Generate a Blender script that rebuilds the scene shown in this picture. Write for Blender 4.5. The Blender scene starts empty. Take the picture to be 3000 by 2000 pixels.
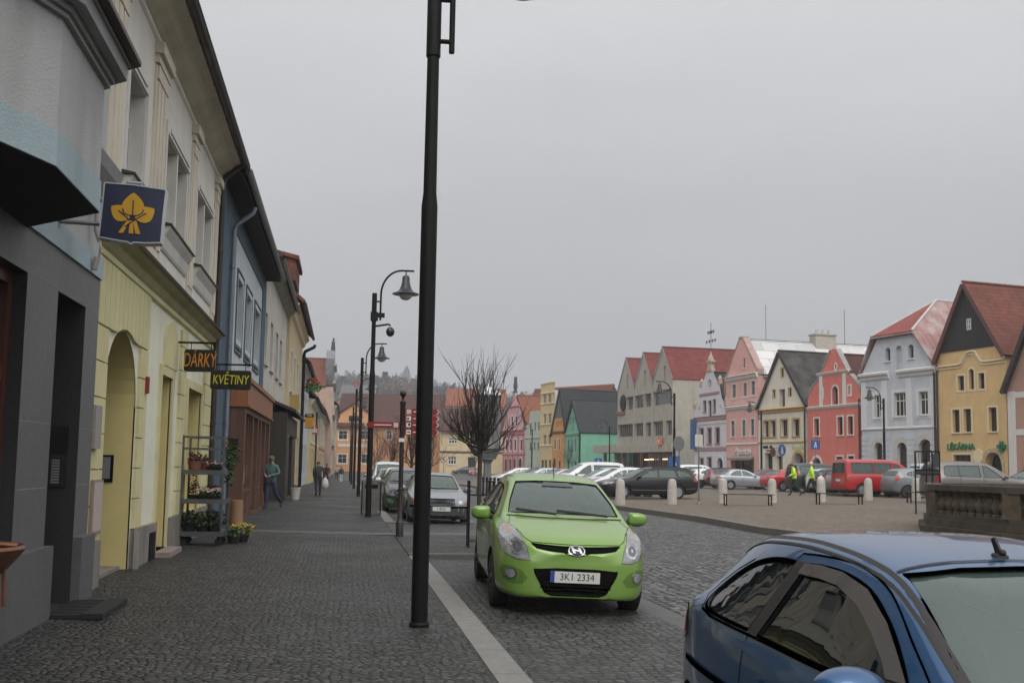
import bpy, bmesh, math, random
from mathutils import Vector, Matrix, geometry
from mathutils.bvhtree import BVHTree
R = math.radians
rnd = random.Random(11)
scene = bpy.context.scene
COL = scene.collection
PI = math.pi

# ------------------------------------------------------------------ camera
FPX, SHP, YAW, PITCH, ROLL, EYE = 2900.0, 107.0, R(-9.6), R(5.0), R(1.0), 1.62
cam_d = bpy.data.cameras.new('camera')
cam = bpy.data.objects.new('camera', cam_d)
COL.objects.link(cam)
scene.camera = cam
cam_d.sensor_width = 36.0
cam_d.lens = FPX / 3000.0 * 36.0
cam_d.shift_y = SHP / 3000.0
cam_d.clip_start = 0.05
cam_d.clip_end = 6000.0
_f0 = Vector((-math.sin(YAW), math.cos(YAW), 0)); _r0 = Vector((math.cos(YAW), math.sin(YAW), 0))
FW = _f0 * math.cos(PITCH) + Vector((0, 0, math.sin(PITCH)))
_u0 = -_f0 * math.sin(PITCH) + Vector((0, 0, math.cos(PITCH)))
RT = _r0 * math.cos(ROLL) + _u0 * math.sin(ROLL)
UP = -_r0 * math.sin(ROLL) + _u0 * math.cos(ROLL)
cam.matrix_world = Matrix(((RT.x, UP.x, -FW.x, 0), (RT.y, UP.y, -FW.y, 0), (RT.z, UP.z, -FW.z, EYE), (0, 0, 0, 1)))

def ray(px, py):
    """direction of the photograph's pixel (3000 x 2000)"""
    return RT * ((px - 1500) / FPX) + UP * ((1000 - py + SHP) / FPX) + FW

def gz(x, y):
    """height of the square's paving"""
    return 0.013 * max(0.0, min(x, 60) - 10) - 0.007 * max(0.0, min(y - 45, 60))

def gnd(px, py, z=0.0):
    d = ray(px, py); k = (z - EYE) / d.z
    return Vector((d.x * k, d.y * k, z))

def atd(px, py, Z):
    d = ray(px, py); k = Z / (d.x * _f0.x + d.y * _f0.y)
    return Vector((d.x * k, d.y * k, EYE + d.z * k))

# ------------------------------------------------------------------ materials
MATS = {}
def nodes_of(name):
    m = bpy.data.materials.new(name); m.use_nodes = True
    nt = m.node_tree
    return m, nt.nodes, nt.links, nt.nodes['Principled BSDF']

def pmat(name, col, rough=.7, metal=0., spec=.5, var=.10, vs=2.0, bump=0., bs=40., coat=0., stain=0., detail=4, streak=False):
    if name in MATS: return MATS[name]
    m, N, L, B = nodes_of(name)
    B.inputs['Roughness'].default_value = rough
    B.inputs['Metallic'].default_value = metal
    B.inputs['Specular IOR Level'].default_value = spec
    B.inputs['Coat Weight'].default_value = coat
    B.inputs['Coat Roughness'].default_value = .04
    tc = N.new('ShaderNodeTexCoord')
    n1 = N.new('ShaderNodeTexNoise'); n1.inputs['Scale'].default_value = vs; n1.inputs['Detail'].default_value = detail
    n1.inputs['Roughness'].default_value = .65
    src = tc.outputs['Object']
    if streak:
        mp = N.new('ShaderNodeMapping'); mp.inputs['Scale'].default_value = (1, 1, .22)
        L.new(src, mp.inputs['Vector']); src = mp.outputs['Vector']
    L.new(src, n1.inputs['Vector'])
    mr = N.new('ShaderNodeMapRange'); mr.inputs['From Min'].default_value = .3; mr.inputs['From Max'].default_value = .7
    mr.inputs['To Min'].default_value = 1 - var; mr.inputs['To Max'].default_value = 1 + var
    L.new(n1.outputs['Fac'], mr.inputs['Value'])
    hs = N.new('ShaderNodeHueSaturation'); hs.inputs['Color'].default_value = (*col, 1)
    L.new(mr.outputs['Result'], hs.inputs['Value'])
    out = hs.outputs['Color']
    if stain > 0:
        n3 = N.new('ShaderNodeTexNoise'); n3.inputs['Scale'].default_value = .9; n3.inputs['Detail'].default_value = 6
        mp = N.new('ShaderNodeMapping'); mp.inputs['Scale'].default_value = (1.6, 1.6, .35)
        L.new(tc.outputs['Object'], mp.inputs['Vector']); L.new(mp.outputs['Vector'], n3.inputs['Vector'])
        m3 = N.new('ShaderNodeMapRange'); m3.inputs['From Min'].default_value = .52; m3.inputs['From Max'].default_value = .72
        m3.inputs['To Min'].default_value = 0; m3.inputs['To Max'].default_value = stain
        L.new(n3.outputs['Fac'], m3.inputs['Value'])
        mx = N.new('ShaderNodeMix'); mx.data_type = 'RGBA'
        L.new(m3.outputs['Result'], mx.inputs[0]); L.new(out, mx.inputs[6])
        mx.inputs[7].default_value = (col[0] * .5, col[1] * .48, col[2] * .44, 1)
        out = mx.outputs[2]
    L.new(out, B.inputs['Base Color'])
    if bump > 0:
        n2 = N.new('ShaderNodeTexNoise'); n2.inputs['Scale'].default_value = bs; n2.inputs['Detail'].default_value = 3
        L.new(tc.outputs['Object'], n2.inputs['Vector'])
        b = N.new('ShaderNodeBump'); b.inputs['Strength'].default_value = bump; b.inputs['Distance'].default_value = .02
        L.new(n2.outputs['Fac'], b.inputs['Height']); L.new(b.outputs['Normal'], B.inputs['Normal'])
    MATS[name] = m
    return m

def stucco(name, col, stain=.25):
    return pmat(name, col, rough=.9, spec=.15, var=.09, vs=1.1, bump=.3, bs=55, stain=min(.6, stain * 1.7))

def paint(name, col, metal=.0):
    """car lacquer"""
    if name in MATS: return MATS[name]
    m = pmat(name, col, rough=.32, metal=metal, spec=.5, var=.05, vs=3, coat=.8)
    return m

def tilemat(name, col, mode='tile', su=4.5, sv=5.5, axis='y', dirt=.4, rough=.8, moss=None):
    """roof tiles / sheets laid in rows; u runs along the eave (local x or y), v up the slope (local z)"""
    if name in MATS: return MATS[name]
    m, N, L, B = nodes_of(name)
    B.inputs['Roughness'].default_value = rough; B.inputs['Specular IOR Level'].default_value = .25
    tc = N.new('ShaderNodeTexCoord'); sp = N.new('ShaderNodeSeparateXYZ'); L.new(tc.outputs['Object'], sp.inputs[0])
    cb = N.new('ShaderNodeCombineXYZ')
    L.new(sp.outputs['Y' if axis == 'y' else 'X'], cb.inputs[0]); L.new(sp.outputs['Z'], cb.inputs[1])
    bt = N.new('ShaderNodeTexBrick'); L.new(cb.outputs[0], bt.inputs['Vector'])
    bt.inputs['Scale'].default_value = 1.0
    bt.inputs['Brick Width'].default_value = 1.0 / su; bt.inputs['Row Height'].default_value = 1.0 / sv
    bt.inputs['Mortar Size'].default_value = .018; bt.inputs['Mortar Smooth'].default_value = .3
    c = col
    bt.inputs['Color1'].default_value = (c[0] * .78, c[1] * .78, c[2] * .78, 1)
    bt.inputs['Color2'].default_value = (c[0] * 1.2, c[1] * 1.15, c[2] * 1.1, 1)
    bt.inputs['Mortar'].default_value = (c[0] * .35, c[1] * .35, c[2] * .35, 1)
    n = N.new('ShaderNodeTexNoise'); n.inputs['Scale'].default_value = .8; n.inputs['Detail'].default_value = 7
    L.new(tc.outputs['Object'], n.inputs['Vector'])
    mr = N.new('ShaderNodeMapRange'); mr.inputs['From Min'].default_value = .42; mr.inputs['From Max'].default_value = .68
    mr.inputs['To Max'].default_value = dirt
    L.new(n.outputs['Fac'], mr.inputs['Value'])
    mx = N.new('ShaderNodeMix'); mx.data_type = 'RGBA'
    L.new(mr.outputs['Result'], mx.inputs[0]); L.new(bt.outputs['Color'], mx.inputs[6])
    mo = moss or (c[0] * .45, c[1] * .5, c[2] * .5)
    mx.inputs[7].default_value = (*mo, 1)
    L.new(mx.outputs[2], B.inputs['Base Color'])
    b = N.new('ShaderNodeBump'); b.inputs['Strength'].default_value = .6; b.inputs['Distance'].default_value = .03; b.invert = True
    L.new(bt.outputs['Fac'], b.inputs['Height']); L.new(b.outputs['Normal'], B.inputs['Normal'])
    MATS[name] = m
    return m

def settmat(name, col, scale, rnds=.6, joint=(.007, .007, .0065), jw=.07, rough=.55, patch=.25, tint=.25, stretch=1.0, bstr=.8, spec=.3):
    """stone setts"""
    m, N, L, B = nodes_of(name)
    tc = N.new('ShaderNodeTexCoord')
    mp = N.new('ShaderNodeMapping'); mp.inputs['Scale'].default_value = (1, stretch, 1)
    L.new(tc.outputs['Object'], mp.inputs['Vector'])
    # slight waviness so that rows bend
    wn = N.new('ShaderNodeTexNoise'); wn.inputs['Scale'].default_value = .7; wn.inputs['Detail'].default_value = 1
    L.new(mp.outputs['Vector'], wn.inputs['Vector'])
    wa = N.new('ShaderNodeVectorMath'); wa.operation = 'MULTIPLY_ADD'
    wa.inputs[1].default_value = (.10, .10, 0)
    L.new(wn.outputs['Color'], wa.inputs[0]); L.new(mp.outputs['Vector'], wa.inputs[2])
    v1 = N.new('ShaderNodeTexVoronoi'); v1.voronoi_dimensions = '2D'; v1.inputs['Scale'].default_value = scale; v1.inputs['Randomness'].default_value = rnds
    v2 = N.new('ShaderNodeTexVoronoi'); v2.voronoi_dimensions = '2D'; v2.feature = 'DISTANCE_TO_EDGE'; v2.inputs['Scale'].default_value = scale; v2.inputs['Randomness'].default_value = rnds
    L.new(wa.outputs[0], v1.inputs['Vector']); L.new(wa.outputs[0], v2.inputs['Vector'])
    sc = N.new('ShaderNodeSeparateColor'); L.new(v1.outputs['Color'], sc.inputs[0])
    mr = N.new('ShaderNodeMapRange'); mr.inputs['To Min'].default_value = 1 - tint; mr.inputs['To Max'].default_value = 1 + tint
    L.new(sc.outputs[0], mr.inputs['Value'])
    n = N.new('ShaderNodeTexNoise'); n.inputs['Scale'].default_value = .45; n.inputs['Detail'].default_value = 5
    L.new(tc.outputs['Object'], n.inputs['Vector'])
    mr2 = N.new('ShaderNodeMapRange'); mr2.inputs['From Min'].default_value = .32; mr2.inputs['From Max'].default_value = .68
    mr2.inputs['To Min'].default_value = 1 - patch; mr2.inputs['To Max'].default_value = 1 + patch
    L.new(n.outputs['Fac'], mr2.inputs['Value'])
    n5 = N.new('ShaderNodeTexNoise'); n5.inputs['Scale'].default_value = 60; n5.inputs['Detail'].default_value = 2
    L.new(tc.outputs['Object'], n5.inputs['Vector'])
    m5 = N.new('ShaderNodeMapRange'); m5.inputs['To Min'].default_value = .7; m5.inputs['To Max'].default_value = 1.3
    L.new(n5.outputs['Fac'], m5.inputs['Value'])
    mu = N.new('ShaderNodeMath'); mu.operation = 'MULTIPLY'; L.new(mr.outputs[0], mu.inputs[0]); L.new(mr2.outputs[0], mu.inputs[1])
    mu2 = N.new('ShaderNodeMath'); mu2.operation = 'MULTIPLY'; L.new(mu.outputs[0], mu2.inputs[0]); L.new(m5.outputs[0], mu2.inputs[1])
    hs = N.new('ShaderNodeHueSaturation'); hs.inputs['Color'].default_value = (*col, 1); L.new(mu2.outputs[0], hs.inputs['Value'])
    hm = N.new('ShaderNodeMapRange'); hm.inputs['To Min'].default_value = .475; hm.inputs['To Max'].default_value = .525
    L.new(sc.outputs[1], hm.inputs['Value']); L.new(hm.outputs[0], hs.inputs['Hue'])
    jr = N.new('ShaderNodeMapRange'); jr.interpolation_type = 'SMOOTHSTEP'
    jr.inputs['From Min'].default_value = jw * .35; jr.inputs['From Max'].default_value = jw * 1.6
    jn = N.new('ShaderNodeTexNoise'); jn.inputs['Scale'].default_value = scale * .8; jn.inputs['Detail'].default_value = 2; L.new(tc.outputs['Object'], jn.inputs['Vector'])
    jm = N.new('ShaderNodeMath'); jm.operation = 'MULTIPLY_ADD'; jm.inputs[1].default_value = -jw * 4.2; L.new(jn.outputs['Fac'], jm.inputs[0])
    ja = N.new('ShaderNodeMath'); ja.operation = 'ADD'; ja.inputs[1].default_value = jw * 1.9; L.new(v2.outputs['Distance'], ja.inputs[0]); L.new(ja.outputs[0], jm.inputs[2])
    L.new(jm.outputs[0], jr.inputs['Value'])
    mx = N.new('ShaderNodeMix'); mx.data_type = 'RGBA'; mx.inputs[6].default_value = (*joint, 1)
    L.new(jr.outputs[0], mx.inputs[0]); L.new(hs.outputs[0], mx.inputs[7])
    L.new(mx.outputs[2], B.inputs['Base Color'])
    rr = N.new('ShaderNodeMapRange'); rr.inputs['From Min'].default_value = .3; rr.inputs['From Max'].default_value = .7
    rr.inputs['To Min'].default_value = rough - .14; rr.inputs['To Max'].default_value = rough + .14
    L.new(n.outputs['Fac'], rr.inputs['Value']); L.new(rr.outputs[0], B.inputs['Roughness'])
    B.inputs['Specular IOR Level'].default_value = spec
    jr2 = N.new('ShaderNodeMapRange'); jr2.interpolation_type = 'SMOOTHSTEP'; jr2.inputs['From Max'].default_value = jw * 4
    L.new(v2.outputs['Distance'], jr2.inputs['Value'])
    b = N.new('ShaderNodeBump'); b.inputs['Strength'].default_value = bstr; b.inputs['Distance'].default_value = .012
    L.new(jr2.outputs[0], b.inputs['Height']); L.new(b.outputs['Normal'], B.inputs['Normal'])
    return m

def glassmat(name, col=(.015, .018, .02), rough=.04, ior=1.6):
    """pane in front of a dark room"""
    if name in MATS: return MATS[name]
    m = pmat(name, col, rough=rough, spec=.5, var=.35, vs=1.1)
    m.node_tree.nodes['Principled BSDF'].inputs['IOR'].default_value = ior
    MATS[name] = m
    return m

def cleanglass(name, tint=(.62, .72, .68), ior=1.9, dust_sheen=.11):
    """see-through car glass"""
    if name in MATS: return MATS[name]
    m = bpy.data.materials.new(name); m.use_nodes = True
    N, L = m.node_tree.nodes, m.node_tree.links
    N.clear()
    o = N.new('ShaderNodeOutputMaterial'); mx = N.new('ShaderNodeMixShader')
    fr = N.new('ShaderNodeFresnel'); fr.inputs['IOR'].default_value = ior
    tr = N.new('ShaderNodeBsdfTransparent'); tr.inputs['Color'].default_value = (*tint, 1)
    gl = N.new('ShaderNodeBsdfGlossy'); gl.inputs['Roughness'].default_value = .015; gl.inputs['Color'].default_value = (.93, .97, .95, 1)
    L.new(fr.outputs[0], mx.inputs[0]); L.new(tr.outputs[0], mx.inputs[1]); L.new(gl.outputs[0], mx.inputs[2])
    df = N.new('ShaderNodeBsdfDiffuse'); df.inputs['Color'].default_value = (.34, .50, .45, 1)  # dust film; its greenish tint also paints in the sky's milky reflection
    m2 = N.new('ShaderNodeMixShader'); m2.inputs[0].default_value = dust_sheen
    L.new(mx.outputs[0], m2.inputs[1]); L.new(df.outputs[0], m2.inputs[2])
    L.new(m2.outputs[0], o.inputs['Surface'])
    MATS[name] = m
    return m

def emit(name, col, s):
    if name in MATS: return MATS[name]
    m, N, L, B = nodes_of(name)
    B.inputs['Base Color'].default_value = (*col, 1)
    B.inputs['Emission Color'].default_value = (*col, 1); B.inputs['Emission Strength'].default_value = s
    MATS[name] = m
    return m

# ------------------------------------------------------------------ mesh builder
class MB:
    def __init__(s): s.v = []; s.f = []; s.m = []; s.n = None
    def add(s, vs, fs, mi=0, M=None):
        k = len(s.v)
        for p in vs:
            p = Vector(p); s.v.append(M @ p if M else p)
        for f in fs: s.f.append([k + i for i in f]); s.m.append(mi)
        return s
    def box(s, a, b, mi=0, M=None):
        (x0, y0, z0), (x1, y1, z1) = a, b
        v = [(x0, y0, z0), (x1, y0, z0), (x1, y1, z0), (x0, y1, z0), (x0, y0, z1), (x1, y0, z1), (x1, y1, z1), (x0, y1, z1)]
        return s.add(v, [(0, 3, 2, 1), (4, 5, 6, 7), (0, 1, 5, 4), (1, 2, 6, 5), (2, 3, 7, 6), (3, 0, 4, 7)], mi, M)
    def quad(s, a, b, c, d, mi=0): return s.add([a, b, c, d], [(0, 1, 2, 3)], mi)
    def slab(s, pts, off, mi=0):
        """polygon pts extruded by vector off"""
        n = len(pts); off = Vector(off)
        vs = [Vector(p) for p in pts] + [Vector(p) + off for p in pts]
        fs = [tuple(range(n - 1, -1, -1)), tuple(range(n, 2 * n))] + [(i, (i + 1) % n, n + (i + 1) % n, n + i) for i in range(n)]
        return s.add(vs, fs, mi)
    def tube(s, path, r, n=8, mi=0, closed=False):
        P = [Vector(p) for p in path]; k = len(P)
        rs = r if isinstance(r, (list, tuple)) else [r] * k
        t0 = (P[1] - P[0]).normalized()
        a = Vector((0, 0, 1)) if abs(t0.z) < .9 else Vector((1, 0, 0))
        nrm = (a - t0 * a.dot(t0)).normalized()
        vs = []; pt = t0
        for i in range(k):
            t = (P[min(i + 1, k - 1)] - P[max(i - 1, 0)]).normalized()
            q = pt.rotation_difference(t); nrm = (q @ nrm); nrm = (nrm - t * nrm.dot(t)).normalized(); pt = t
            b = t.cross(nrm)
            for j in range(n):
                c = 2 * PI * j / n
                vs.append(P[i] + (nrm * math.cos(c) + b * math.sin(c)) * rs[i])
        fs = []
        for i in range(k - 1):
            for j in range(n):
                fs.append((i * n + j, i * n + (j + 1) % n, (i + 1) * n + (j + 1) % n, (i + 1) * n + j))
        fs.append(tuple(range(n - 1, -1, -1))); fs.append(tuple(range((k - 1) * n, k * n)))
        return s.add(vs, fs, mi)
    def lathe(s, prof, n=16, mi=0, M=None, cap=True):
        """prof [(r, z)] turned about local z"""
        vs = []; fs = []
        for r, z in prof:
            for j in range(n):
                c = 2 * PI * j / n; vs.append((r * math.cos(c), r * math.sin(c), z))
        k = len(prof)
        for i in range(k - 1):
            for j in range(n):
                fs.append((i * n + j, i * n + (j + 1) % n, (i + 1) * n + (j + 1) % n, (i + 1) * n + j))
        if cap:
            fs.append(tuple(range(n - 1, -1, -1))); fs.append(tuple(range((k - 1) * n, k * n)))
        return s.add(vs, fs, mi, M)
    def ball(s, c, r, n=8, mi=0, sc=(1, 1, 1)):
        prof = [(max(1e-4, math.sin(PI * i / n)), -math.cos(PI * i / n)) for i in range(n + 1)]
        M = Matrix.Translation(Vector(c)) @ Matrix.Diagonal((r * sc[0], r * sc[1], r * sc[2], 1))
        return s.lathe(prof, max(6, n + 2), mi, M)
    def plate(s, outline, holes=(), y=0., rec=0., mi=0, mir=None, M=None, side=0.):
        """flat wall in the local x-z plane at y with openings; the reveals run back by rec"""
        loops = [list(outline)] + [list(h) for h in holes]
        flat = [p for l in loops for p in l]
        tris = geometry.tessellate_polygon([[Vector((p[0], p[1], 0)) for p in l] for l in loops])
        fs = []
        for t in tris:
            a, b, c = [flat[i] for i in t]
            ar = (b[0] - a[0]) * (c[1] - a[1]) - (b[1] - a[1]) * (c[0] - a[0])
            if abs(ar) < 1e-9: continue
            fs.append(tuple(t) if ar > 0 else tuple(reversed(t)))
        s.add([(p[0], y, p[1]) for p in flat], fs, mi, M)
        for h in holes:
            if rec:
                n = len(h)
                vs = [(p[0], y, p[1]) for p in h] + [(p[0], y + rec, p[1]) for p in h]
                s.add(vs, [(i, (i + 1) % n, n + (i + 1) % n, n + i) for i in range(n)], mi if mir is None else mir, M)
        if side:
            n = len(outline)
            vs = [(p[0], y, p[1]) for p in outline] + [(p[0], y + side, p[1]) for p in outline]
            s.add(vs, [(i, (i + 1) % n, n + (i + 1) % n, n + i) for i in range(n)], mi, M)
        return s
    def build(s, name, mats, parent=None, loc=None, rz=None, smooth=False, normals=None):
        me = bpy.data.meshes.new(name)
        me.from_pydata([tuple(p) for p in s.v], [], s.f)
        mats = mats if isinstance(mats, (list, tuple)) else [mats]
        for m in mats: me.materials.append(m)
        if len(mats) > 1: me.polygons.foreach_set('material_index', s.m)
        if smooth:
            me.polygons.foreach_set('use_smooth', [True] * len(me.polygons))
            if smooth != 'all':
                try: me.set_sharp_from_angle(angle=R(38))
                except Exception: pass
        me.update()
        if normals is not None:
            me.normals_split_custom_set_from_vertices(normals)
        return link(name, me, parent, loc, rz)

def link(name, me, parent=None, loc=None, rz=None):
    o = bpy.data.objects.new(name, me); COL.objects.link(o)
    if parent is not None: o.parent = parent
    if loc is not None: o.location = loc
    if rz is not None: o.rotation_euler = (0, 0, rz)
    return o

def tag(o, label=None, cat=None, group=None, kind=None):
    if label: o['label'] = label
    if cat: o['category'] = cat
    if group: o['group'] = group
    if kind: o['kind'] = kind
    return o

def empty(name, label, cat, loc=(0, 0, 0), rz=0., group=None, kind=None):
    o = bpy.data.objects.new(name, None); COL.objects.link(o)
    o.empty_display_size = .2
    o.location = loc; o.rotation_euler = (0, 0, rz)
    return tag(o, label, cat, group, kind)

def copy_tree(o, parent=None):
    c = o.copy(); COL.objects.link(c)
    c.parent = parent
    for ch in list(o.children): copy_tree(ch, c)
    return c

def textmesh(name, body, size, mat, parent, M, ext=.004, align='CENTER', shear=0., sx=1., bold=0.):
    cu = bpy.data.curves.new(name, 'FONT'); cu.body = body; cu.size = size; cu.extrude = ext
    cu.align_x = align; cu.align_y = 'CENTER'; cu.shear = shear; cu.offset = bold
    tmp = bpy.data.objects.new(name + '_tmp', cu); COL.objects.link(tmp)
    dg = bpy.context.evaluated_depsgraph_get(); dg.update()
    me = bpy.data.meshes.new_from_object(tmp.evaluated_get(dg))
    bpy.data.objects.remove(tmp); bpy.data.curves.remove(cu)
    me.materials.clear(); me.materials.append(mat)
    me.transform(M @ Matrix.Diagonal((sx, 1, 1, 1)))
    return link(name, me, parent)

# text plane helpers: local x right, local z up, facing -y
FACE = Matrix(((1, 0, 0, 0), (0, 0, -1, 0), (0, 1, 0, 0), (0, 0, 0, 1)))

def rloop(u0, u1, z0, z1, arch=None, n=10):
    """opening outline"""
    if not arch: return [(u0, z0), (u1, z0), (u1, z1), (u0, z1)]
    c = (u0 + u1) / 2; r = (u1 - u0) / 2
    L = [(u0, z0), (u1, z0)]
    if arch == 'round':
        h = min(r, (z1 - z0) * .6)
        for i in range(n + 1):
            a = PI * i / n; L.append((c + r * math.cos(a), z1 - h + h * math.sin(a)))
    elif arch == 'seg':
        h = r * .35
        for i in range(n + 1):
            a = PI * i / n; L.append((c + r * math.cos(a), z1 - h + h * math.sin(a)))
    elif arch == 'point':
        h = r * 1.5
        for i in range(n // 2 + 1):
            t = i / (n // 2); L.append((c + r * math.cos(t * PI / 2) ** .75, z1 - h + h * math.sin(t * PI / 2)))
        for i in range(n // 2 - 1, -1, -1):
            t = i / (n // 2); L.append((c - r * math.cos(t * PI / 2) ** .75, z1 - h + h * math.sin(t * PI / 2)))
    elif arch == 'oval':
        cz = (z0 + z1) / 2; h = (z1 - z0) / 2
        return [(c + r * math.cos(2 * PI * i / 16), cz + h * math.sin(2 * PI * i / 16)) for i in range(16)]
    return L

def grow(loop, d):
    n = len(loop); out = []
    for i in range(n):
        p, q, w = Vector(loop[i - 1]), Vector(loop[i]), Vector(loop[(i + 1) % n])
        e1 = (q - p); e2 = (w - q)
        e1 = e1.normalized() if e1.length > 1e-7 else e2.normalized()
        e2 = e2.normalized() if e2.length > 1e-7 else e1
        n1 = Vector((e1.y, -e1.x)); n2 = Vector((e2.y, -e2.x))
        m = n1 + n2
        if m.length < 1e-5: m = n1.copy()
        m.normalize(); k = d / max(.5, m.dot(n1))
        out.append((q.x + m.x * k, q.y + m.y * k))
    return out

def ring(mb, loop, d, y0, y1, mi=0):
    """flat band of width d round an opening, from y0 (front) to y1; d>0 outwards"""
    a = loop; b = grow(loop, d); n = len(a)
    vs = [(p[0], y0, p[1]) for p in a] + [(p[0], y0, p[1]) for p in b] + [(p[0], y1, p[1]) for p in a] + [(p[0], y1, p[1]) for p in b]
    fs = []
    for i in range(n):
        j = (i + 1) % n
        fs += [(i, j, n + j, n + i), (n + i, n + j, 3 * n + j, 3 * n + i), (j, i, 2 * n + i, 2 * n + j)]
    mb.add(vs, fs, mi)
# ------------------------------------------------------------------ world, sun, air
W = bpy.data.worlds.new('World'); scene.world = W; W.use_nodes = True
N, L = W.node_tree.nodes, W.node_tree.links
bg = N['Background']
SUN_EL, SUN_AZ = R(50), R(183)      # azimuth of the sun, clockwise from +Y
sky = N.new('ShaderNodeTexSky'); sky.sky_type = 'NISHITA'; sky.sun_disc = False
sky.sun_elevation = SUN_EL; sky.sun_rotation = SUN_AZ
sky.air_density = 1.0; sky.dust_density = 4.0; sky.ozone_density = 1.0
bw = N.new('ShaderNodeRGBToBW'); L.new(sky.outputs[0], bw.inputs[0])
tc = N.new('ShaderNodeTexCoord'); sp = N.new('ShaderNodeSeparateXYZ'); L.new(tc.outputs['Generated'], sp.inputs[0])
# overcast deck: luminance climbs from the foggy horizon to the zenith, brighter away from the view (behind the photographer)
mr = N.new('ShaderNodeValToRGB')
cr = mr.color_ramp; cr.interpolation = 'B_SPLINE'
vals = [(0.0, .365), (.10, .40), (.22, .50), (.40, .68), (.62, .95), (1.0, 1.3)]
while len(cr.elements) < len(vals): cr.elements.new(.5)
for e, (p, v) in zip(cr.elements, vals):
    e.position = p; e.color = (v * .985, v * .995, v * 1.02, 1)
L.new(sp.outputs['Z'], mr.inputs[0])
bh = N.new('ShaderNodeMapRange'); bh.inputs['From Min'].default_value = .35; bh.inputs['From Max'].default_value = -.9
bh.inputs['To Min'].default_value = 0.0; bh.inputs['To Max'].default_value = 1.75
L.new(sp.outputs['Y'], bh.inputs['Value'])
nz = N.new('ShaderNodeTexNoise'); nz.inputs['Scale'].default_value = 1.7; nz.inputs['Detail'].default_value = 5
mp = N.new('ShaderNodeMapping'); mp.inputs['Scale'].default_value = (1, 1, 3.0)
L.new(tc.outputs['Generated'], mp.inputs['Vector']); L.new(mp.outputs['Vector'], nz.inputs['Vector'])
nm = N.new('ShaderNodeMapRange'); nm.inputs['From Min'].default_value = .3; nm.inputs['From Max'].default_value = .7
nm.inputs['To Min'].default_value = .90; nm.inputs['To Max'].default_value = 1.09
L.new(nz.outputs['Fac'], nm.inputs['Value'])
be = N.new('ShaderNodeMapRange'); be.interpolation_type = 'SMOOTHSTEP'; be.inputs['From Min'].default_value = .04; be.inputs['From Max'].default_value = .5
L.new(sp.outputs['Z'], be.inputs['Value'])
bm_ = N.new('ShaderNodeMath'); bm_.operation = 'MULTIPLY_ADD'; bm_.inputs[2].default_value = 1.0; L.new(bh.outputs[0], bm_.inputs[0]); L.new(be.outputs[0], bm_.inputs[1])
m1 = N.new('ShaderNodeMath'); m1.operation = 'MULTIPLY'; L.new(bm_.outputs[0], m1.inputs[0]); L.new(nm.outputs[0], m1.inputs[1])
m2 = N.new('ShaderNodeMath'); m2.operation = 'MULTIPLY'; m2.inputs[1].default_value = 10.0; L.new(m1.outputs[0], m2.inputs[0])
vm = N.new('ShaderNodeVectorMath'); vm.operation = 'SCALE'; L.new(mr.outputs[0], vm.inputs[0]); L.new(m2.outputs[0], vm.inputs['Scale'])
mx = N.new('ShaderNodeMix'); mx.data_type = 'RGBA'; mx.inputs[0].default_value = .05
L.new(vm.outputs[0], mx.inputs[6]); L.new(bw.outputs[0], mx.inputs[7])
L.new(mx.outputs[2], bg.inputs['Color']); bg.inputs['Strength'].default_value = .1

sd = bpy.data.lights.new('sun', 'SUN'); sd.energy = 1.3; sd.angle = R(40); sd.color = (1, .97, .92)
so = bpy.data.objects.new('sun', sd); COL.objects.link(so)
sdir = Vector((math.sin(SUN_AZ) * math.cos(SUN_EL), math.cos(SUN_AZ) * math.cos(SUN_EL), math.sin(SUN_EL)))
so.rotation_euler = sdir.to_track_quat('Z', 'Y').to_euler()
so.location = (0, -20, 60)

vs = scene.view_settings
vs.view_transform = 'Standard'; vs.look = 'None'; vs.exposure = 0; vs.gamma = 1; vs.use_curve_mapping = False
cy = scene.cycles
cy.use_denoising = True
try: cy.denoiser = 'OPENIMAGEDENOISE'
except Exception: pass
cy.max_bounces = 6; cy.diffuse_bounces = 3; cy.glossy_bounces = 3; cy.transmission_bounces = 4; cy.transparent_max_bounces = 12
cy.volume_bounces = 0
cy.caustics_reflective = False; cy.caustics_refractive = False
cy.use_adaptive_sampling = True; cy.adaptive_threshold = .012
cy.sample_clamp_indirect = 4

hz = bpy.data.materials.new('haze'); hz.use_nodes = True
N, L = hz.node_tree.nodes, hz.node_tree.links
N.clear()
o = N.new('ShaderNodeOutputMaterial'); pv = N.new('ShaderNodeVolumePrincipled')
pv.inputs['Color'].default_value = (.93, .95, 1, 1); pv.inputs['Density'].default_value = HAZE if 'HAZE' in globals() else .00068
pv.inputs['Anisotropy'].default_value = .1
L.new(pv.outputs[0], o.inputs['Volume'])
HZ = MB().box((-1620, -215, -2.7), (1820, 2420, 190)).build('haze', hz)
tag(HZ, kind='stuff'); 

# ------------------------------------------------------------------ ground
def side_z(x): return .02 * (1.2 - x)
def sheet(name, xs, ys, zf, mat, kind='structure'):
    mb = MB(); nx, ny = len(xs), len(ys)
    vs = [(x, y, zf(x, y)) for y in ys for x in xs]
    fs = [(j * nx + i, j * nx + i + 1, (j + 1) * nx + i + 1, (j + 1) * nx + i) for j in range(ny - 1) for i in range(nx - 1)]
    o = mb.add(vs, fs).build(name, mat); tag(o, kind=kind); return o
def fr(a, b, st):
    n = max(1, int(round((b - a) / st))); return [a + (b - a) * i / n for i in range(n + 1)]

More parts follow.
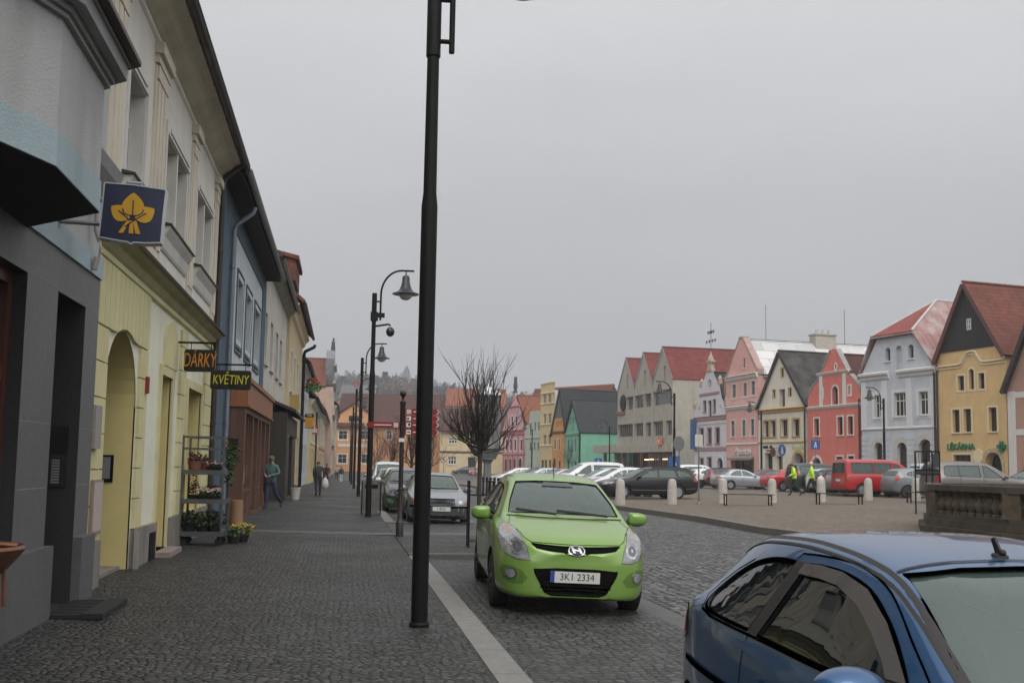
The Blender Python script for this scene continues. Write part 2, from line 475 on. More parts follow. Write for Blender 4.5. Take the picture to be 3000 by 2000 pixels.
M_side = settmat('sidewalk_setts', (.058, .056, .053), 13.0, rnds=.9, jw=.085, rough=.55, patch=.2, tint=.42, bstr=1.0, spec=.3)
M_lane = settmat('lane_setts', (.062, .061, .059), 10.0, rnds=.7, jw=.085, rough=.52, patch=.22, tint=.38)
M_road = settmat('road_setts', (.118, .116, .113), 6.5, rnds=.55, jw=.13, rough=.5, patch=.2, tint=.35, bstr=1.0, spec=.2)
M_sq = settmat('square_setts', (.150, .122, .092), 7.0, rnds=.6, jw=.08, joint=(.07, .06, .05), rough=.75, patch=.16, tint=.22, bstr=.5)
M_earth = pmat('field', (.07, .075, .05), rough=.95, var=.3, vs=.05)
M_gran = pmat('granite', (.19, .185, .17), rough=.75, var=.16, vs=9, bump=.25, bs=160, stain=.35, detail=8)
M_gran_d = pmat('granite_dark', (.09, .086, .08), rough=.7, var=.2, vs=8, bump=.3, bs=120, stain=.3, detail=8)
M_bed = pmat('bed_soil', (.05, .042, .035), rough=.95, var=.4, vs=9, bump=.8, bs=30)

YS = fr(-6, 45, 3) + fr(45, 105, 6)[1:] + fr(105, 330, 25)[1:]
fall = lambda y: -.007 * max(0., min(y - 45, 60))
sheet('ground', fr(-1600, 1800, 200), fr(-200, 2400, 130), lambda x, y: -1.6, M_earth)
sheet('sidewalk', fr(-7, 1.2, 1.0), YS, lambda x, y: side_z(x) + fall(y), M_side)
def road_z(x, y):
    if x < 3.7: z = -.035 - (x - 1.45) * .022
    else: z = -.085 + (min(x, 10.5) - 3.7) * .0095
    return z + fall(y) + (gz(x, 0) if x > 10 else 0)
sheet('parking_lane', [1.46, 2.2, 3.0, 3.62], YS, road_z, M_lane)
sheet('road', [3.95, 5, 6, 8, 10, 12, 16, 24, 40, 62], YS, lambda x, y: road_z(x, y) - (.10 if x > 11 else 0.), M_road)
# granite kerb strip between sidewalk and parking lane (two runs, broken at the tree island)
for y0, y1 in ((-6, 17.6), (27.4, 200)):
    ys = fr(y0, y1, 1.0 if y0 < 0 else 4.0); mb = MB()
    for a, b in zip(ys[:-1], ys[1:]):
        g = .004
        mb.slab([(1.2, a + g, fall(a) + .006), (1.46, a + g, fall(a) + .002), (1.46, b - g, fall(b) + .002), (1.2, b - g, fall(b) + .006)], (0, 0, -.2))
    tag(mb.build('kerb_strip', M_gran), kind='structure')
# gutter channel: dark setts and a light granite line
mb = MB()
for a, b in zip(YS[:-1], YS[1:]):
    mb.quad((3.62, a, road_z(3.62, a) - .003), (3.73, a, road_z(3.62, a) - .003), (3.73, b, road_z(3.62, b) - .003), (3.62, b, road_z(3.62, b) - .003), 0)
    mb.quad((3.73, a, road_z(3.7, a) - .012), (3.95, a, road_z(3.95, a) - .004), (3.95, b, road_z(3.95, b) - .004), (3.73, b, road_z(3.7, b) - .012), 1)
tag(mb.build('gutter', [M_gran_d, pmat('wet_setts', (.05, .047, .043), rough=.35, var=.3, vs=6, bump=.6, bs=40)]), kind='structure')
# tree island and the flat crossing behind it
mb = MB(); mb.box((1.2, 17.6, -.2), (3.62, 17.85, .03), 0); mb.box((3.40, 17.85, -.2), (3.62, 22.2, .028), 0)
mb.box((1.2, 17.85, -.2), (3.40, 22.2, .018), 1)
mb.box((1.2, 22.2, -.2), (3.62, 27.4, .012), 2)
tag(mb.build('tree_island', [M_gran_d, M_side, M_lane]), kind='structure')
# bands of long stones that cross the sidewalk
mb = MB()
for y0, y1, dz, mi in ((22.45, 22.6, .006, 0), (22.6, 22.95, .005, 1), (22.95, 23.1, .006, 0), (26.9, 27.4, .016, 0)):
    x0, x1 = (-2.86, 3.4) if y0 < 26 else (1.2, 3.62)
    xs = fr(x0, x1, .9)
    for a, b in zip(xs[:-1], xs[1:]):
        za = max(side_z(a), .012) + dz; zb = max(side_z(b), .012) + dz
        mb.quad((a + .006, y0, za), (b - .006, y0, zb), (b - .006, y1, zb), (a + .006, y1, za), mi)
tag(mb.build('stone_band', [pmat('band_stone', (.15, .14, .13), rough=.7, var=.15, vs=6), pmat('band_dark', (.05, .047, .045), rough=.6, var=.25, vs=20)]), kind='structure')

# the square: beige setts inside a granite edge
sq_edge = [(10.55, 110), (10.55, 60), (10.6, 45), (10.62, 38), (10.85, 34), (11.1, 30), (10.95, 26.5), (10.85, 24.6), (11.1, 22.8), (11.9, 20.8), (12.2, 18.0), (12.6, 14.5), (13.6, 11.5), (16, 9.5), (20, 8.5), (62, 8.3)]
poly = [Vector((x, y, 0)) for x, y in sq_edge] + [Vector((62, 110, 0))]
bm = bmesh.new(); vs_ = [bm.verts.new(p) for p in poly]; bm.faces.new(vs_)
bmesh.ops.triangulate(bm, faces=bm.faces[:])
for it in range(6):
    es = [e for e in bm.edges if e.calc_length() > 5]
    if not es: break
    bmesh.ops.subdivide_edges(bm, edges=es, cuts=1); bmesh.ops.triangulate(bm, faces=bm.faces[:])
def sq_z(x, y): return road_z(min(x, 10.5), y) + .105 + gz(x, 0)
for v in bm.verts: v.co.z = sq_z(v.co.x, v.co.y) 
me = bpy.data.meshes.new('square_paving'); bm.to_mesh(me); bm.free(); me.materials.append(M_sq)
tag(link('square_paving', me), kind='structure')
mb = MB()
for (a, b) in zip(sq_edge[:-1], sq_edge[1:]):
    A, B = Vector((*a, 0)), Vector((*b, 0)); n = max(1, int((B - A).length / 1.1)); d = (B - A).normalized()
    nr = Vector((-d.y, d.x, 0)) * .2
    for i in range(n):
        p, q = A.lerp(B, i / n), A.lerp(B, (i + 1) / n)
        pz, qz = sq_z(p.x, p.y) + .012, sq_z(q.x, q.y) + .012
        p1, q1 = p + nr * -.25 , q + nr * -.25; p2, q2 = p + nr, q + nr
        mb.slab([(p1.x, p1.y, pz), (q1.x, q1.y, qz), (q2.x, q2.y, qz), (p2.x, p2.y, pz)], (0, 0, -.3))
tag(mb.build('square_kerb', pmat('kerb_worn', (.13, .12, .10), rough=.75, var=.2, vs=5, bump=.3, bs=90, stain=.3)), kind='structure')
def sqz(x, y): return sq_z(x, y) if x > 10.6 else road_z(x, y)
# far street surface beyond the square
sheet('far_street', fr(-8, 90, 14), fr(109, 330, 30), lambda x, y: -.40 + gz(x, 0) * .6, M_road)
# ------------------------------------------------------------------ buildings
G_dark = glassmat('pane_dark', (.012, .014, .016), .05, 1.7)
G_cool = glassmat('pane_cool', (.03, .036, .042), .06, 1.8)
G_warm = glassmat('pane_brown', (.035, .022, .015), .08, 1.6)
W_white = pmat('frame_white', (.62, .60, .56), rough=.55, var=.05)
W_brown = pmat('frame_brown', (.09, .04, .022), rough=.5, var=.2, vs=8)
W_dkbrown = pmat('frame_dark_brown', (.035, .02, .014), rough=.5, var=.2, vs=8)
W_grey = pmat('frame_grey', (.25, .26, .26), rough=.5)
M_black = pmat('black_iron', (.006, .006, .0065), rough=.55, var=.2, vs=6, spec=.18)
M_zinc = pmat('zinc', (.22, .23, .235), rough=.42, metal=.7, var=.15, vs=4)
M_gut = pmat('gutter_brown', (.035, .026, .022), rough=.5, var=.25, vs=3)
M_white = pmat('white_trim', (.62, .60, .56), rough=.85, var=.05, stain=.15)

class House:
    def __init__(s, name, label, cat, A, B, depth, zb=None, group=None):
        s.A, s.B = Vector((A[0], A[1], 0)), Vector((B[0], B[1], 0))
        s.W = (s.B - s.A).length; s.D = depth
        s.rz = math.atan2(s.B.y - s.A.y, s.B.x - s.A.x)
        s.root = empty(name, label, cat, s.A, s.rz, group)
        s.Mw = Matrix.Translation(s.A) @ Matrix.Rotation(s.rz, 4, 'Z'); s.Mi = s.Mw.inverted()
        s.o = s.Mi @ Vector((0, 0, EYE))
        s.zb = min(gz(A[0], A[1]), gz(B[0], B[1])) - .3 if zb is None else zb
        s.holes = []; s.wins = []
    def uv(s, px, py, y=0.):
        d = s.Mi.to_3x3() @ ray(px, py); k = (y - s.o.y) / d.y
        return s.o.x + d.x * k, s.o.z + d.z * k
    def crop(s, ox, oy, k):
        s.k = (ox, oy, k); return s
    def c(s, x, y, yy=0.):
        return s.uv(s.k[0] + x * s.k[2], s.k[1] + y * s.k[2], yy)
    def rect(s, x0, y0, x1, y1):
        """a photographed rectangle (crop pixels) on the wall"""
        xm, ym = (x0 + x1) / 2, (y0 + y1) / 2
        return s.c(x0, ym)[0], s.c(x1, ym)[0], s.c(xm, y1)[1], s.c(xm, y0)[1]
    def win(s, r, fm=None, gm=None, arch=None, nx=1, tz=(), rec=.16, fw=.07, sill=None, sur=None, sw=.14, name='window', glassless=False, wmat=None):
        u0, u1, z0, z1 = r
        loop = rloop(u0, u1, z0, z1, arch)
        s.holes.append(loop); s.wins.append((r, loop, fm, gm, arch, nx, tz, rec, fw, sill, sur, sw, name, wmat))
    def wall(s, outline, mat, rec=.2, side=True, eave=None, name='wall', matr=None, zside=None):
        mb = MB(); rec_max = max([w[7] for w in s.wins] + [rec]) + .02
        mb.plate(outline, s.holes, 0., rec_max, 0, 1 if matr else 0)
        if side:
            ze = eave if eave is not None else max(p[1] for p in outline)
            zl = eave if eave is not None else ze
            mb.quad((0, 0, s.zb), (0, 0, zl), (0, s.D, zl), (0, s.D, s.zb)); mb.quad((s.W, 0, s.zb), (s.W, s.D, s.zb), (s.W, s.D, zl), (s.W, 0, zl))
            mb.quad((0, s.D, s.zb), (0, s.D, zl), (s.W, s.D, zl), (s.W, s.D, s.zb))
        s.wallo = mb.build(name, [mat, matr] if matr else mat, s.root)
        for (r, loop, fm, gm, arch, nx, tz, rc, fw, sill, sur, sw, nm, wmat) in s.wins:
            u0, u1, z0, z1 = r; y0 = rc
            f = MB(); ring(f, loop, -fw, y0 - .05, y0 + .02)
            w, h = u1 - u0, z1 - z0
            zt = z1 if arch != 'round' else z1 - min((u1 - u0) / 2, h * .6) * .25
            for i in range(1, nx):
                u = u0 + w * i / nx; f.box((u - fw * .4, y0 - .047, z0 + fw * .9), (u + fw * .4, y0 + .02, zt - fw * .9))
            for t in tz:
                z = z0 + h * t
                f.box((u0 + fw * .9, y0 - .052, z - fw * .45), (u1 - fw * .9, y0 + .018, z + fw * .45))
            fo = f.build(nm, fm or W_white, s.root)
            p = MB().add([(q[0], y0 - .008, q[1]) for q in loop], [tuple(range(len(loop)))]).build('pane', gm or G_dark, fo)
            if sill:
                MB().box((u0 - .1, -.10, z0 - .10), (u1 + .1, .03, z0 - .003)).build('sill', sill, fo)
            if sur:
                r_ = MB(); ring(r_, loop, sw, -.03, .0); r_.build('surround', sur, fo)
        return s.wallo
    def part(s, mb, name, mat, parent=None, smooth=False):
        return mb.build(name, mat, parent or s.root, smooth=smooth)
    def band(s, z, prof, mat, name='cornice', u0=0., u1=None):
        """moulding along the front: prof [(out, dz)] from bottom to top"""
        u1 = s.W if u1 is None else u1; mb = MB(); n = len(prof)
        vs = [(u0, -o, z + dz) for o, dz in prof] + [(u1, -o, z + dz) for o, dz in prof]
        vs += [(u0, .02, z + prof[0][1]), (u0, .02, z + prof[-1][1]), (u1, .02, z + prof[0][1]), (u1, .02, z + prof[-1][1])]
        fs = [(i, n + i, n + i + 1, i + 1) for i in range(n - 1)]
        k = 2 * n
        fs += [(k, k + 2, n, 0), (n - 1, 2 * n - 1, k + 3, k + 1), tuple([k] + list(range(n)) + [k + 1]), tuple([k + 3] + list(range(2 * n - 1, n - 1, -1)) + [k + 2])]
        mb.add(vs, fs); return mb.build(name, mat, s.root)
    def gable_roof(s, apex, eL, eR, mat, D=None, over=.25, th=.16, ridge_drop=0., front=None, trim=None):
        """ridge runs back from the facade"""
        D = D or s.D; mb = MB(); fy = -over if front is None else front
        for e in (eL, eR):
            d = Vector((e[0] - apex[0], 0, e[1] - apex[1])); d2 = d.normalized() * .18
            a0 = Vector((apex[0], fy, apex[1])); a1 = Vector((apex[0], D, apex[1] - ridge_drop))
            b0 = Vector((e[0], fy, e[1])) + d2; b1 = Vector((e[0], D, e[1] - ridge_drop)) + d2
            n = (b0 - a0).cross(a1 - a0).normalized(); n = n if n.z > 0 else -n
            mb.slab([a0 + n * .02, b0 + n * .02, b1 + n * .02, a1 + n * .02], n * th)
        r = s.part(mb, 'roof', mat)
        rt = MB(); rt.tube([(apex[0], fy, apex[1] + th + .06), (apex[0], D, apex[1] - ridge_drop + th + .06)], .11, 8); s.part(rt, 'ridge', mat, r)
        if trim:
            t = MB()
            for e in (eL, eR):
                d = Vector((e[0] - apex[0], 0, e[1] - apex[1])); d2 = d.normalized() * .18; n = Vector((-d.z, 0, d.x)).normalized(); n = n if n.z > 0 else -n
                a0 = Vector((apex[0], fy - .03, apex[1])); b0 = Vector((e[0], fy - .03, e[1])) + d2
                t.slab([a0 - n * .12, b0 - n * .12, b0 + n * (th + .04), a0 + n * (th + .04)], (0, .05, 0))
            s.part(t, 'verge', trim, r)
        return r
    def eaves_roof(s, z, over, mat, ridge=(6., 5.), th=.14, gut=None, u0=0., u1=None, under=None):
        """eaves parallel to the street"""
        u1 = s.W if u1 is None else u1; mb = MB()
        sl = ridge[1] / ridge[0]
        a, b = (u0 - .05, -over, z - over * sl * .3), (u1 + .05, -over, z - over * sl * .3)
        c_, d_ = (u1 + .05, ridge[0], z + ridge[1]), (u0 - .05, ridge[0], z + ridge[1])
        n = (Vector(b) - Vector(a)).cross(Vector(d_) - Vector(a)).normalized()
        mb.slab([a, b, c_, d_], n * th)
        e, f = (u1 + .05, 2 * ridge[0], z), (u0 - .05, 2 * ridge[0], z)
        n2 = (Vector(c_) - Vector(d_)).cross(Vector(f) - Vector(d_)).normalized()
        mb.slab([d_, c_, e, f], n2 * th)
        for u in (u0, u1):
            mb.add([(u, 0.02, z - .02), (u, ridge[0], z + ridge[1] - .02), (u, 2 * ridge[0], z - .02)], [(0, 1, 2)])
        r = s.part(mb, 'roof', mat)
        if gut:
            g = MB(); zg = a[2] - .02; n_ = 7
            prof = [(-over - .07 + .075 * math.cos(PI + PI * i / n_), zg + .075 * math.sin(PI + PI * i / n_)) for i in range(n_ + 1)]
            vs = [(u0 - .06, y, zz) for y, zz in prof] + [(u1 + .06, y, zz) for y, zz in prof]
            fs = [(i, i + 1, n_ + 2 + i, n_ + 1 + i) for i in range(n_)]; g.add(vs, fs)
            for i in range(int((u1 - u0) / .9) + 1):
                u = u0 + .2 + i * .9
                if u < u1: g.tube([(u, -over - .145, zg + .01), (u, -over - .07, zg - .085), (u, -over + .02, zg - .02)], .012, 5)
            g.tube([(u0 - .06, -over - .146, zg), (u1 + .06, -over - .146, zg)], .016, 6)
            s.part(g, 'rain_gutter', gut, r, True)
        return r
    def pipe(s, u, z0, z1, mat, r=.055, out=.12, top=None, name='downpipe'):
        p = [(u, -out, z0), (u, -out, z1)]
        if top: p += [(u, -out - .05, z1 + .15), (u, -top + .05, z1 + .45), (u, -top, z1 + .6)]
        mb = MB(); mb.tube(p, r, 8)
        z = z0 + .8
        while z < z1:
            mb.tube([(u - .01, -out, z - .03), (u - .01, -out, z + .03)], r + .015, 8); z += 1.9
        return s.part(mb, name, mat, None, True)

def T(s, s_): return Vector((0, 0, 0))

# ================= right side of the square
def at_base(px, Z):
    p = atd(px, 1370, Z); return (p.x, p.y)

t_red = tilemat('roof_red_tiles', (.17, .058, .04), su=4, sv=3.4, dirt=.45)
t_red2 = tilemat('roof_store_red', (.17, .042, .036), su=2.2, sv=3.0, dirt=.25)
t_white = tilemat('roof_white_sheet', (.56, .56, .57), su=.5, sv=1.1, dirt=.3, moss=(.42, .42, .42))
t_dark = tilemat('roof_lichen_slate', (.045, .042, .04), su=3.5, sv=3.5, dirt=.35, moss=(.16, .15, .125))
t_black = tilemat('roof_black_slate', (.032, .034, .036), su=3.5, sv=4, dirt=.2, moss=(.06, .065, .06))
t_brown = tilemat('roof_brown_tiles', (.085, .036, .026), su=4, sv=4, dirt=.45, moss=(.05, .03, .028))
t_pinkw = tilemat('roof_weathered_pink', (.36, .20, .19), su=4.2, sv=.9, dirt=.7, moss=(.45, .41, .40))
t_orange = tilemat('roof_orange_tiles', (.25, .085, .045), su=4, sv=4, dirt=.25)
S_ = {}
def box_side(h, y0=0.): pass

# --- yellow pharmacy house with black timbered gable
h = House('gabled_house', 'yellow house with a black boarded gable and steep red tiled roof', 'house', at_base(2752, 74.2), at_base(2954, 68), 14)
h.crop(2300, 750, .4785)
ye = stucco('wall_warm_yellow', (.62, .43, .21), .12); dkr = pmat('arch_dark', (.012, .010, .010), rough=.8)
tz = pmat('trim_cream', (.66, .55, .36), rough=.85, var=.05)
for r in ((1058, 732, 1097, 822), (1185, 715, 1222, 812)): h.win(h.rect(*r), W_dkbrown, G_dark, nx=2, sur=tz, rec=.28)
h.win(h.rect(1126, 690, 1157, 816), W_dkbrown, G_dark, 'round', nx=2, tz=(.5,), sur=tz, rec=.28)
for r in ((1026, 940, 1070, 1078), (1094, 935, 1140, 1075), (1248, 925, 1297, 1072)): h.win(h.rect(*r), W_dkbrown, G_dark, nx=2, sur=tz, sill=tz, rec=.3)
h.win(h.rect(1032, 1215, 1140, 1330), W_dkbrown, G_dark, nx=3, sur=tz, rec=.3)
u0, u1, z0, z1 = h.rect(1222, 1200, 1330, 1440)
h.win((u0, u1, .25, z1), W_dkbrown, dkr, 'point', nx=2, sur=pmat('stone_portal', (.42, .33, .20), rough=.85, var=.2, vs=4), sw=.3, rec=.7, name='doorway')
ap = h.c(1118, 175); ap = (h.W * .47, ap[1]); zl = h.c(950, 650)[1]; zr = h.c(1350, 600)[1]; zt = (h.c(965, 592)[1] + h.c(1320, 545)[1]) / 2
ze = (zl + zr) / 2
sl = (ap[1] - ze) / (ap[0])
uL = lambda z: max(0, ap[0] * (z - ze) / (ap[1] - ze)); uR = lambda z: min(h.W, h.W - (h.W - ap[0]) * (z - ze) / (ap[1] - ze))
h.wall([(0, h.zb), (h.W, h.zb), (h.W, ze), (uR(zt), zt), (uL(zt), zt), (0, ze)], ye, eave=ze)
bd = MB(); bd.plate([(uL(zt), zt), (uR(zt), zt), (ap[0], ap[1])], [], -.06, 0, side=.06)
nb = 30
for i in range(nb):
    u = uL(zt) + (uR(zt) - uL(zt)) * (i + .5) / nb
    zz = ap[1] - (ap[1] - ze) * ((ap[0] - u) / ap[0] if u < ap[0] else (u - ap[0]) / (h.W - ap[0]))
    if zz > zt + .1: bd.box((u - .012, -.085, zt), (u + .012, -.06, zz - .05))
g = h.part(bd, 'timber_gable', pmat('black_boards', (.022, .021, .021), rough=.7, var=.25, vs=5))
u0, u1, z0, z1 = h.rect(1120, 383, 1147, 452)
f = MB(); f.box((u0, -.11, z0), (u1, -.088, z1)); f.build('pane', G_cool, g)
f = MB(); ring(f, rloop(u0, u1, z0, z1), -.07, -.14, -.09)
um, zm = (u0 + u1) / 2, (z0 + z1) / 2; f.box((um - .04, -.14, z0), (um + .04, -.1, z1)); f.box((u0, -.138, zm - .04), (u1, -.1, zm + .04)); f.build('window', W_white, g)
h.gable_roof(ap, (0, ze), (h.W, ze), t_red, D=16, over=.35, trim=pmat('verge_red', (.10, .04, .03), rough=.7))
# eyebrow cornice
zc = h.c(1000, 672)[1]; um = h.c(1140, 640)[0]; pth = []
for i in range(25):
    u = h.W * i / 24; b = .85 * math.exp(-((u - um) / .75) ** 4); pth.append((u, -.05, zc + b))
mb = MB(); mb.tube(pth, .07, 6); mb.tube([(p[0], p[1] + .02, p[2] - .22) for p in pth], .05, 6); h.part(mb, 'cornice', tz)
ug, zg = h.c(1078, 1168); green = pmat('green_letters', (.01, .16, .07), rough=.4)
textmesh('lettering', 'LÉKÁRNA', .62, green, h.root, Matrix.Translation((ug, -.05, zg)) @ FACE, .04, bold=.012)
uc, zc2 = h.c(1333, 1165); mb = MB()
for a, b in (((-.36, .13)), ((-.13, .36))):
    mb.box((uc + a, -.2, zc2 - b), (uc - a, -.05 - (.01 if a < -.2 else 0), zc2 + b))
h.part(mb, 'pharmacy_cross', green)
us, zs = h.c(1183, 1240); sh = [(us - .45, zs + .5), (us - .45, zs), (us, zs - .6), (us + .45, zs), (us + .45, zs + .5), (us, zs + .75)]
h.part(MB().plate(list(reversed(sh)), [], -.05, 0, side=.05), 'shield_relief', tz)
h.pipe(.02, h.zb, ze - .2, W_dkbrown, .07, .1)

# --- brown pink house cut by the frame
h = House('gabled_house', 'brownish pink house with white corner strips at the far right', 'house', at_base(2956, 67.8), at_base(3180, 61.5), 13)
h.crop(2300, 750, .4785)
bp = stucco('wall_brown_pink', (.42, .25, .19), .15)
ze = h.c(1350, 830)[1]; za = ze + 6.4
h.win((3.6, 5.0, ze - 2.7, ze - .9), W_white, G_dark, nx=2, sur=M_white); h.win((6.4, 7.6, ze - 2.7, ze - .9), W_white, G_dark, nx=2, sur=M_white)
h.win((1.9, 4.0, .3, 3.4), W_white, dkr, 'round', sur=M_white, sw=.35, rec=.5, name='doorway')
h.wall([(0, h.zb), (h.W, h.zb), (h.W, ze), (h.W * .55, za), (0, ze)], bp, eave=ze)
h.gable_roof((h.W * .55, za), (0, ze), (h.W, ze), t_dark, over=.4, trim=pmat('verge_dark', (.03, .022, .02)))
mb = MB(); mb.box((.05, -.03, h.zb), (.75, 0, ze - .02)); mb.box((.752, -.028, 4.2), (h.W, 0, 4.6)); mb.box((.752, -.028, ze - .5), (h.W, 0, ze - .1)); h.part(mb, 'corner_strip', M_white)

# --- grey blue house with half hipped roof
h = House('gabled_house', 'pale grey blue house with a half hipped pink roof and three arched doors', 'house', at_base(2527, 81.7), at_base(2749, 74.3), 15)
h.crop(2300, 750, .4785)
gb = stucco('wall_grey_blue', (.50, .52, .55), .1); gt = pmat('trim_grey', (.60, .60, .60), rough=.85, var=.05)
h.win(h.rect(614, 560, 644, 642), W_grey, G_dark, 'round', sill=gt, rec=.3); h.win(h.rect(754, 540, 786, 626), W_grey, G_dark, 'round', sill=gt, rec=.3)
h.win(h.rect(678, 548, 716, 715), gb, gb, 'round', rec=.25, fw=.03, name='niche')
for r in ((548, 850, 586, 990), (668, 835, 740, 980), (820, 828, 876, 970)):
    h.win(h.rect(*r), W_white, G_warm if r[0] > 600 else G_dark, nx=3 if r[0] == 668 else 2, tz=(.66,), sur=gt, sill=gt, sw=.28, rec=.22)
for r in ((548, 1140, 602, 1400), (688, 1140, 747, 1400), (820, 1120, 902, 1400)):
    u0, u1, z0, z1 = h.rect(*r); h.win((u0, u1, .25, z1), W_brown, G_warm, 'round', nx=2, tz=(.62,), sur=pmat('stone_ring', (.46, .43, .40), rough=.85, var=.15), sw=.42, rec=.35, name='doorway')
p0, p1, p2_, p3 = h.c(470, 735), h.c(553, 508), h.c(798, 474), h.c(925, 680)
ze = (p0[1] + p3[1]) / 2; zt = (p1[1] + p2_[1]) / 2
h.wall([(0, h.zb), (h.W, h.zb), (h.W, ze), (h.W * .70, zt), (h.W * .235, zt), (0, ze)], gb, eave=ze)
ra = h.c(850, 283, 3.2); zrid = ra[1]; um = h.W * .5
mb = MB(); yb = 16; ry = 4.2
q = [(h.W * .235 - .35, -.35, zt), (h.W * .70 + .35, -.35, zt), (um, ry, zrid)]
mb.slab(q, (0, 0, .14)); 
mb.slab([(h.W * .70 + .36, -.36, zt), (h.W + .25, -.2, ze - .3), (h.W + .25, yb, ze - .3), (um + .01, yb, zrid), (um + .01, ry + .01, zrid)], (.05, 0, .14))
mb.slab([(h.W * .235 - .36, -.36, zt), (um - .01, ry + .01, zrid), (um - .01, yb, zrid), (-.25, yb, ze - .3), (-.25, -.2, ze - .3)], (-.05, 0, .14))
rf = h.part(mb, 'roof', t_pinkw)
mb = MB(); mb.slab([(q[0][0], q[0][1] - .02, q[0][2] + .16), (q[1][0], q[1][1] - .02, q[1][2] + .16), (q[2][0], q[2][1], q[2][2] + .16)], (0, -.02, .03)); h.part(mb, 'hip', tilemat('roof_hip_red', (.30, .085, .075), su=4, sv=4, axis='x', dirt=.3), rf)
mb = MB(); mb.tube([(h.W * .70 + .35, -.35, zt + .2), (um, ry, zrid + .2), (um, yb, zrid + .2)], .12, 6)
mb.tube([(h.W * .235 - .35, -.35, zt + .2), (um, ry, zrid + .2)], .1, 6); h.part(mb, 'ridge', pmat('ridge_grey', (.45, .43, .42), rough=.8), rf)
pr = [(0, 0), (.12, .12), (.16, .3), (.34, .45), (.36, .6), (.06, .72)]
h.band(ze - .55, pr, gt, u0=-.05, u1=h.W * .40); h.band(ze - .55, pr, gt, u0=h.W * .52, u1=h.W + .05)
h.band(h.c(700, 1062)[1], [(0, 0), (.1, .08), (.1, .2), (0, .25)], gt, 'string_course')
for u in (.0, .29, .62, .93): h.part(MB().box((h.W * u, -.07, h.c(700, 1050)[1]), (h.W * u + h.W * .07, 0, ze - .6)), 'pilaster', gt)
for u in (.0, .29, .62, .91):
    z = h.zb; mb = MB()
    while z < h.c(700, 1075)[1] - .4: mb.box((h.W * u, -.05, z), (h.W * u + h.W * .09, 0, z + .36)); z += .42
    h.part(mb, 'rustication', gb)
h.pipe(h.W - .12, h.zb, ze - .3, W_dkbrown, .08, .12)

# --- salmon house with curved gable
h = House('gabled_house', 'salmon pink house with a curved gable and white pilasters', 'house', at_base(2368, 89.6), at_base(2525, 81.9), 14)
h.crop(2030, 960, .2551)
sa = stucco('wall_salmon', (.62, .19, .15), .12)
h.win(h.rect(1632, 412, 1652, 478), W_white, G_dark, 'oval', sur=M_white, sw=.12)
h.win(h.rect(1468, 705, 1492, 800), W_white, G_dark, sur=M_white, sw=.16); h.win(h.rect(1785, 668, 1812, 766), W_white, G_dark, sur=M_white, sw=.16)
h.win(h.rect(1600, 668, 1668, 890), W_grey, G_dark, 'round', nx=2, sur=M_white, rec=.35)
for r in ((1395, 1042, 1450, 1238), (1662, 1022, 1722, 1228), (1780, 1015, 1840, 1222)): h.win(h.rect(*r), W_dkbrown, G_warm, nx=2, sur=M_white, sill=M_white, rec=.3)
u0, u1, z0, z1 = h.rect(1375, 1490, 1472, 1700); h.win((u0, u1, .1, z1), W_dkbrown, dkr, 'round', sur=M_white, sw=.25, rec=.5, name='doorway')
h.win(h.rect(1650, 1478, 1722, 1680), W_dkbrown, G_dark, nx=2, sur=M_white); h.win(h.rect(1785, 1470, 1850, 1670), W_dkbrown, G_dark, nx=2, sur=M_white)
zs = h.c(1630, 900)[1]; zc = h.c(1640, 520)[1]; za = h.c(1670, 225)[1]; zr = (h.c(1350, 770)[1] + h.c(1925, 700)[1]) / 2
fr_ = lambda a: h.W * a
h.wall([(0, h.zb), (h.W, h.zb), (h.W, zr - .6), (fr_(.985), zr), (fr_(.90), zr + (zc - zr) * .45), (fr_(.80), zc - .3), (fr_(.755), zc), (fr_(.56), za - .15), (fr_(.51), za), (fr_(.46), za - .15), (fr_(.27), zc), (fr_(.24), zc - .3), (fr_(.10), zr + (zc - zr) * .4), (fr_(.03), zr), (0, zr - .6)], sa, eave=zr - .6)
h.band(zs - .2, [(0, 0), (.1, .1), (.18, .28), (.05, .34)], M_white); h.band(zc - .1, [(0, 0), (.12, .1), (.2, .25), (.03, .3)], M_white, u0=fr_(.2), u1=fr_(.80))
for a_ in (.245, .685): h.part(MB().box((fr_(a_), -.08, zs), (fr_(a_ + .058), 0, zc - .1)), 'pilaster', M_white)
h.gable_roof((fr_(.51), za - .7), (0, zr - .8), (h.W, zr - .8), t_brown, front=.35, D=15)
mb = MB(); cp = [(fr_(.46), za - .12), (fr_(.27), zc + .02)]
for a, b in (((.46, za - .12), (.27, zc + .03)), ((.56, za - .12), (.755, zc + .03)), ((.24, zc - .28), (.10, zr + (zc - zr) * .4)), ((.80, zc - .28), (.90, zr + (zc - zr) * .45)), ((.10, zr + (zc - zr) * .4), (.03, zr)), ((.9, zr + (zc - zr) * .45), (.985, zr))):
    A_, B_ = Vector((fr_(a[0]), -.06, a[1])), Vector((fr_(b[0]), -.06, b[1])); n = Vector((-(B_ - A_).z, 0, (B_ - A_).x)).normalized(); n = n if n.z > 0 else -n
    mb.slab([A_, B_, B_ + n * .12, A_ + n * .12], (0, .5, 0))
h.part(mb, 'coping', pmat('coping_grey', (.30, .27, .26), rough=.85))
h.pipe(h.W - .1, h.zb, zr - .8, W_dkbrown, .08, .12)

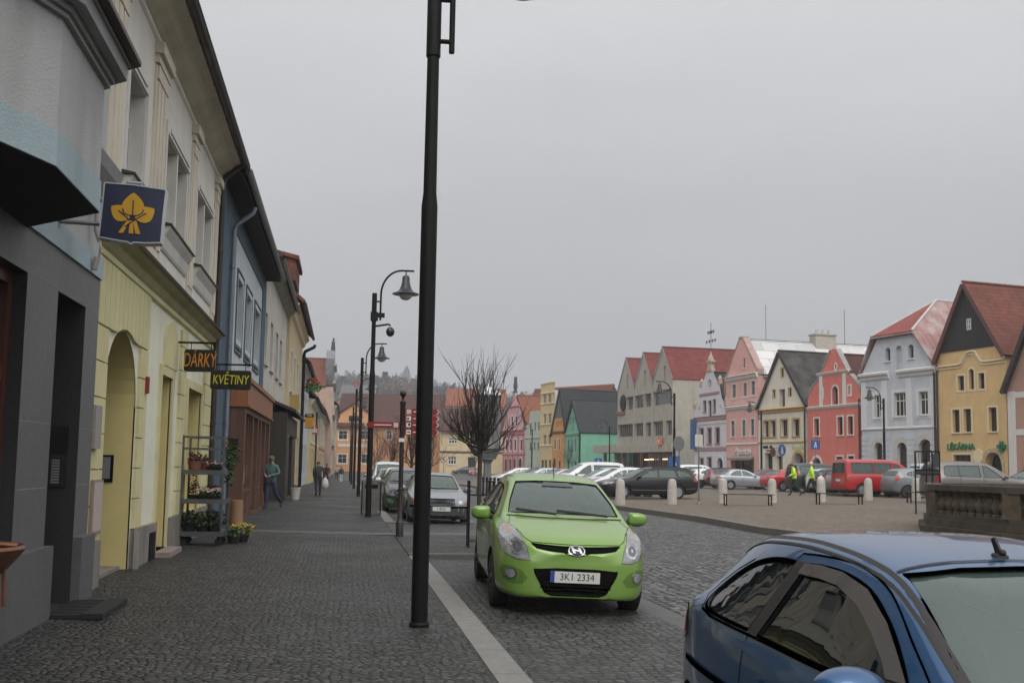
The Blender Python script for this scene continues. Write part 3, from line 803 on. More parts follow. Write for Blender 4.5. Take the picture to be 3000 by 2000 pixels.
# --- white house, plain steep gable
h = House('gabled_house', 'cream white house with a plain pointed gable and mossy dark roof', 'house', at_base(2222, 97.3), at_base(2364, 89.8), 14)
h.crop(2030, 960, .2551)
wh = stucco('wall_cream_white', (.64, .60, .50), .1); oc = pmat('trim_ochre', (.44, .30, .13), rough=.85, var=.08)
h.win(h.rect(1012, 465, 1042, 562), W_brown, G_warm, sur=oc, sw=.08); h.win(h.rect(918, 712, 946, 800), W_brown, G_warm, sur=oc, sw=.08); h.win(h.rect(1098, 692, 1132, 780), W_brown, G_warm, sur=oc, sw=.08)
h.win(h.rect(990, 703, 1056, 905), W_brown, G_dark, rec=.5, name='hatch_opening')
for r in ((812, 1070, 870, 1250), (888, 1065, 950, 1246), (1012, 1055, 1086, 1242), (1148, 1050, 1222, 1240)): h.win(h.rect(*r), W_dkbrown, G_dark, nx=2, sur=oc, sill=oc, sw=.16, rec=.35)
u0, u1, z0, z1 = h.rect(825, 1435, 915, 1700); h.win((u0, u1, .05, z1), W_dkbrown, G_dark, rec=.5, name='doorway')
u0, u1, z0, z1 = h.rect(965, 1470, 1030, 1640); h.win((u0, u1, .6, z1), W_brown, G_warm, rec=.3)
u0, u1, z0, z1 = h.rect(1150, 1435, 1275, 1700); h.win((u0, u1, .05, z1), W_dkbrown, dkr, 'point', sur=oc, sw=.28, rec=.8, name='doorway')
ze = (h.c(770, 915)[1] + h.c(1295, 905)[1]) / 2; za = h.c(1020, 285)[1]; ua = h.W * .475
h.wall([(0, h.zb), (h.W, h.zb), (h.W, ze), (ua, za), (0, ze)], wh, eave=ze)
h.gable_roof((ua, za), (0, ze), (h.W, ze), t_dark, D=16, over=.2, trim=pmat('verge_dark', (.03, .022, .02)))
h.band(ze - .55, [(0, 0), (.1, .08), (.14, .25), (.3, .4), (.05, .5)], oc); h.band(h.c(1030, 1325)[1], [(0, 0), (.1, .06), (.1, .16), (0, .2)], oc, 'string_course')
h.pipe(h.W - .1, h.zb, ze - .3, W_dkbrown, .08, .14)
# small painted shop lettering, too far away to read
ul, zl = h.c(865, 1378); mb = MB(); u = ul - .85
for i in range(11):
    w_ = .07 + .08 * rnd.random(); hh = .14 + .2 * rnd.random()
    if i not in (6,): mb.box((u, -.03, zl - .05), (u + w_, 0, zl - .05 + hh))
    u += w_ + .045
mb.box((ul - .3, -.03, zl - .32), (ul + .4, 0, zl - .2)); h.part(mb, 'lettering', M_black)
ul, zl = h.c(1205, 1375); mb = MB(); u = ul - .9
for i in range(7):
    w_ = .17; hh = .25 + .3 * rnd.random(); mb.box((u, -.02, zl - .2), (u + w_, 0, zl - .2 + hh)); u += .26
h.part(mb, 'lettering', pmat('green_paint', (.36, .42, .18), rough=.8))
ul, zl = h.c(975, 1430); mb = MB(); mb.lathe([(.42, 0), (.42, .08)], 20, 0, Matrix.Translation((ul, -.5, zl)) @ Matrix.Rotation(PI / 2, 4, 'X') ); mb.box((ul - .02, -.5, zl + .4), (ul + .02, 0, zl + .44)); h.part(mb, 'round_sign', W_brown)

# --- tall pink stationery house
h = House('gabled_house', 'tall rose pink house with a steep gable, stationery shop below', 'house', at_base(2128, 104), at_base(2220, 97.5), 15)
h.crop(2030, 960, .2551)
pk = stucco('wall_rose', (.66, .37, .33), .1); pk2 = stucco('wall_rose_light', (.68, .43, .38), .08)
for r in ((455, 650, 495, 815), (582, 630, 620, 796), (673, 610, 715, 780)): h.win(h.rect(*r), W_grey, G_cool, nx=2, tz=(.66,), sur=M_white, sill=gt, sw=.12, rec=.12)
for r in ((440, 1065, 480, 1250), (566, 1056, 606, 1246), (665, 1045, 706, 1240)): h.win(h.rect(*r), W_grey, G_cool, nx=2, tz=(.66,), sur=M_white, sill=gt, sw=.12, rec=.12)
h.win(h.rect(577, 345, 600, 462), W_grey, G_cool, nx=2, sill=gt, rec=.12)
u0, u1, z0, z1 = h.rect(440, 1515, 700, 1700); h.win((u0, u1, .2, z1), W_dkbrown, G_dark, nx=3, rec=.5, name='shop_window')
ze = (h.c(410, 578)[1] + h.c(790, 512)[1]) / 2; za = h.c(605, 108)[1]; ua = h.W * .5
h.wall([(0, h.zb), (h.W, h.zb), (h.W, ze), (ua + .35, za), (ua - .35, za), (0, ze)], pk, eave=ze)
mb = MB()
mb.slab([(ua + .3, -.05, za), (h.W + .1, -.05, ze - .1), (h.W + .1, -.05, ze + .45), (ua + .35, -.05, za + .12)], (0, .7, 0))
mb.slab([(ua - .3, -.05, za), (ua - .35, -.05, za + .1), (-.1, -.05, ze + .25), (-.1, -.05, ze - .05)], (0, .7, 0)); mb.box((ua - .4, -.08, za), (ua + .4, .65, za + .16))
h.part(mb, 'coping', pmat('coping_pink_grey', (.36, .25, .22), rough=.85, var=.2))
rf = h.gable_roof((ua, za - .35), (0, ze - .3), (h.W, ze - .3), t_white, front=.6, D=19)
mb = MB(); mb.tube([(ua, .6, za - .1), (ua, 19, za - .1)], .1, 6); mb.tube([(h.W + .1, .6, ze - .2), (h.W + .1, 19, ze - .2)], .13, 6); h.part(mb, 'roof_edge', M_black, rf)
mb = MB(); zc = za + .7; mb.box((ua - .6, 8.2, za - 2.5), (ua + .6, 10.6, zc)); mb.box((ua - .7, 8.1, zc), (ua + .7, 10.7, zc + .15))
for i in range(3): mb.lathe([(.16, 0), (.14, .5)], 8, 0, Matrix.Translation((ua, 8.7 + .7 * i, zc + .15)))
h.part(mb, 'chimney', pmat('chimney_render', (.42, .38, .33), rough=.9, var=.15), rf)
for y_ in (2.8, 12): mb = MB(); mb.tube([(ua, y_, za - .3), (ua, y_, za + 3.6)], .035, 6); h.part(mb, 'antenna', M_zinc, rf)
h.band(ze - .45, [(0, 0), (.15, .15), (.2, .35), (.35, .5), (.02, .6)], M_white, u0=-.1, u1=h.W + .1)
zc = (h.c(385, 925)[1] + h.c(760, 890)[1]) / 2; h.band(zc - .3, [(0, 0), (.12, .12), (.25, .4), (.03, .5)], M_white)
mb = MB(); mb.box((0, -.03, zc + .3), (h.W, 0, zc + 1.1)); h.part(mb, 'frieze', pk2)
h.band(h.c(570, 1345)[1], [(0, 0), (.1, .06), (.1, .16), (0, .2)], M_white, 'string_course')
ul, zl = h.c(578, 1420)
textmesh('lettering', 'Papírnictví', .95, pmat('silver_letters', (.66, .65, .62), rough=.5), h.root, Matrix.Translation((ul, -.08, zl)) @ FACE, .05, shear=.35, sx=.85, bold=.01)
mb = MB(); uA, zA = h.c(440, 1478); uB = h.c(705, 1478)[0]; mb.slab([(uA, 0, zA + .1), (uB, 0, zA + .1), (uB, -.5, zA - .15), (uA, -.5, zA - .15)], (0, 0, -.22)); h.part(mb, 'awning', pmat('awning_grey', (.22, .20, .18), rough=.8))

# --- narrow violet trimmed house with stepped gable and weather vane
h = House('gabled_house', 'narrow white house with violet trims, stepped gable and weather vane', 'house', at_base(2034, 112), at_base(2128, 104.1), 12)
h.crop(2030, 960, .2551)
vi = stucco('wall_pale_lilac', (.60, .59, .62), .12); vt = pmat('trim_violet', (.33, .20, .21), rough=.85, var=.12)
for r in ((122, 840, 151, 966), (233, 826, 261, 966)): h.win(h.rect(*r), W_dkbrown, G_warm, sur=vt, sill=vt, sw=.1)
h.win(h.rect(172, 835, 213, 1042), W_dkbrown, G_warm, rec=.3, name='hatch_opening')
for r in ((78, 1160, 122, 1336), (168, 1155, 213, 1332), (258, 1150, 306, 1326)): h.win(h.rect(*r), W_brown, G_warm, sur=vt, sill=vt, sw=.14)
for r in ((78, 1500, 120, 1640), (168, 1490, 213, 1640)): h.win(h.rect(*r), W_brown, G_dark, sur=vt, sw=.14)
u0, u1, z0, z1 = h.rect(278, 1490, 345, 1700); h.win((u0, u1, -.05, z1), W_dkbrown, dkr, 'round', sur=gt, sw=.25, rec=.4, name='doorway')
h.win(h.rect(182, 598, 208, 665), W_white, vt, 'oval', sur=vt, sw=.1)
h.win(h.rect(64, 905, 82, 955), W_white, vt, 'oval', rec=.1); h.win(h.rect(305, 885, 322, 935), W_white, vt, 'oval', rec=.1)
zg = (h.c(20, 1065)[1] + h.c(385, 1050)[1]) / 2; z1_ = h.c(60, 840)[1]; z2 = h.c(110, 640)[1]; z3 = h.c(185, 470)[1]; z4 = h.c(205, 300)[1]
f_ = lambda a: h.W * a
h.wall([(0, h.zb), (h.W, h.zb), (h.W, zg), (f_(.97), zg + 1.5), (f_(.87), z1_), (f_(.80), z2 - .4), (f_(.73), z2), (f_(.56), z3), (f_(.56), z4 - .5), (f_(.44), z4 - .5), (f_(.44), z3), (f_(.27), z2), (f_(.20), z2 - .4), (f_(.13), z1_), (f_(.03), zg + 1.5), (0, zg)], vi, eave=zg)
h.band(zg - .1, [(0, 0), (.12, .08), (.12, .35), (.2, .5), (0, .55)], vt); h.band(h.c(200, 1415)[1], [(0, 0), (.06, .04), (.06, .4), (0, .45)], vt, 'string_course')
h.band(h.c(190, 775)[1], [(0, 0), (.08, .05), (.08, .3), (0, .35)], vt, 'string_course', f_(.18), f_(.80))
mb = MB()
for i in range(22): u = h.W * (i + .5) / 22; mb.box((u - .1, -.1, zg - .45), (u + .1, 0, zg - .12))
h.part(mb, 'dentils', M_white)
mb = MB(); mb.box((f_(.43), -.12, z4 - 1.9), (f_(.57), .4, z4 - 1.6)); mb.box((f_(.45), -.08, z4 - 1.6), (f_(.55), .35, z4 - .9)); mb.box((f_(.42), -.14, z4 - .9), (f_(.58), .42, z4 - .7)); mb.lathe([(.38, 0), (.3, .3), (.12, .7), (.02, 1.1)], 4, 0, Matrix.Translation((f_(.5), .14, z4 - .7)))
fm_ = pmat('stone_buff', (.42, .33, .24), rough=.85, var=.2); h.part(mb, 'finial', fm_)
for u, z in ((f_(.215), z2 - .35), (f_(.785), z2 - .35), (f_(.02), zg + 1.4), (f_(.98), zg + 1.4)): mb = MB(); mb.box((u - .3, -.06, z), (u + .3, .3, z + .35)); mb.lathe([(.22, 0), (.26, .25), (.05, .6)], 8, 0, Matrix.Translation((u, .12, z + .35))); h.part(mb, 'finial', fm_)
mb = MB(); u, zt = f_(.5), z4 + .3; mb.tube([(u, .14, zt), (u, .14, zt + 3.2)], .03, 5)
for dz, w_ in ((1.2, 1.1), (2.2, .7)):
    mb.tube([(u - w_, .14, zt + dz), (u + w_, .14, zt + dz)], .025, 5)
    for k in (-1, -.35, .35, 1): mb.box((u + k * w_ - .13, .12, zt + dz - .22), (u + k * w_ + .1, .16, zt + dz + .1))
h.part(mb, 'weather_vane', M_black)
h.gable_roof((f_(.5), z3 - .6), (0, zg), (h.W, zg), t_black, front=.4, D=12)
mb = MB(); mb.box((f_(.66), .5, zg + 1.6), (h.W, 2.5, z2 - .2)); h.part(mb, 'chimney', pmat('chimney_brown', (.34, .27, .22), rough=.9, var=.2))
ul, zl = h.c(52, 1050); zb = h.c(52, 1395)[1]; mb = MB(); mb.box((ul - .05, -.85, zb), (ul + .05, -.15, zl)); mb.box((ul - .02, -.15, zl - .3), (ul + .02, 0, zl - .25)); mb.box((ul - .02, -.15, zb + .3), (ul + .02, 0, zb + .35))
b_ = h.part(mb, 'banner_sign', pmat('banner_blue', (.05, .10, .22), rough=.5)); mb = MB(); z = zb + .3
for i in range(8):
    for k in range(3):
        if (i * 3 + k * 5) % 4: mb.box((ul - .06, -.7 + k * .16, z), (ul - .05, -.6 + k * .16, z + .12 + .1 * (k % 2)))
    z += (zl - zb - .5) / 8
h.part(mb, 'lettering', M_white, b_)

# --- concrete department store with three gables
A_, B_ = at_base(1808, 138), at_base(1970, 118)
h = House('department_store', 'big grey beige store with three sharp gables and red roofs', 'store', A_, B_, 34)
h.crop(1750, 950, .3188)
cc = stucco('wall_store_concrete', (.40, .37, .31), .18); cd = pmat('store_band', (.25, .23, .20), rough=.85)
for r, n in (((268, 665, 327, 785), 4), ((343, 650, 424, 770), 5), ((432, 635, 497, 758), 4), ((512, 605, 683, 740), 7), ((187, 918, 325, 1036), 7), ((340, 908, 420, 1030), 4), ((443, 900, 497, 1030), 3), ((510, 890, 602, 1026), 5), ((628, 882, 684, 1020), 3)):
    h.win(h.rect(*r), cd, G_cool, nx=n, rec=.4, fw=.12)
for r in ((269, 465, 283, 590), (428, 425, 443, 562), (609, 380, 627, 522)): h.win(h.rect(*r), cd, G_dark, rec=.3)
zs = (h.c(260, 1175)[1] + h.c(690, 1168)[1]) / 2
za = [h.c(260, 322)[1], h.c(420, 275)[1], h.c(595, 220)[1]]; zap = sum(za) / 3; zv = (h.c(335, 590)[1] + h.c(500, 555)[1] + h.c(185, 610)[1] + h.c(690, 492)[1]) / 4
w3 = h.W / 3; ol = [(0, zs), (h.W, zs)]
for i in (2, 1, 0): ol += [(w3 * (i + 1), zv), (w3 * (i + .5), zap)]
ol += [(0, zv)]
h.wall(ol, cc, side=False)
mb = MB(); mb.quad((h.W, 0, h.zb), (h.W, 34, h.zb), (h.W, 34, zv), (h.W, 0, zv)); mb.quad((0, 0, zs), (0, 0, zv), (0, 34, zv), (0, 34, zs)); mb.quad((0, 34, h.zb), (0, 34, zv), (h.W, 34, zv), (h.W, 34, h.zb))
mb.quad((0, 0, zs), (h.W, 0, zs), (h.W, 4, zs), (0, 4, zs)); mb.box((-.02, -.25, zs - .02), (h.W + .1, 0, zs + .9))
for i in (1, 2): mb.box((w3 * i - .1, -.12, zs + .9), (w3 * i + .1, 0, zv))
h.part(mb, 'side_wall', cc)
for i in range(3): h.gable_roof((w3 * (i + .5), zap), (w3 * i + .12, zv + .1), (w3 * (i + 1) - .12, zv + .1), t_red2, D=34, over=.05, th=.12, trim=W_grey)
mb = MB(); n = 12
for i in range(n):
    u = -2 + (h.W - .5) * i / n; mb.box((u, 2.4, h.zb), (u + .12, 2.5, zs))
h.part(mb, 'shopfront_frame', W_dkbrown); mb = MB(); mb.quad((-8, 2.6, h.zb), (h.W, 2.6, h.zb), (h.W, 2.6, zs), (-8, 2.6, zs)); h.part(mb, 'shop_glass', glassmat('shop_glass_brown', (.05, .036, .026), .06))
mb = MB(); u0, u1 = h.c(760, 1200)[0], h.c(870, 1200)[0]; mb.box((h.W - 3.4, 2.3, h.zb), (h.W - .02, 2.55, zs - .02)); h.part(mb, 'shop_panel', pmat('panel_maroon', (.09, .03, .03), rough=.6))
mb = MB()
for px, py in ((500, 1238), (625, 1237), (455, 1242)):
    u, z = h.c(px, py, 2.3); mb.box((u - .7, 2.2, z - .06), (u + .7, 2.3, z + .06))
h.part(mb, 'lit_lamp', emit('warm_lamp', (1, .82, .5), 3.0))
u, z = h.c(243, 720); mb = MB(); mb.lathe([(1.05, 0), (1.15, .1), (1.05, .2)], 24, 0, Matrix.Translation((u, -.02, z)) @ Matrix.Rotation(PI / 2, 4, 'X')); h.part(mb, 'clock', M_black, None)
u0, u1, z0, z1 = h.rect(182, 803, 256, 832); mb = MB(); mb.box((u0, -.15, z0), (u1, 0, z1)); h.part(mb, 'name_sign', pmat('sign_dull_red', (.22, .05, .04), rough=.6))
u, z = h.c(600, 1075); mb = MB(); mb.box((u - .42, -.5, z - .45), (u + .42, -.25, z + .5)); s_ = h.part(mb, 'box_sign', pmat('sign_orange', (.70, .12, .05), rough=.5)); mb = MB(); mb.box((u - .2, -.53, z - .2), (u + .2, -.5, z + .28)); h.part(mb, 'emblem', M_white, s_)
# canopy wing in front of the green wall
mb = MB(); zc0, zc1 = h.c(100, 1178)[1], h.c(100, 1108)[1]; mb.box((-9.5, -.6, zc0), (1.2, 6, zc1)); h.part(mb, 'canopy', cc)
mb = MB(); mb.box((-9.3, 1.0, h.zb), (-8.9, 1.4, zc0)); mb.box((-4.2, 1.0, h.zb), (-2.8, 1.4, zc0)); mb.box((-.4, .8, h.zb), (.1, 1.3, zs)); h.part(mb, 'pillar', pmat('pillar_buff', (.35, .25, .18), rough=.8))

# --- smaller houses at the far end
mint = stucco('wall_green', (.19, .44, .30), .12)
h = House('gabled_house', 'bright mint green house with a long black slate roof', 'house', at_base(1655, 158), at_base(1701, 150), 26); h.crop(1550, 1080, .1913)
for r in ((590, 1085, 615, 1265), (645, 1080, 668, 1265), (697, 1075, 720, 1262)): h.win(h.rect(*r), W_grey, G_dark, nx=2, rec=.12)
for r in ((628, 735, 648, 855), (693, 735, 706, 830)): h.win(h.rect(*r), W_grey, G_dark, rec=.12)
h.win(h.rect(657, 735, 680, 960), mint, G_dark, rec=.2)
for r in ((590, 1420, 615, 1560), (645, 1420, 668, 1560)): h.win(h.rect(*r), W_grey, G_dark, rec=.12)
u0, u1, z0, z1 = h.rect(692, 1410, 728, 1600); h.win((u0, u1, h.zb + .3, z1), W_dkbrown, dkr, 'round', name='doorway')
ze = (h.c(560, 1000)[1] + h.c(765, 965)[1]) / 2; za = h.c(662, 500)[1]
h.wall([(0, h.zb), (h.W, h.zb), (h.W, ze), (h.W * .55, za), (0, ze)], mint, eave=ze)
h.gable_roof((h.W * .5, za), (0, ze), (h.W, ze), t_black, over=.3, D=30, trim=M_black)
h.band(ze - .4, [(0, 0), (.15, .1), (.2, .4), (0, .5)], mint)
h.pipe(h.W - .1, h.zb, ze, M_black, .12, .2)
mb = MB(); y_ = 9.; n_ = Vector((za - ze, 0, h.W * .5)).normalized(); P_ = Vector((h.W * .78, y_, ze + (za - ze) * .44)) + n_ * .25; uu = Vector((0, 1, 0)); vv = n_.cross(uu)
mb.slab([P_ - uu * .9 - vv * .9, P_ + uu * .9 - vv * .9, P_ + uu * .9 + vv * .9, P_ - uu * .9 + vv * .9], n_ * .1); h.part(mb, 'skylight', pmat('skylight_frame', (.6, .62, .66), rough=.3))

h = House('gabled_house', 'narrow orange house with a small black slate gable', 'house', at_base(1617, 163), at_base(1653, 159), 28); h.crop(1550, 1080, .1913)
og = stucco('wall_orange', (.55, .27, .10), .15)
for r in ((420, 800, 440, 895), (452, 795, 470, 895), (485, 790, 502, 890)): h.win(h.rect(*r), og, G_warm, rec=.2)
for r in ((385, 1080, 410, 1225), (452, 1070, 473, 1235)): h.win(h.rect(*r), W_brown, G_warm, sur=tz, rec=.15)
for r in ((365, 1370, 405, 1560), (455, 1400, 480, 1560)): h.win(h.rect(*r), W_dkbrown, G_dark, 'round')
ze = (h.c(360, 990)[1] + h.c(530, 965)[1]) / 2; z2 = (h.c(400, 760)[1] + h.c(515, 750)[1]) / 2; za = h.c(480, 400)[1]
h.wall([(0, h.zb), (h.W, h.zb), (h.W, ze), (h.W * .85, z2), (h.W * .12, z2), (0, ze)], og, eave=ze)
h.part(MB().plate([(h.W * .12, z2), (h.W * .85, z2), (h.W * .58, za)], [], -.02, 0, side=.1), 'slate_gable', pmat('slate_grey', (.09, .09, .09), rough=.7, var=.2))
h.gable_roof((h.W * .6, za + .8), (-.4, ze - .4), (h.W + .4, ze), t_black, over=.2, D=32, trim=M_black)
h.band(ze - .2, [(0, 0), (.1, .1), (.1, .4), (0, .5)], W_brown)

h = House('flat_house', 'tall flat topped pale yellow house with paired windows', 'house', at_base(1581, 169), at_base(1623, 163.2), 26); h.crop(1550, 1080, .1913)
py_ = stucco('wall_pale_yellow', (.60, .47, .25), .15)
for y0, y1 in ((390, 530), (680, 845), (1005, 1165)):
    h.win(h.rect(218, y0 + 8, 262, y1), tz, G_cool, nx=2, rec=.2); h.win(h.rect(292, y0, 340, y1 - 4), tz, G_cool, nx=2, rec=.2)
for x in (185, 235, 300): h.win(h.rect(x, 1395, x + 38, 1560), W_dkbrown, G_dark, rec=.2)
zt = (h.c(195, 225)[1] + h.c(380, 190)[1]) / 2
h.wall([(0, h.zb), (h.W, h.zb), (h.W, zt), (0, zt)], py_, side=False)
mb = MB(); mb.box((h.W - .02, .01, h.zb), (h.W, 26, zt - 1.4)); mb.box((0, .01, h.zb), (.02, 26, zt - 1.4)); h.part(mb, 'side_wall', pmat('render_pale', (.55, .55, .54), rough=.9))
mb = MB(); mb.box((0, .3, zt - 1.4), (h.W + .2, 40, zt - 1.2)); h.part(mb, 'roof', pmat('flat_roof_red', (.2, .07, .06)))
for z in (zt - .25, zt - 1.9, h.c(270, 545)[1], h.c(270, 860)[1], h.c(270, 1185)[1]): h.band(z, [(0, 0), (.15, .05), (.15, .22), (0, .27)], tz, 'string_course')

h = House('gabled_house', 'pale sage green house with a low stepped parapet', 'house', at_base(1538, 175), at_base(1582, 169.3), 16); h.crop(1230, 1000, .1913)
sg = stucco('wall_sage', (.42, .47, .38), .12)
for x in (1685, 1752, 1808): h.win(h.rect(x, 1245 - (x - 1685) * .12, x + 24, 1375 - (x - 1685) * .1), W_grey, G_dark, rec=.15)
for x in (1678, 1742, 1795): h.win(h.rect(x, 1545, x + 26, 1665), W_grey, G_dark, rec=.15)
zt = (h.c(1680, 1080)[1] + h.c(1840, 1045)[1]) / 2
h.wall([(0, h.zb), (h.W, h.zb), (h.W, zt - 1), (h.W * .95, zt), (h.W * .3, zt), (h.W * .2, zt - 2.2), (0, zt - 2.5)], sg, eave=zt - 2.5)
h.gable_roof((h.W * .5, zt - .4), (0, zt - 3), (h.W, zt - 2), t_brown, front=.4, D=16); h.band(h.c(1740, 1485)[1], [(0, 0), (.12, .05), (.12, .3), (0, .35)], sg, 'string_course')

h = House('long_house', 'building with a long brown and orange ridged roof behind the sage house', 'house', (33.5, 192), (44, 176), 14)
zt = h.uv(1230 + 1700 * .1913, 1000 + 760 * .1913, 7)[1]
h.wall([(-2, h.zb), (h.W, h.zb), (h.W, zt - 9), (-2, zt - 9)], sg, side=False); h.eaves_roof(zt - 9, .4, tilemat('roof_long_brown', (.15, .062, .045), su=4, sv=4, axis='x', dirt=.5), ridge=(7, 9), u0=-2)
mb = MB(); mb.tube([(-2, 7, zt + .1), (h.W, 7, zt + .1)], .35, 6); h.part(mb, 'ridge', t_orange)

h = House('gabled_house', 'ornate pink house with a pointed baroque gable behind the bare tree', 'house', at_base(1472, 186), at_base(1536, 177), 18); h.crop(1230, 1000, .1913)
pg = stucco('wall_old_pink', (.60, .33, .33), .2); pt = pmat('trim_deep_pink', (.42, .16, .15), rough=.85, var=.1)
for x in (1400, 1465): h.win(h.rect(x, 1140, x + 30, 1280), W_dkbrown, G_dark, 'round', sur=M_white, sw=.25)
for x in (1315, 1380, 1445, 1540): h.win(h.rect(x, 1500, x + 32, 1665), W_dkbrown, G_dark, sur=M_white, sw=.25)
for x in (1300, 1365, 1430): h.win(h.rect(x, 1800, x + 34, 1990), W_dkbrown, G_dark, 'round', sur=pt, sw=.2)
u0, u1, z0, z1 = h.rect(1510, 1780, 1560, 2000); h.win((u0, u1, h.zb + .3, z1), W_dkbrown, dkr, 'round', sur=M_white, sw=.3, name='doorway')
ze = (h.c(1290, 1365)[1] + h.c(1590, 1300)[1]) / 2; z2 = h.c(1450, 985)[1]; za = h.c(1450, 770)[1]
h.wall([(0, h.zb), (h.W, h.zb), (h.W, ze), (h.W * .93, ze + 1), (h.W * .80, z2 - .8), (h.W * .72, z2), (h.W * .5, za), (h.W * .30, z2), (h.W * .22, z2 - .8), (h.W * .06, ze + 1), (0, ze)], pg, eave=ze)
h.band(ze - 1.3, [(0, 0), (.15, .2), (.15, .6), (.4, 1.0), (0, 1.2)], pt); h.band(z2 - .3, [(0, 0), (.2, .1), (.2, .35), (0, .4)], pt, u0=h.W * .25, u1=h.W * .77); h.band(h.c(1430, 1745)[1], [(0, 0), (.15, .1), (.15, .4), (0, .5)], pt, 'string_course')
for u in (.02, .24, .46, .70, .93): h.part(MB().box((h.W * u, -.1, h.zb), (h.W * u + .4, 0, ze - 1.3)), 'pilaster', pt)
mb = MB(); mb.lathe([(.5, 0), (.3, .6), (.45, 1.2), (.3, 2.2), (.35, 2.7), (.2, 3.0)], 8, 0, Matrix.Translation((h.W * .5, .2, za - .2))); h.part(mb, 'finial_statue', pmat('old_stone', (.06, .06, .06), rough=.9))
h.gable_roof((h.W * .5, za - .8), (0, ze), (h.W, ze), t_orange, front=.5, D=18)

# corner house behind the tree, facing down the street
def face_house(name, label, px0, px1, Z, depth, zb=-1.0):
    a, b = atd(px0, 1380, Z), atd(px1, 1380, Z); return House(name, label, 'house', (a.x, a.y), (b.x, b.y), depth, zb)
h = face_house('corner_house', 'cream corner house with white cross windows behind the bare tree', 1287, 1480, 196, 14); h.crop(1230, 1250, .1913)
ch = stucco('wall_cream', (.62, .50, .30), .12)
for r in ((440, 168, 574, 255), (430, 452, 562, 575)): h.win(h.rect(*r), W_white, G_dark, nx=3, tz=(.6,), sill=tz, rec=.2, fw=.16)
u0, u1, z0, z1 = h.rect(735, 460, 850, 660); h.win((u0, u1, -.5, z1), W_brown, G_dark, nx=2, rec=.6, name='shop_door')
h.win(h.rect(735, 190, 790, 280), W_white, G_dark, nx=2, rec=.2, fw=.14)
ze = h.c(500, 55)[1]; h.wall([(0, h.zb), (h.W, h.zb), (h.W, ze), (0, ze)], ch)
h.eaves_roof(ze, .9, t_brown, ridge=(6, 4.6)); h.band(h.c(500, 400)[1], [(0, 0), (.15, .1), (.15, .35), (0, .4)], W_brown, 'string_course')
h = face_house('gabled_house', 'white plastered gable with many small panes between lamp post and tree', 1232, 1300, 226, 12); h.crop(1230, 1000, .1913)
for i in range(3):
    for j in range(4): h.win((1.0 + i * 1.5, 1.8 + i * 1.5, 2 + j * 3.0, 3.7 + j * 3.0), W_grey, G_cool, nx=2)
zt = h.c(200, 1090)[1]; h.wall([(0, h.zb), (h.W, h.zb), (h.W, zt - 1), (h.W * .5, zt + 1.5), (0, zt - 1)], stucco('wall_dull_white', (.50, .49, .44), .3))
h.gable_roof((h.W * .5, zt + 1.5), (0, zt - 1), (h.W, zt - 1), t_brown)
h = face_house('long_house', 'far house with orange red roof showing through the tree twigs', 1300, 1478, 250, 14)
zt = h.uv(1390, 1140, 7)[1]; h.wall([(0, h.zb), (h.W, h.zb), (h.W, zt - 5), (0, zt - 5)], stucco('wall_light_yellow', (.55, .5, .36), .2)); h.eaves_roof(zt - 5, .4, t_orange, ridge=(7, 5))

# orange house that closes the street
h = face_house('closing_house', 'orange house with brown roof and dormer closing the far end of the street', 978, 1290, 206, 14); h.crop(650, 950, .4144)
oh = stucco('wall_apricot', (.62, .32, .15), .12)
for r in ((826, 752, 886, 812), (985, 752, 1045, 812), (820, 918, 882, 980), (985, 918, 1045, 980), (1165, 752, 1200, 812)): h.win(h.rect(*r), W_white, G_dark, nx=2, tz=(.6,), sur=M_white, sw=.25, rec=.2)
ze = h.c(900, 712)[1]; h.wall([(0, h.zb), (h.W, h.zb), (h.W, ze), (0, ze)], oh)
zr = h.c(900, 490, 7)[1]; rf = h.eaves_roof(ze, .8, t_brown, ridge=(7, zr - ze), gut=M_zinc)
u0, u1, z0, z1 = h.rect(822, 845, 1065, 866); mb = MB(); mb.box((u0, -.1, z0), (u1, 0, z1)); h.part(mb, 'white_signboard', M_white)
ud = h.c(940, 640)[0]; mb = MB(); w_ = 3.6
zd = h.c(940, 690)[1]; zdt = h.c(940, 560)[1]
mb.plate([(ud - w_, ze), (ud + w_, ze), (ud + w_ * .8, zdt - 1.9), (ud, zdt), (ud - w_ * .8, zdt - 1.9)], [], -.2, 0, side=6); d_ = h.part(mb, 'dormer', oh)
mb = MB(); mb.slab([(ud, -.6, zdt + .05), (ud + w_, -.6, zdt - 2.3), (ud + w_, 6, zdt - 2.3), (ud, 6, zdt + .05)], (0, 0, .25)); mb.slab([(ud - .01, -.6, zdt + .05), (ud - .01, 6, zdt + .05), (ud - w_, 6, zdt - 2.3), (ud - w_, -.6, zdt - 2.3)], (0, 0, .25)); h.part(mb, 'dormer_roof', t_brown, d_)
mb = MB(); u0, u1, z0, z1 = h.rect(900, 645, 978, 685); mb.box((u0, -.3, z0), (u1, -.21, z1)); h.part(mb, 'dormer_window', G_dark, d_)
h = face_house('gabled_house', 'grey roofed house with a red chimney behind the orange house', 985, 1090, 250, 10); zt = h.uv(1040, 1128, 5)[1]
h.wall([(0, h.zb), (h.W, h.zb), (h.W, zt - 4), (0, zt - 4)], oh, side=False); h.eaves_roof(zt - 4, .3, tilemat('roof_grey_far', (.16, .16, .17), axis='x', dirt=.2), ridge=(5, 4))
mb = MB(); mb.box((3.2, 4, zt - 1), (4.2, 5, zt + 1.1)); h.part(mb, 'chimney', pmat('brick_red', (.30, .06, .05), rough=.85))
# ------------------------------------------------------------------ left side of the street (local x = along the street)
def LHouse(name, label, s0, s1, t=-2.9, depth=9, **k):
    return House(name, label, k.get('cat', 'house'), (t, s0), (t, s1), depth, zb=-1.0)

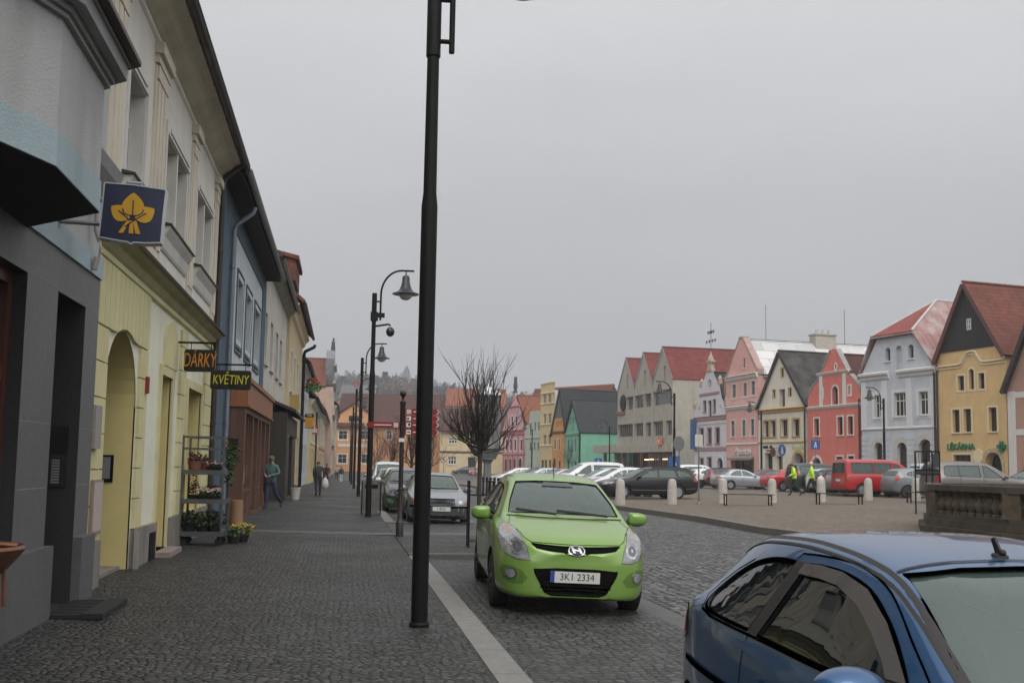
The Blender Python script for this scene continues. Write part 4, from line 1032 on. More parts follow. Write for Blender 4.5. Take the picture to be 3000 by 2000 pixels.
# --- grey stone bank building with an oriel
h = LHouse('corner_building', 'grey granite clad building with a plaster oriel at the left edge', 1.0, 11.85, -2.8, 9, cat='building')
gs = pmat('granite_cladding', (.125, .125, .128), rough=.55, var=.16, vs=14, bump=.12, bs=220, stain=.25, detail=9)
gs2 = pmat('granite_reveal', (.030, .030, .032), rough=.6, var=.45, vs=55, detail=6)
gp = pmat('granite_plinth', (.115, .115, .117), rough=.6, var=.14, vs=14, bump=.12, bs=220, stain=.35, detail=9)
pl = stucco('wall_grey_plaster', (.42, .425, .415), .2); bb = stucco('band_blue_grey', (.36, .44, .47), .2)
mah = pmat('mahogany', (.075, .022, .012), rough=.35, var=.3, vs=9, coat=.3)
# ground floor: door opening and shop window opening, deep reveals
sd_ = lambda s: s - 1.0
h.holes = [rloop(sd_(10.22), sd_(11.27), -.2, 3.24), rloop(sd_(6.9), sd_(9.26), .80, 3.24), rloop(sd_(3.2), sd_(5.6), .80, 3.24)]
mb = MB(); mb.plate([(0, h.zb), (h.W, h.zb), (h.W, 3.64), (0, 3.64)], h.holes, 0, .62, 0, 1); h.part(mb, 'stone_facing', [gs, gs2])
mb = MB(); mb.box((0, .02, 3.645), (h.W, 9, 9.2)); mb.box((0, .66, h.zb), (h.W, 9, 3.64)); h.part(mb, 'wall', pl)
mb = MB(); mb.box((0, -.025, 3.64), (h.W, .02, 3.88)); h.part(mb, 'blue_band', bb)
# panel joints and plinth
mb = MB()
for z in (1.32, 1.93, 3.26):
    for a, b in ((0, 3.19), (5.61, 6.89), (9.27, 10.21), (11.28, 11.85)): mb.box((max(0, a - 1), -.002, z), (b - 1, .001, z + .008))
h.part(mb, 'stone_joint', pmat('joint_pale', (.26, .25, .24), rough=.9))
for a, b in ((1.0, 10.22), (11.28, 11.85)): h.part(MB().box((a - 1, -.09, h.zb), (b - 1, 0, .77)), 'plinth', gp)
# window and door joinery
for a, b in ((6.9, 9.26), (3.2, 5.6)):
    f = MB(); lp = rloop(sd_(a), sd_(b), .80, 3.24); ring(f, lp, -.12, .12, .25); f.box((sd_(a) + .1, .13, 2.25), (sd_(b) - .1, .25, 2.42)); f.box((sd_((a + b) / 2) - .06, .13, .9), (sd_((a + b) / 2) + .06, .25, 3.1)); f.box((sd_(a) + .1, .16, 1.72), (sd_(b) - .1, .26, 2.24))
    w_ = f.build('window', mah, h.root); MB().quad((sd_(a), .24, .8), (sd_(b), .24, .8), (sd_(b), .24, 3.24), (sd_(a), .24, 3.24)).build('pane', G_dark, w_)
f = MB(); a, b = sd_(10.22), sd_(11.27); ring(f, rloop(a, b, -.2, 3.24), -.09, .30, .44); f.box((a + .05, .42, 2.12), (b - .05, .52, 2.25)); f.box((a + .08, .47, -.1), (b - .08, .51, 2.12))
d_ = f.build('door', mah, h.root); MB().quad((a + .08, .46, 2.25), (b - .08, .46, 2.25), (b - .08, .46, 3.2), (a + .08, .46, 3.2)).build('pane', G_dark, d_)
mb = MB(); mb.tube([(a + .18, .38, 1.08), (a + .30, .38, 1.08)], .014, 8); mb.tube([(a + .18, .38, 1.08), (a + .18, .46, 1.08)], .014, 8); mb.lathe([(.03, 0), (.03, .01)], 10, 0, Matrix.Translation((a + .18, .46, 1.2)) @ Matrix.Rotation(PI / 2, 4, 'X')); mb.build('handle', pmat('brass', (.45, .33, .16), rough=.3, metal=1), d_, smooth=True)
mb = MB(); mb.box((b - .018, .10, 1.30), (b - .001, .40, 1.62)); ip = h.part(mb, 'intercom', pmat('intercom_plate', (.05, .05, .05), rough=.4, metal=.5)); mb = MB()
for i in range(9): mb.box((b - .024, .17, 1.34 + i * .029), (b - .0175, .25, 1.36 + i * .029))
h.part(mb, 'name_plate', pmat('name_plate_grey', (.22, .22, .22)), ip)
mb = MB(); mb.box((b - .015, .10, 1.66), (b - .001, .40, 1.95)); h.part(mb, 'letter_flap', pmat('flap_dark', (.035, .034, .033), rough=.35, metal=.4))
# oriel: local u = s-1, y = -(t+2.8)
P = [(sd_(6.62), 0), (sd_(7.22), -.76), (sd_(8.50), -.76), (sd_(9.16), 0)]
P0 = [(sd_(5.9), 0), (sd_(6.6), -.52), (sd_(7.18), -.76), (sd_(8.47), -.75), (sd_(9.16), 0)]
zb_, zm_, zt_ = 3.63, 3.89, 4.76
mb = MB(); mb.slab([(p[0], p[1], zm_) for p in P0], (0, 0, zt_ - zm_ + .1)); orl = h.part(mb, 'oriel', pl)
mb = MB()
def off(Pl, d): return [(Pl[0][0] - d, Pl[0][1])] + [(p[0] + (d * .4 if i > 1 else -d * .4), p[1] - d) for i, p in enumerate(Pl[1:-1])] + [(Pl[-1][0] + d, Pl[-1][1])]
mb.slab([(p[0], p[1], zb_ + .004) for p in off(P0, .012)], (0, 0, zm_ - zb_ - .004)); h.part(mb, 'blue_band', bb, orl)
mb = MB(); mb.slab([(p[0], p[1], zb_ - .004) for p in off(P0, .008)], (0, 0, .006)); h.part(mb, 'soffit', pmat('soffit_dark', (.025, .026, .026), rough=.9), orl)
mb = MB()
for d, za, zc in ((.04, 4.69, 4.73), (.07, 4.73, 4.78), (.16, 4.78, 4.90), (.18, 4.90, 4.93)):
    mb.slab([(p[0], p[1], za) for p in off(P0, d)], (0, 0, zc - za - .003))
h.part(mb, 'cornice', pmat('moulding_grey', (.30, .305, .30), rough=.8, var=.1), orl)
mb = MB(); mb.slab([(p[0], p[1], 4.93) for p in off(P0, .26)], (0, 0, .04)); h.part(mb, 'flashing', W_dkbrown, orl)
h.band(4.55, [(0, 0), (.05, .05), (.16, .2), (.2, .32), (0, .36)], pmat('moulding_grey', (0, 0, 0)), 'cornice', sd_(9.9), sd_(11.85))
mb = MB(); mb.tube([(sd_(11.3), -.06, 4.55), (sd_(11.3), -.06, 4.1), (sd_(11.32), -.1, 3.98)], .03, 8); mb.tube([(sd_(11.32), -.1, 4.0), (sd_(11.26), -.12, 3.9), (sd_(11.3), -.1, 3.78)], .012, 6); mb.tube([(sd_(11.3), -.08, 3.8), (sd_(11.3), -.06, 3.66)], .035, 8); h.part(mb, 'cable_box', pmat('box_grey', (.33, .30, .28), rough=.6), None, True)
h.eaves_roof(9.2, .4, t_brown, ridge=(5, 4))

# --- yellow house
h = LHouse('town_house', 'yellow and cream town house with an arched doorway and heavy cornice', 11.85, 22.35, -2.9, 10)
ylw = stucco('wall_yellow', (.63, .58, .335), .15); cream = stucco('wall_pale_cream', (.75, .74, .60), .1); upw = stucco('wall_upper_cream', (.68, .65, .59), .12)
bei = stucco('pilaster_beige', (.64, .58, .48), .1); olive = pmat('cornice_olive', (.36, .32, .17), rough=.85, var=.12, stain=.3); sto = pmat('plinth_stone', (.23, .205, .18), rough=.8, var=.3, vs=3, stain=.5, bump=.2, bs=60, streak=True)
yl_dk = pmat('wall_yellow_reveal', (.66, .55, .24), rough=.9, var=.06)
q = lambda s: s - 11.85
mb = MB()
arch = rloop(q(12.70), q(14.62), -.3, 3.29, 'round', 16)
o2 = rloop(q(16.45), q(17.42), .16, 2.96); o3 = rloop(q(19.2), q(21.0), .62, 2.95)
mb.plate([(0, -.6), (h.W, -.6), (h.W, 4.0), (0, 4.0)], [arch, o2, o3], 0, .02, 0, 1)
fw = h.part(mb, 'ground_floor_wall', [cream, yl_dk])
for lp, dp in ((arch, .95), (o2, .42), (o3, .38)):
    mb = MB(); n = len(lp); vs_ = [(p[0], .0, p[1]) for p in lp] + [(p[0], dp, p[1]) for p in lp]; mb.add(vs_, [(i, (i + 1) % n, n + (i + 1) % n, n + i) for i in range(n)])
    h.part(mb, 'reveal', yl_dk)
# doorway joinery, teal
teal = pmat('door_teal', (.20, .27, .22), rough=.5, var=.1, vs=4)
f = MB(); dl = rloop(q(12.70), q(14.62), .12, 3.27, 'round', 16); ring(f, dl, -.11, .84, .93); f.box((q(12.75), .85, 2.16), (q(14.57), .93, 2.26)); f.box((q(12.75), .86, 2.34), (q(14.57), .93, 2.40)); f.box((q(13.60), .84, .2), (q(13.72), .93, 2.2)); f.box((q(12.75), .86, .13), (q(14.57), .92, .62)); f.box((q(12.95), .845, .2), (q(13.5), .86, .5)); f.box((q(13.82), .845, .2), (q(14.4), .86, .5))
d_ = f.build('door', teal, h.root); MB().add([(p[0], .91, p[1]) for p in dl], [tuple(range(len(dl)))]).build('pane', G_cool, d_)
mb = MB(); mb.tube([(q(13.55), .78, 1.05), (q(13.55), .78, 1.35)], .018, 8); mb.build('handle', pmat('brass', (0, 0, 0)), d_)
mb = MB(); mb.box((q(12.6), .1, .0), (q(14.68), .98, .13)); h.part(mb, 'door_step', sto)
f = MB(); ring(f, o2, -.09, .30, .40); f.box((q(16.5), .31, 2.2), (q(17.4), .40, 2.3)); d_ = f.build('door', ylw, h.root); MB().add([(p[0], .395, p[1]) for p in o2], [tuple(range(4))]).build('pane', G_dark, d_)
mb = MB(); mb.box((q(16.35), -.28, -.2), (q(17.52), .40, .16)); h.part(mb, 'door_step', pmat('step_pinkish', (.28, .22, .20), rough=.8, var=.2, vs=4))
f = MB(); ring(f, o3, -.09, .28, .37); f.box((q(20.06), .29, .7), (q(20.14), .37, 2.9)); d_ = f.build('shop_window', ylw, h.root); MB().add([(p[0], .36, p[1]) for p in o3], [tuple(range(4))]).build('pane', G_dark, d_)
# rusticated yellow fields: blocks with open joints
mb = MB()
def blocks(s0, s1, z0, z1, step, y=-.045, gap=.018):
    z = z0
    while z < z1 - .05:
        mb.box((q(s0), y, z), (q(s1), 0, min(z + step - gap, z1))); z += step
for bq in ((11.87, 12.66, .64, 3.2, .425), (14.66, 15.17, .64, 3.2, .425), (18.15, 18.80, .64, 3.9, .425), (21.25, 22.33, .64, 3.9, .425)):
    mb = MB(); blocks(*bq); h.part(mb, 'rustication', ylw)
mb = MB()
# voussoir slabs above the arch
n_ = 13
for i in range(n_):
    u0 = q(11.87) + (q(15.17) - q(11.87)) * i / n_ + .008; u1 = q(11.87) + (q(15.17) - q(11.87)) * (i + 1) / n_ - .008
    c = (q(12.70) + q(14.62)) / 2; r = .985
    def zl(u):
        if abs(u - c) >= r: return 3.2
        return max(3.2, 2.70 + .60 * math.sqrt(max(0, 1 - ((u - c) / r) ** 2)))
    if max(zl(u0), zl(u1)) > 3.2 or True:
        a_, b_ = max(3.2, zl(u0)) + .0, max(3.2, zl(u1)) + .0
        mb.slab([(u0, -.045, a_), (u1, -.045, b_), (u1, -.045, 3.98), (u0, -.045, 3.98)], (0, .045, 0))
h.part(mb, 'rustication', ylw)
for o_ in (o2, o3): mb = MB(); ring(mb, o_, .16, -.035, .0); h.part(mb, 'surround', ylw)
c = q(17.15); nl = [(c - .62, 3.02), (c + .62, 3.02), (c + .62, 3.36)] + [(c + .62 * math.cos(PI * i / 10), 3.36 + .42 * math.sin(PI * i / 10)) for i in range(1, 10)] + [(c - .62, 3.36)]
mb = MB(); mb.plate([(p[0], p[1] + .1) for p in nl], [], -.045, 0, side=.045); h.part(mb, 'blind_arch', ylw)
for a, b in ((11.86, 12.68), (17.52, 22.34)): h.part(MB().box((q(a), -.07, -.6), (q(b), 0, .63)), 'plinth', sto)
mb = MB(); mb.box((q(14.70), -.07, -.6), (q(16.36), 0, .63))
mb.slab([(q(14.62), -.07, -.6), (q(14.62), -.07, .62), (q(14.70), -.13, .62), (q(14.70), -.13, -.6)], (.02, 0, 0)); h.part(mb, 'plinth', sto)
mb = MB(); mb.box((q(15.75), -.085, .02), (q(16.2), -.06, .5)); h.part(mb, 'cellar_vent', M_black)
# cornice between the floors
h.band(3.98, [(0, 0), (.05, .03), (.05, .10)], ylw, 'architrave')
h.band(4.08, [(.03, 0), (.07, .05), (.11, .14), (.21, .19), (.24, .23)], olive, 'cornice'); h.band(4.31, [(.29, 0), (.30, .03), (.02, .09)], M_gut, 'flashing')
# upper floor
zE = 8.05
h.holes = []; h.wins = []
wfr = pmat('window_grey_white', (.55, .55, .53), rough=.5)
for a, b in ((13.2, 14.3), (16.03, 17.02), (17.12, 18.10), (19.32, 20.32), (20.42, 21.46)):
    h.win((q(a), q(b), 5.30, 6.72), wfr, G_cool, nx=1, tz=(.66,), rec=.24, fw=.06)
h.wall([(0, 4.0), (h.W, 4.0), (h.W, zE), (0, zE)], upw, side=False)
mb = MB(); mb.box((0.01, .3, 4.0), (h.W - .01, 10, zE)); mb.box((.01, 1.02, -.6), (h.W - .01, 10, 4.0)); h.part(mb, 'rear_wall', upw)
# surrounds, sills
for a, b in ((13.08, 14.42), (15.86, 18.28), (19.14, 21.64)):
    mb = MB(); mb.box((q(a), -.03, 6.74), (q(b), 0, 6.93)); mb.box((q(a), -.028, 5.28), (q(a) + .1, 0, 6.738)); mb.box((q(b) - .1, -.028, 5.28), (q(b), 0, 6.738)); mb.box((q(a) + .25, -.05, 6.80), (q(b) - .25, -.03, 6.86)); h.part(mb, 'window_surround', pmat('surround_white', (.62, .60, .57), rough=.85, var=.05))
    h.band(4.86, [(.02, 0), (.04, .04), (.06, .22), (.12, .32), (.14, .38)], pmat('sill_white', (.56, .54, .50), rough=.85, var=.06, stain=.3), 'sill', q(a), q(b)); h.band(5.245, [(.17, 0), (.17, .02), (.02, .05)], M_gut, 'sill_flashing', q(a) - .04, q(b) + .04)
# pilasters with fluting and capital blocks
for a, b in ((11.95, 12.85), (14.80, 15.72), (18.42, 19.02), (21.72, 22.30)):
    w = b - a; pp, pc = MB(), MB(); pp.box((q(a), -.03, 4.42), (q(b), 0, 7.40))
    for k in (.12, .40, .68): pp.box((q(a) + w * k, -.05, 4.75), (q(a) + w * (k + .2), -.03, 7.18))
    pc.box((q(a) - .02, -.07, 7.42), (q(b) + .02, 0, 7.55)); pc.box((q(a) - .05, -.13, 7.552), (q(b) + .05, 0, 7.72)); pc.box((q(a) + .05, -.06, 7.2), (q(b) - .05, -.0, 7.40))
    h.part(pc, 'capital', bei, h.part(pp, 'pilaster', bei))
h.band(7.74, [(0, 0), (.04, .03), (.04, .10)], upw, 'architrave'); h.band(7.86, [(.02, 0), (.1, .06), (.24, .14), (.34, .26), (.46, .32), (.47, .36)], pmat('eaves_moulding', (.60, .54, .42), rough=.85, var=.1, stain=.3), 'eaves_cornice')
h.eaves_roof(8.32, .50, t_brown, ridge=(6, 5.2), gut=M_gut)
h.pipe(q(22.30), -.3, 7.7, M_gut, .06, .10, .55)
# small fixtures on the wall
mb = MB(); mb.box((q(11.98), -.10, 1.72), (q(12.28), -.045, 2.22)); h.part(mb, 'meter_box', pmat('box_grey', (0, 0, 0)))
mb = MB(); mb.box((q(12.12), -.085, .72), (q(12.58), -.05, 1.36)); nb_ = h.part(mb, 'notice_board', pmat('notice_frame', (.30, .22, .19), rough=.6)); mb = MB(); mb.box((q(12.15), -.09, .76), (q(12.55), -.084, 1.33)); h.part(mb, 'paper', pmat('paper_pinkish', (.48, .40, .37), rough=.7, var=.12, vs=12), nb_)
mb = MB(); mb.box((q(14.60), .25, 1.28), (q(14.618), .60, 1.66)); ip = h.part(mb, 'intercom', M_black); mb = MB(); mb.box((q(14.594), .29, 1.33), (q(14.602), .56, 1.63)); h.part(mb, 'intercom_face', pmat('intercom_grey', (.22, .22, .23), rough=.4, var=.3, vs=30), ip)
mb = MB(); mb.box((q(15.0), -.09, 2.56), (q(15.1), -.045, 2.80)); h.part(mb, 'alarm_box', pmat('alarm_red', (.25, .03, .02)))

# --- blue grey house with brown shopfront
h = LHouse('town_house', 'blue grey town house above the carved brown wooden shopfront', 22.36, 36.0, -2.9, 10)
blu = stucco('wall_slate_blue', (.10, .14, .175), .3); lbl = stucco('wall_pale_blue', (.53, .57, .59), .15)
q = lambda s: s - 22.36
for a, b in ((26.85, 28.1), (29.3, 30.75), (32.05, 33.75)): h.win((q(a), q(b), 4.82, 6.45), W_grey, G_cool, nx=2, tz=(.66,), rec=.2, sur=lbl, sw=.13)
h.wall([(0, h.zb), (h.W, h.zb), (h.W, 8.0), (0, 8.0)], lbl)
mb = MB(); mb.box((0, -.04, h.zb), (q(25.9), 0, 8.0)); mb.box((q(25.9), -.03, 7.45), (h.W, 0, 8.0)); mb.box((q(34.6), -.035, 3.8), (h.W, 0, 7.45)); h.part(mb, 'blue_trim', blu)
mb = MB()
for a, b in ((26.85, 28.1), (29.3, 30.75), (32.05, 33.75)):
    ring(mb, rloop(q(a) - .16, q(b) + .16, 4.5, 6.62), .05, -.04, 0)
    mb.box((q(a), -.05, 4.58), (q(b), 0, 4.66))
h.part(mb, 'window_trim', blu)
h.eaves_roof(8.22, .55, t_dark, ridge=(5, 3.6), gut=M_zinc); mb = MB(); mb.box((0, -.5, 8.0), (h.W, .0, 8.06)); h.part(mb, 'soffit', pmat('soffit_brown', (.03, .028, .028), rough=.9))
h.pipe(q(24.6), -.2, 7.2, pmat('pipe_blue_grey', (.20, .23, .26), rough=.45, metal=.3), .055, .12, .6)
brn = pmat('carved_wood', (.115, .052, .030), rough=.55, var=.35, vs=3, bump=.25, bs=25, streak=True, stain=.4); brn2 = pmat('fascia_wood', (.26, .095, .035), rough=.5, var=.2, vs=2, streak=True)
a, b = q(26.2), q(35.2)
mb = MB(); mb.box((a, -.42, -.2), (b, -.02, .16)); mb.box((a, -.40, .16), (a + .32, -.02, 2.85)); mb.box((b - .32, -.40, .16), (b, -.02, 2.85))
for u in (a + 2.4, a + 4.0, a + 5.2, a + 6.8): mb.box((u, -.40, .16), (u + .24, -.06, 2.85))
mb.box((a + .3, -.37, .16), (a + 2.4, -.05, .85)); mb.box((a + 4.2, -.37, .16), (a + 5.2, -.05, .85)); mb.box((a + 7.0, -.37, .16), (b - .3, -.05, .85)); mb.box((a, -.39, 2.85), (b, -.02, 2.98))
for u0, u1 in ((a + .42, a + 1.3), (a + 1.45, a + 2.3), (a + 4.35, a + 5.1), (a + 7.1, a + 7.8)): ring(mb, rloop(u0, u1, .25, .78), .05, -.40, -.36)
for u in (a + .9, a + 1.65, a + 4.6, a + 7.6, a + 8.2): mb.box((u, -.34, .85), (u + .05, -.28, 2.85))
sf = h.part(mb, 'shopfront', brn)
mb = MB(); mb.box((a - .02, -.46, 3.0), (b + .02, -.02, 3.62)); mb.box((a - .08, -.52, 3.622), (b + .08, -.02, 3.74)); mb.box((a - .06, -.50, 2.982), (b + .06, -.02, 3.03)); h.part(mb, 'fascia', brn2, sf)
mb = MB(); mb.quad((a + .3, -.26, .85), (b - .3, -.26, .85), (b - .3, -.26, 2.85), (a + .3, -.26, 2.85)); mb.build('pane', glassmat('shop_pane', (.07, .055, .045), .05, 1.7), sf)
mb = MB()
for u, z in ((a + .65, 1.1), (a + 1.25, 1.0), (a + 1.95, 1.15), (a + 4.45, 1.05), (a + 7.4, 1.1)): mb.box((u, -.30, z), (u + .22, -.268, z + .34))
mb.build('poster', pmat('poster_white', (.6, .58, .54), rough=.6, var=.15, vs=14), sf)

# --- white house
h = LHouse('town_house', 'white plastered house with a green ground floor and dark brown portal', 36.0, 49.5, -2.9, 10)
q = lambda s: s - 36.0
wp = stucco('wall_old_white', (.545, .525, .465), .4); gr_ = stucco('wall_leaf_green', (.20, .33, .15), .1)
for a, b in ((36.6, 37.5), (39.2, 40.5), (42.3, 43.7), (44.9, 46.3)): h.win((q(a), q(b), 5.15, 7.0), W_grey, G_cool, nx=2, tz=(.66,), rec=.14, sill=wp)
h.wall([(0, h.zb), (h.W, h.zb), (h.W, 8.9), (0, 8.9)], wp)
mb = MB(); mb.box((0, -.03, h.zb), (h.W, 0, 3.2)); h.part(mb, 'green_base', gr_); mb = MB(); mb.box((.05, -.06, 2.95), (.75, -.03, 3.25)); h.part(mb, 'sign_box', M_white)
h.band(8.6, [(0, 0), (.1, .05), (.3, .2), (.4, .3)], pmat('eaves_mossy', (.30, .31, .22), rough=.9, stain=.4), 'eaves_cornice')
h.eaves_roof(9.0, .5, t_dark, ridge=(5, 3.8), gut=M_zinc)
blk = pmat('portal_wood', (.030, .021, .017), rough=.6, var=.3, vs=3, streak=True)
a, b = q(39.6), q(49.3)
mb = MB(); mb.box((a, -.72, -.3), (a + .5, -.03, 3.5)); mb.box((a + .5, -.62, -.3), (a + 4.0, -.03, 3.5)); mb.box((a + 6.6, -.62, -.3), (b, -.03, 3.5)); mb.box((a + 4.0, -.3, -.3), (a + 6.6, -.03, 3.5)); mb.box((a + .1, -.68, 2.7), (b - .1, -.03, 3.52))
pf = h.part(mb, 'portal', blk); mb = MB(); mb.slab([(a - .15, -.02, 4.05), (a - .15, -1.05, 3.62), (b + .2, -1.05, 3.62), (b + .2, -.02, 4.05)], (0, 0, -.12)); h.part(mb, 'canopy', pmat('canopy_dark', (.035, .03, .028), rough=.8), pf)
mb = MB(); mb.box((a + 1.2, -.66, 2.6), (a + 3.4, -.63, 3.3)); h.part(mb, 'signboard', pmat('board_tan', (.22, .17, .13), rough=.7), pf)

# --- cream house with red tile dormers
h = LHouse('town_house', 'narrow cream house with brick red tiled dormers and black downpipe', 49.5, 64.5, -2.75, 10)
q = lambda s: s - 49.5
cr_ = stucco('wall_sand', (.56, .46, .29), .2)
for i in range(4): h.win((q(51 + i * 3.4), q(52.3 + i * 3.4), 5.2, 7.2), W_white, G_cool, nx=2, tz=(.66,), sur=M_white, sill=M_white)
for i in range(4): h.win((q(50.6 + i * 3.4), q(52.6 + i * 3.4), .8, 3.0), W_brown, G_dark, nx=2)
h.wall([(0, h.zb), (h.W, h.zb), (h.W, 9.3), (0, 9.3)], cr_)
h.band(8.8, [(0, 0), (.15, .1), (.2, .3), (.4, .5), (.4, .6)], tz, 'eaves_cornice'); h.eaves_roof(9.6, .6, t_red, ridge=(5, 4.6), gut=M_gut)
h.pipe(q(63.9), -.3, 8.4, M_black, .1, .14, .8)
mb = MB(); mb.plate([(q(53), 9.5), (q(57), 9.5), (q(57), 12.3), (q(53), 12.3)], [], .15, 0, side=3); d_ = h.part(mb, 'dormer', pmat('dormer_brick', (.20, .075, .04), rough=.85, var=.2)); mb = MB(); mb.slab([(q(52.7), -.15, 12.2), (q(57.3), -.15, 12.2), (q(57.3), 3.5, 13.0), (q(52.7), 3.5, 13.0)], (0, 0, .22)); mb.box((q(52.85), .0, 11.1), (q(57.1), 1.25, 12.2)); h.part(mb, 'dormer_roof', t_red, d_)
mb = MB(); mb.box((q(51.0), -.5, 4.2), (q(51.08), -.05, 4.9)); mb.box((q(50.98), -.5, 4.9), (q(51.1), -.02, 4.95)); h.part(mb, 'wrought_sign', pmat('gilt', (.45, .33, .12), rough=.4, metal=.6))

# --- the rest of the row, each with its own look
def row(label, s0, s1, t, zE, wall, roof, wc, nwin, zw, rh=4.5, base=None, floors=2, over=.5, chim=False):
    h = LHouse('town_house', label, s0, s1, t, 11)
    w = (s1 - s0) / nwin; fz = fall(s0)
    for k in range(floors):
        for i in range(nwin):
            u = w * (i + .5)
            if k == 0: h.win((u - w * .28, u + w * .28, fz + .9, fz + 2.9), W_brown, G_dark, nx=2)
            else: h.win((u - w * .2, u + w * .2, zw + (k - 1) * 3.4 + fz, zw + 1.9 + (k - 1) * 3.4 + fz), wc, G_cool, nx=2, tz=(.66,), sur=M_white)
    h.wall([(0, h.zb), (h.W, h.zb), (h.W, zE), (0, zE)], wall)
    if base: mb = MB(); mb.box((0, -.04, h.zb), (h.W, 0, fz + 3.3)) if False else mb.box((0, -.05, fz + 3.3), (h.W, 0, fz + 3.6)); h.part(mb, 'string_course', base)
    h.band(zE - .5, [(0, 0), (.15, .1), (.2, .3), (.35, .45)], M_white, 'eaves_cornice'); h.eaves_roof(zE + .1, over, roof, ridge=(5.5, rh), gut=M_gut)
    if chim:
        mb = MB(); mb.box((h.W * .3, 3.6, zE + 2), (h.W * .3 + 1.4, 4.6, zE + rh + 1.6)); h.part(mb, 'chimney', pmat('brick_red', (0, 0, 0)))
    return h
lb = stucco('wall_ice_blue', (.50, .55, .60), .15)
h = row('ice blue house with a grey roof behind the black downpipe', 64.5, 80, -2.8, 7.9, lb, t_black, W_white, 5, 4.6, chim=True)
h = row('low pale yellow house with dark eaves and a downpipe in the middle', 80, 108, -2.6, 6.6, stucco('wall_butter', (.60, .50, .28), .2), t_brown, W_white, 6, 3.9, rh=4, base=bei)
h.pipe(14, -.6, 6.2, W_dkbrown, .09, .12)
h = row('cream house with a long tiled roof before the statue topped gable', 108, 140, -2.5, 7.2, cr_, t_red, W_white, 7, 4.2, rh=8, base=pt)
h = LHouse('gable_house', 'ornate pink and grey gabled house topped by a stone statue', 140, 158, -1.6, 14)
za = h.uv(975, 1035)[1]
for k in range(3):
    for i in range(4): h.win((1.8 + i * 4.2, 3.4 + i * 4.2, .8 + k * 4.2, 3.2 + k * 4.2), W_white, G_dark, nx=2, sur=M_white)
h.wall([(0, h.zb), (h.W, h.zb), (h.W, 13.6), (h.W * .85, 15), (h.W * .75, 16.3), (h.W * .6, 17.0), (h.W * .55, 18.0), (h.W * .45, 18.0), (h.W * .4, 17.0), (h.W * .25, 16.3), (h.W * .15, 15), (0, 13.6)], stucco('wall_statue_house', (.50, .36, .29), .4), eave=12)
for z in (3.7, 8.0, 12.4, 15.2): h.band(z, [(0, 0), (.25, .15), (.35, .4), (0, .55)], stucco('trim_statue_house', (.45, .38, .33), .3), 'string_course', *(() if z < 13 else (h.W * .2, h.W * .8)))
mb = MB(); mb.plate([(h.W * .25, 16.4), (h.W * .75, 16.4), (h.W * .55, 18.0), (h.W * .45, 18.0)], [], .0, 0, side=1.2); mb.box((h.W * .2, .0, 12.4), (h.W * .8, 1.2, 16.3)); h.part(mb, 'gable_back', pmat('gable_zinc', (.16, .17, .18), rough=.8, var=.3))
mb = MB(); M_ = Matrix.Translation((h.W * .5, .3, 18.0)) @ Matrix.Scale(.62, 4); mb.lathe([(.6, 0), (.5, .5), (.55, .7), (.42, 1.4), (.45, 2.0), (.28, 2.4), (.12, 2.55), (.2, 2.75), (.18, 3.0), (.03, 3.2)], 9, 0, M_); mb.tube([(h.W * .5 + .2, .3, 19.2), (h.W * .5 + .5, .2, 19.6), (h.W * .5 + .45, .2, 20)], .07, 6); h.part(mb, 'statue', pmat('old_stone', (0, 0, 0)), None, True)
h.gable_roof((h.W * .5, 16.6), (0, 12), (h.W, 12), t_red, front=1.0, D=14)
h = row('white and brown house beside the statue gable house', 158, 200, -1.4, 10.5, stucco('wall_beige_far', (.52, .43, .33), .3), t_brown, W_white, 8, 4.4, rh=5, floors=3)

# ---- things on the left walls
def plaque(name, label, cat, at, w, hgt, th, face_mat, edge_mat, axis=None, group=None):
    pass
# blue square sign with a yellow three leaf emblem, hung over the sidewalk
sg_ = empty('hanging_sign', 'dark blue square sign with a yellow three leaf emblem on a bracket', 'sign', (-2.115, 10.10, 4.004 - 4.25 * 1.2))
sg_.scale = (1.27, 1.2, 1.2)
navy = pmat('sign_navy', (.018, .022, .055), rough=.4, var=.1); gold = pmat('emblem_gold', (.56, .30, .012), rough=.45)
mb = MB(); ol = []
for i, (x, z) in enumerate(((-.23, 4.035), (.215, 4.02), (.235, 4.47), (-.215, 4.475))): ol.append((x, z))
lp = [(-.225, 4.045), (-.1, 4.028), (-.02, 4.02), (0, 4.005), (.02, 4.02), (.1, 4.02), (.215, 4.03), (.222, 4.25), (.235, 4.465), (0, 4.485), (-.205, 4.485), (-.215, 4.25)]
mb.plate(lp, [], -.06, 0); mb.plate(lp, [], .06, 0); n = len(lp); mb.add([(p[0], -.06, p[1]) for p in lp] + [(p[0], .06, p[1]) for p in lp], [(i, (i + 1) % n, n + (i + 1) % n, n + i) for i in range(n)])
bd_ = mb.build('panel', navy, sg_)
mb = MB(); ring(mb, lp, .010, -.066, .066); mb.build('rim', pmat('sign_rim', (.42, .45, .48), rough=.4), sg_)
def leaf(cx, cz, ang, L_, w_, n=14):
    out = []
    for i in range(n + 1):
        t = i / n; r = w_ * math.sin(PI * t) ** .72 * (1.22 - .55 * t); out.append((L_ * t, r))
    for i in range(n - 1, 0, -1):
        t = i / n; r = w_ * math.sin(PI * t) ** .72 * (1.22 - .55 * t); out.append((L_ * t, -r))
    c, s = math.cos(ang), math.sin(ang)
    return [(cx + c * a - s * b, cz + s * a + c * b) for a, b in out]
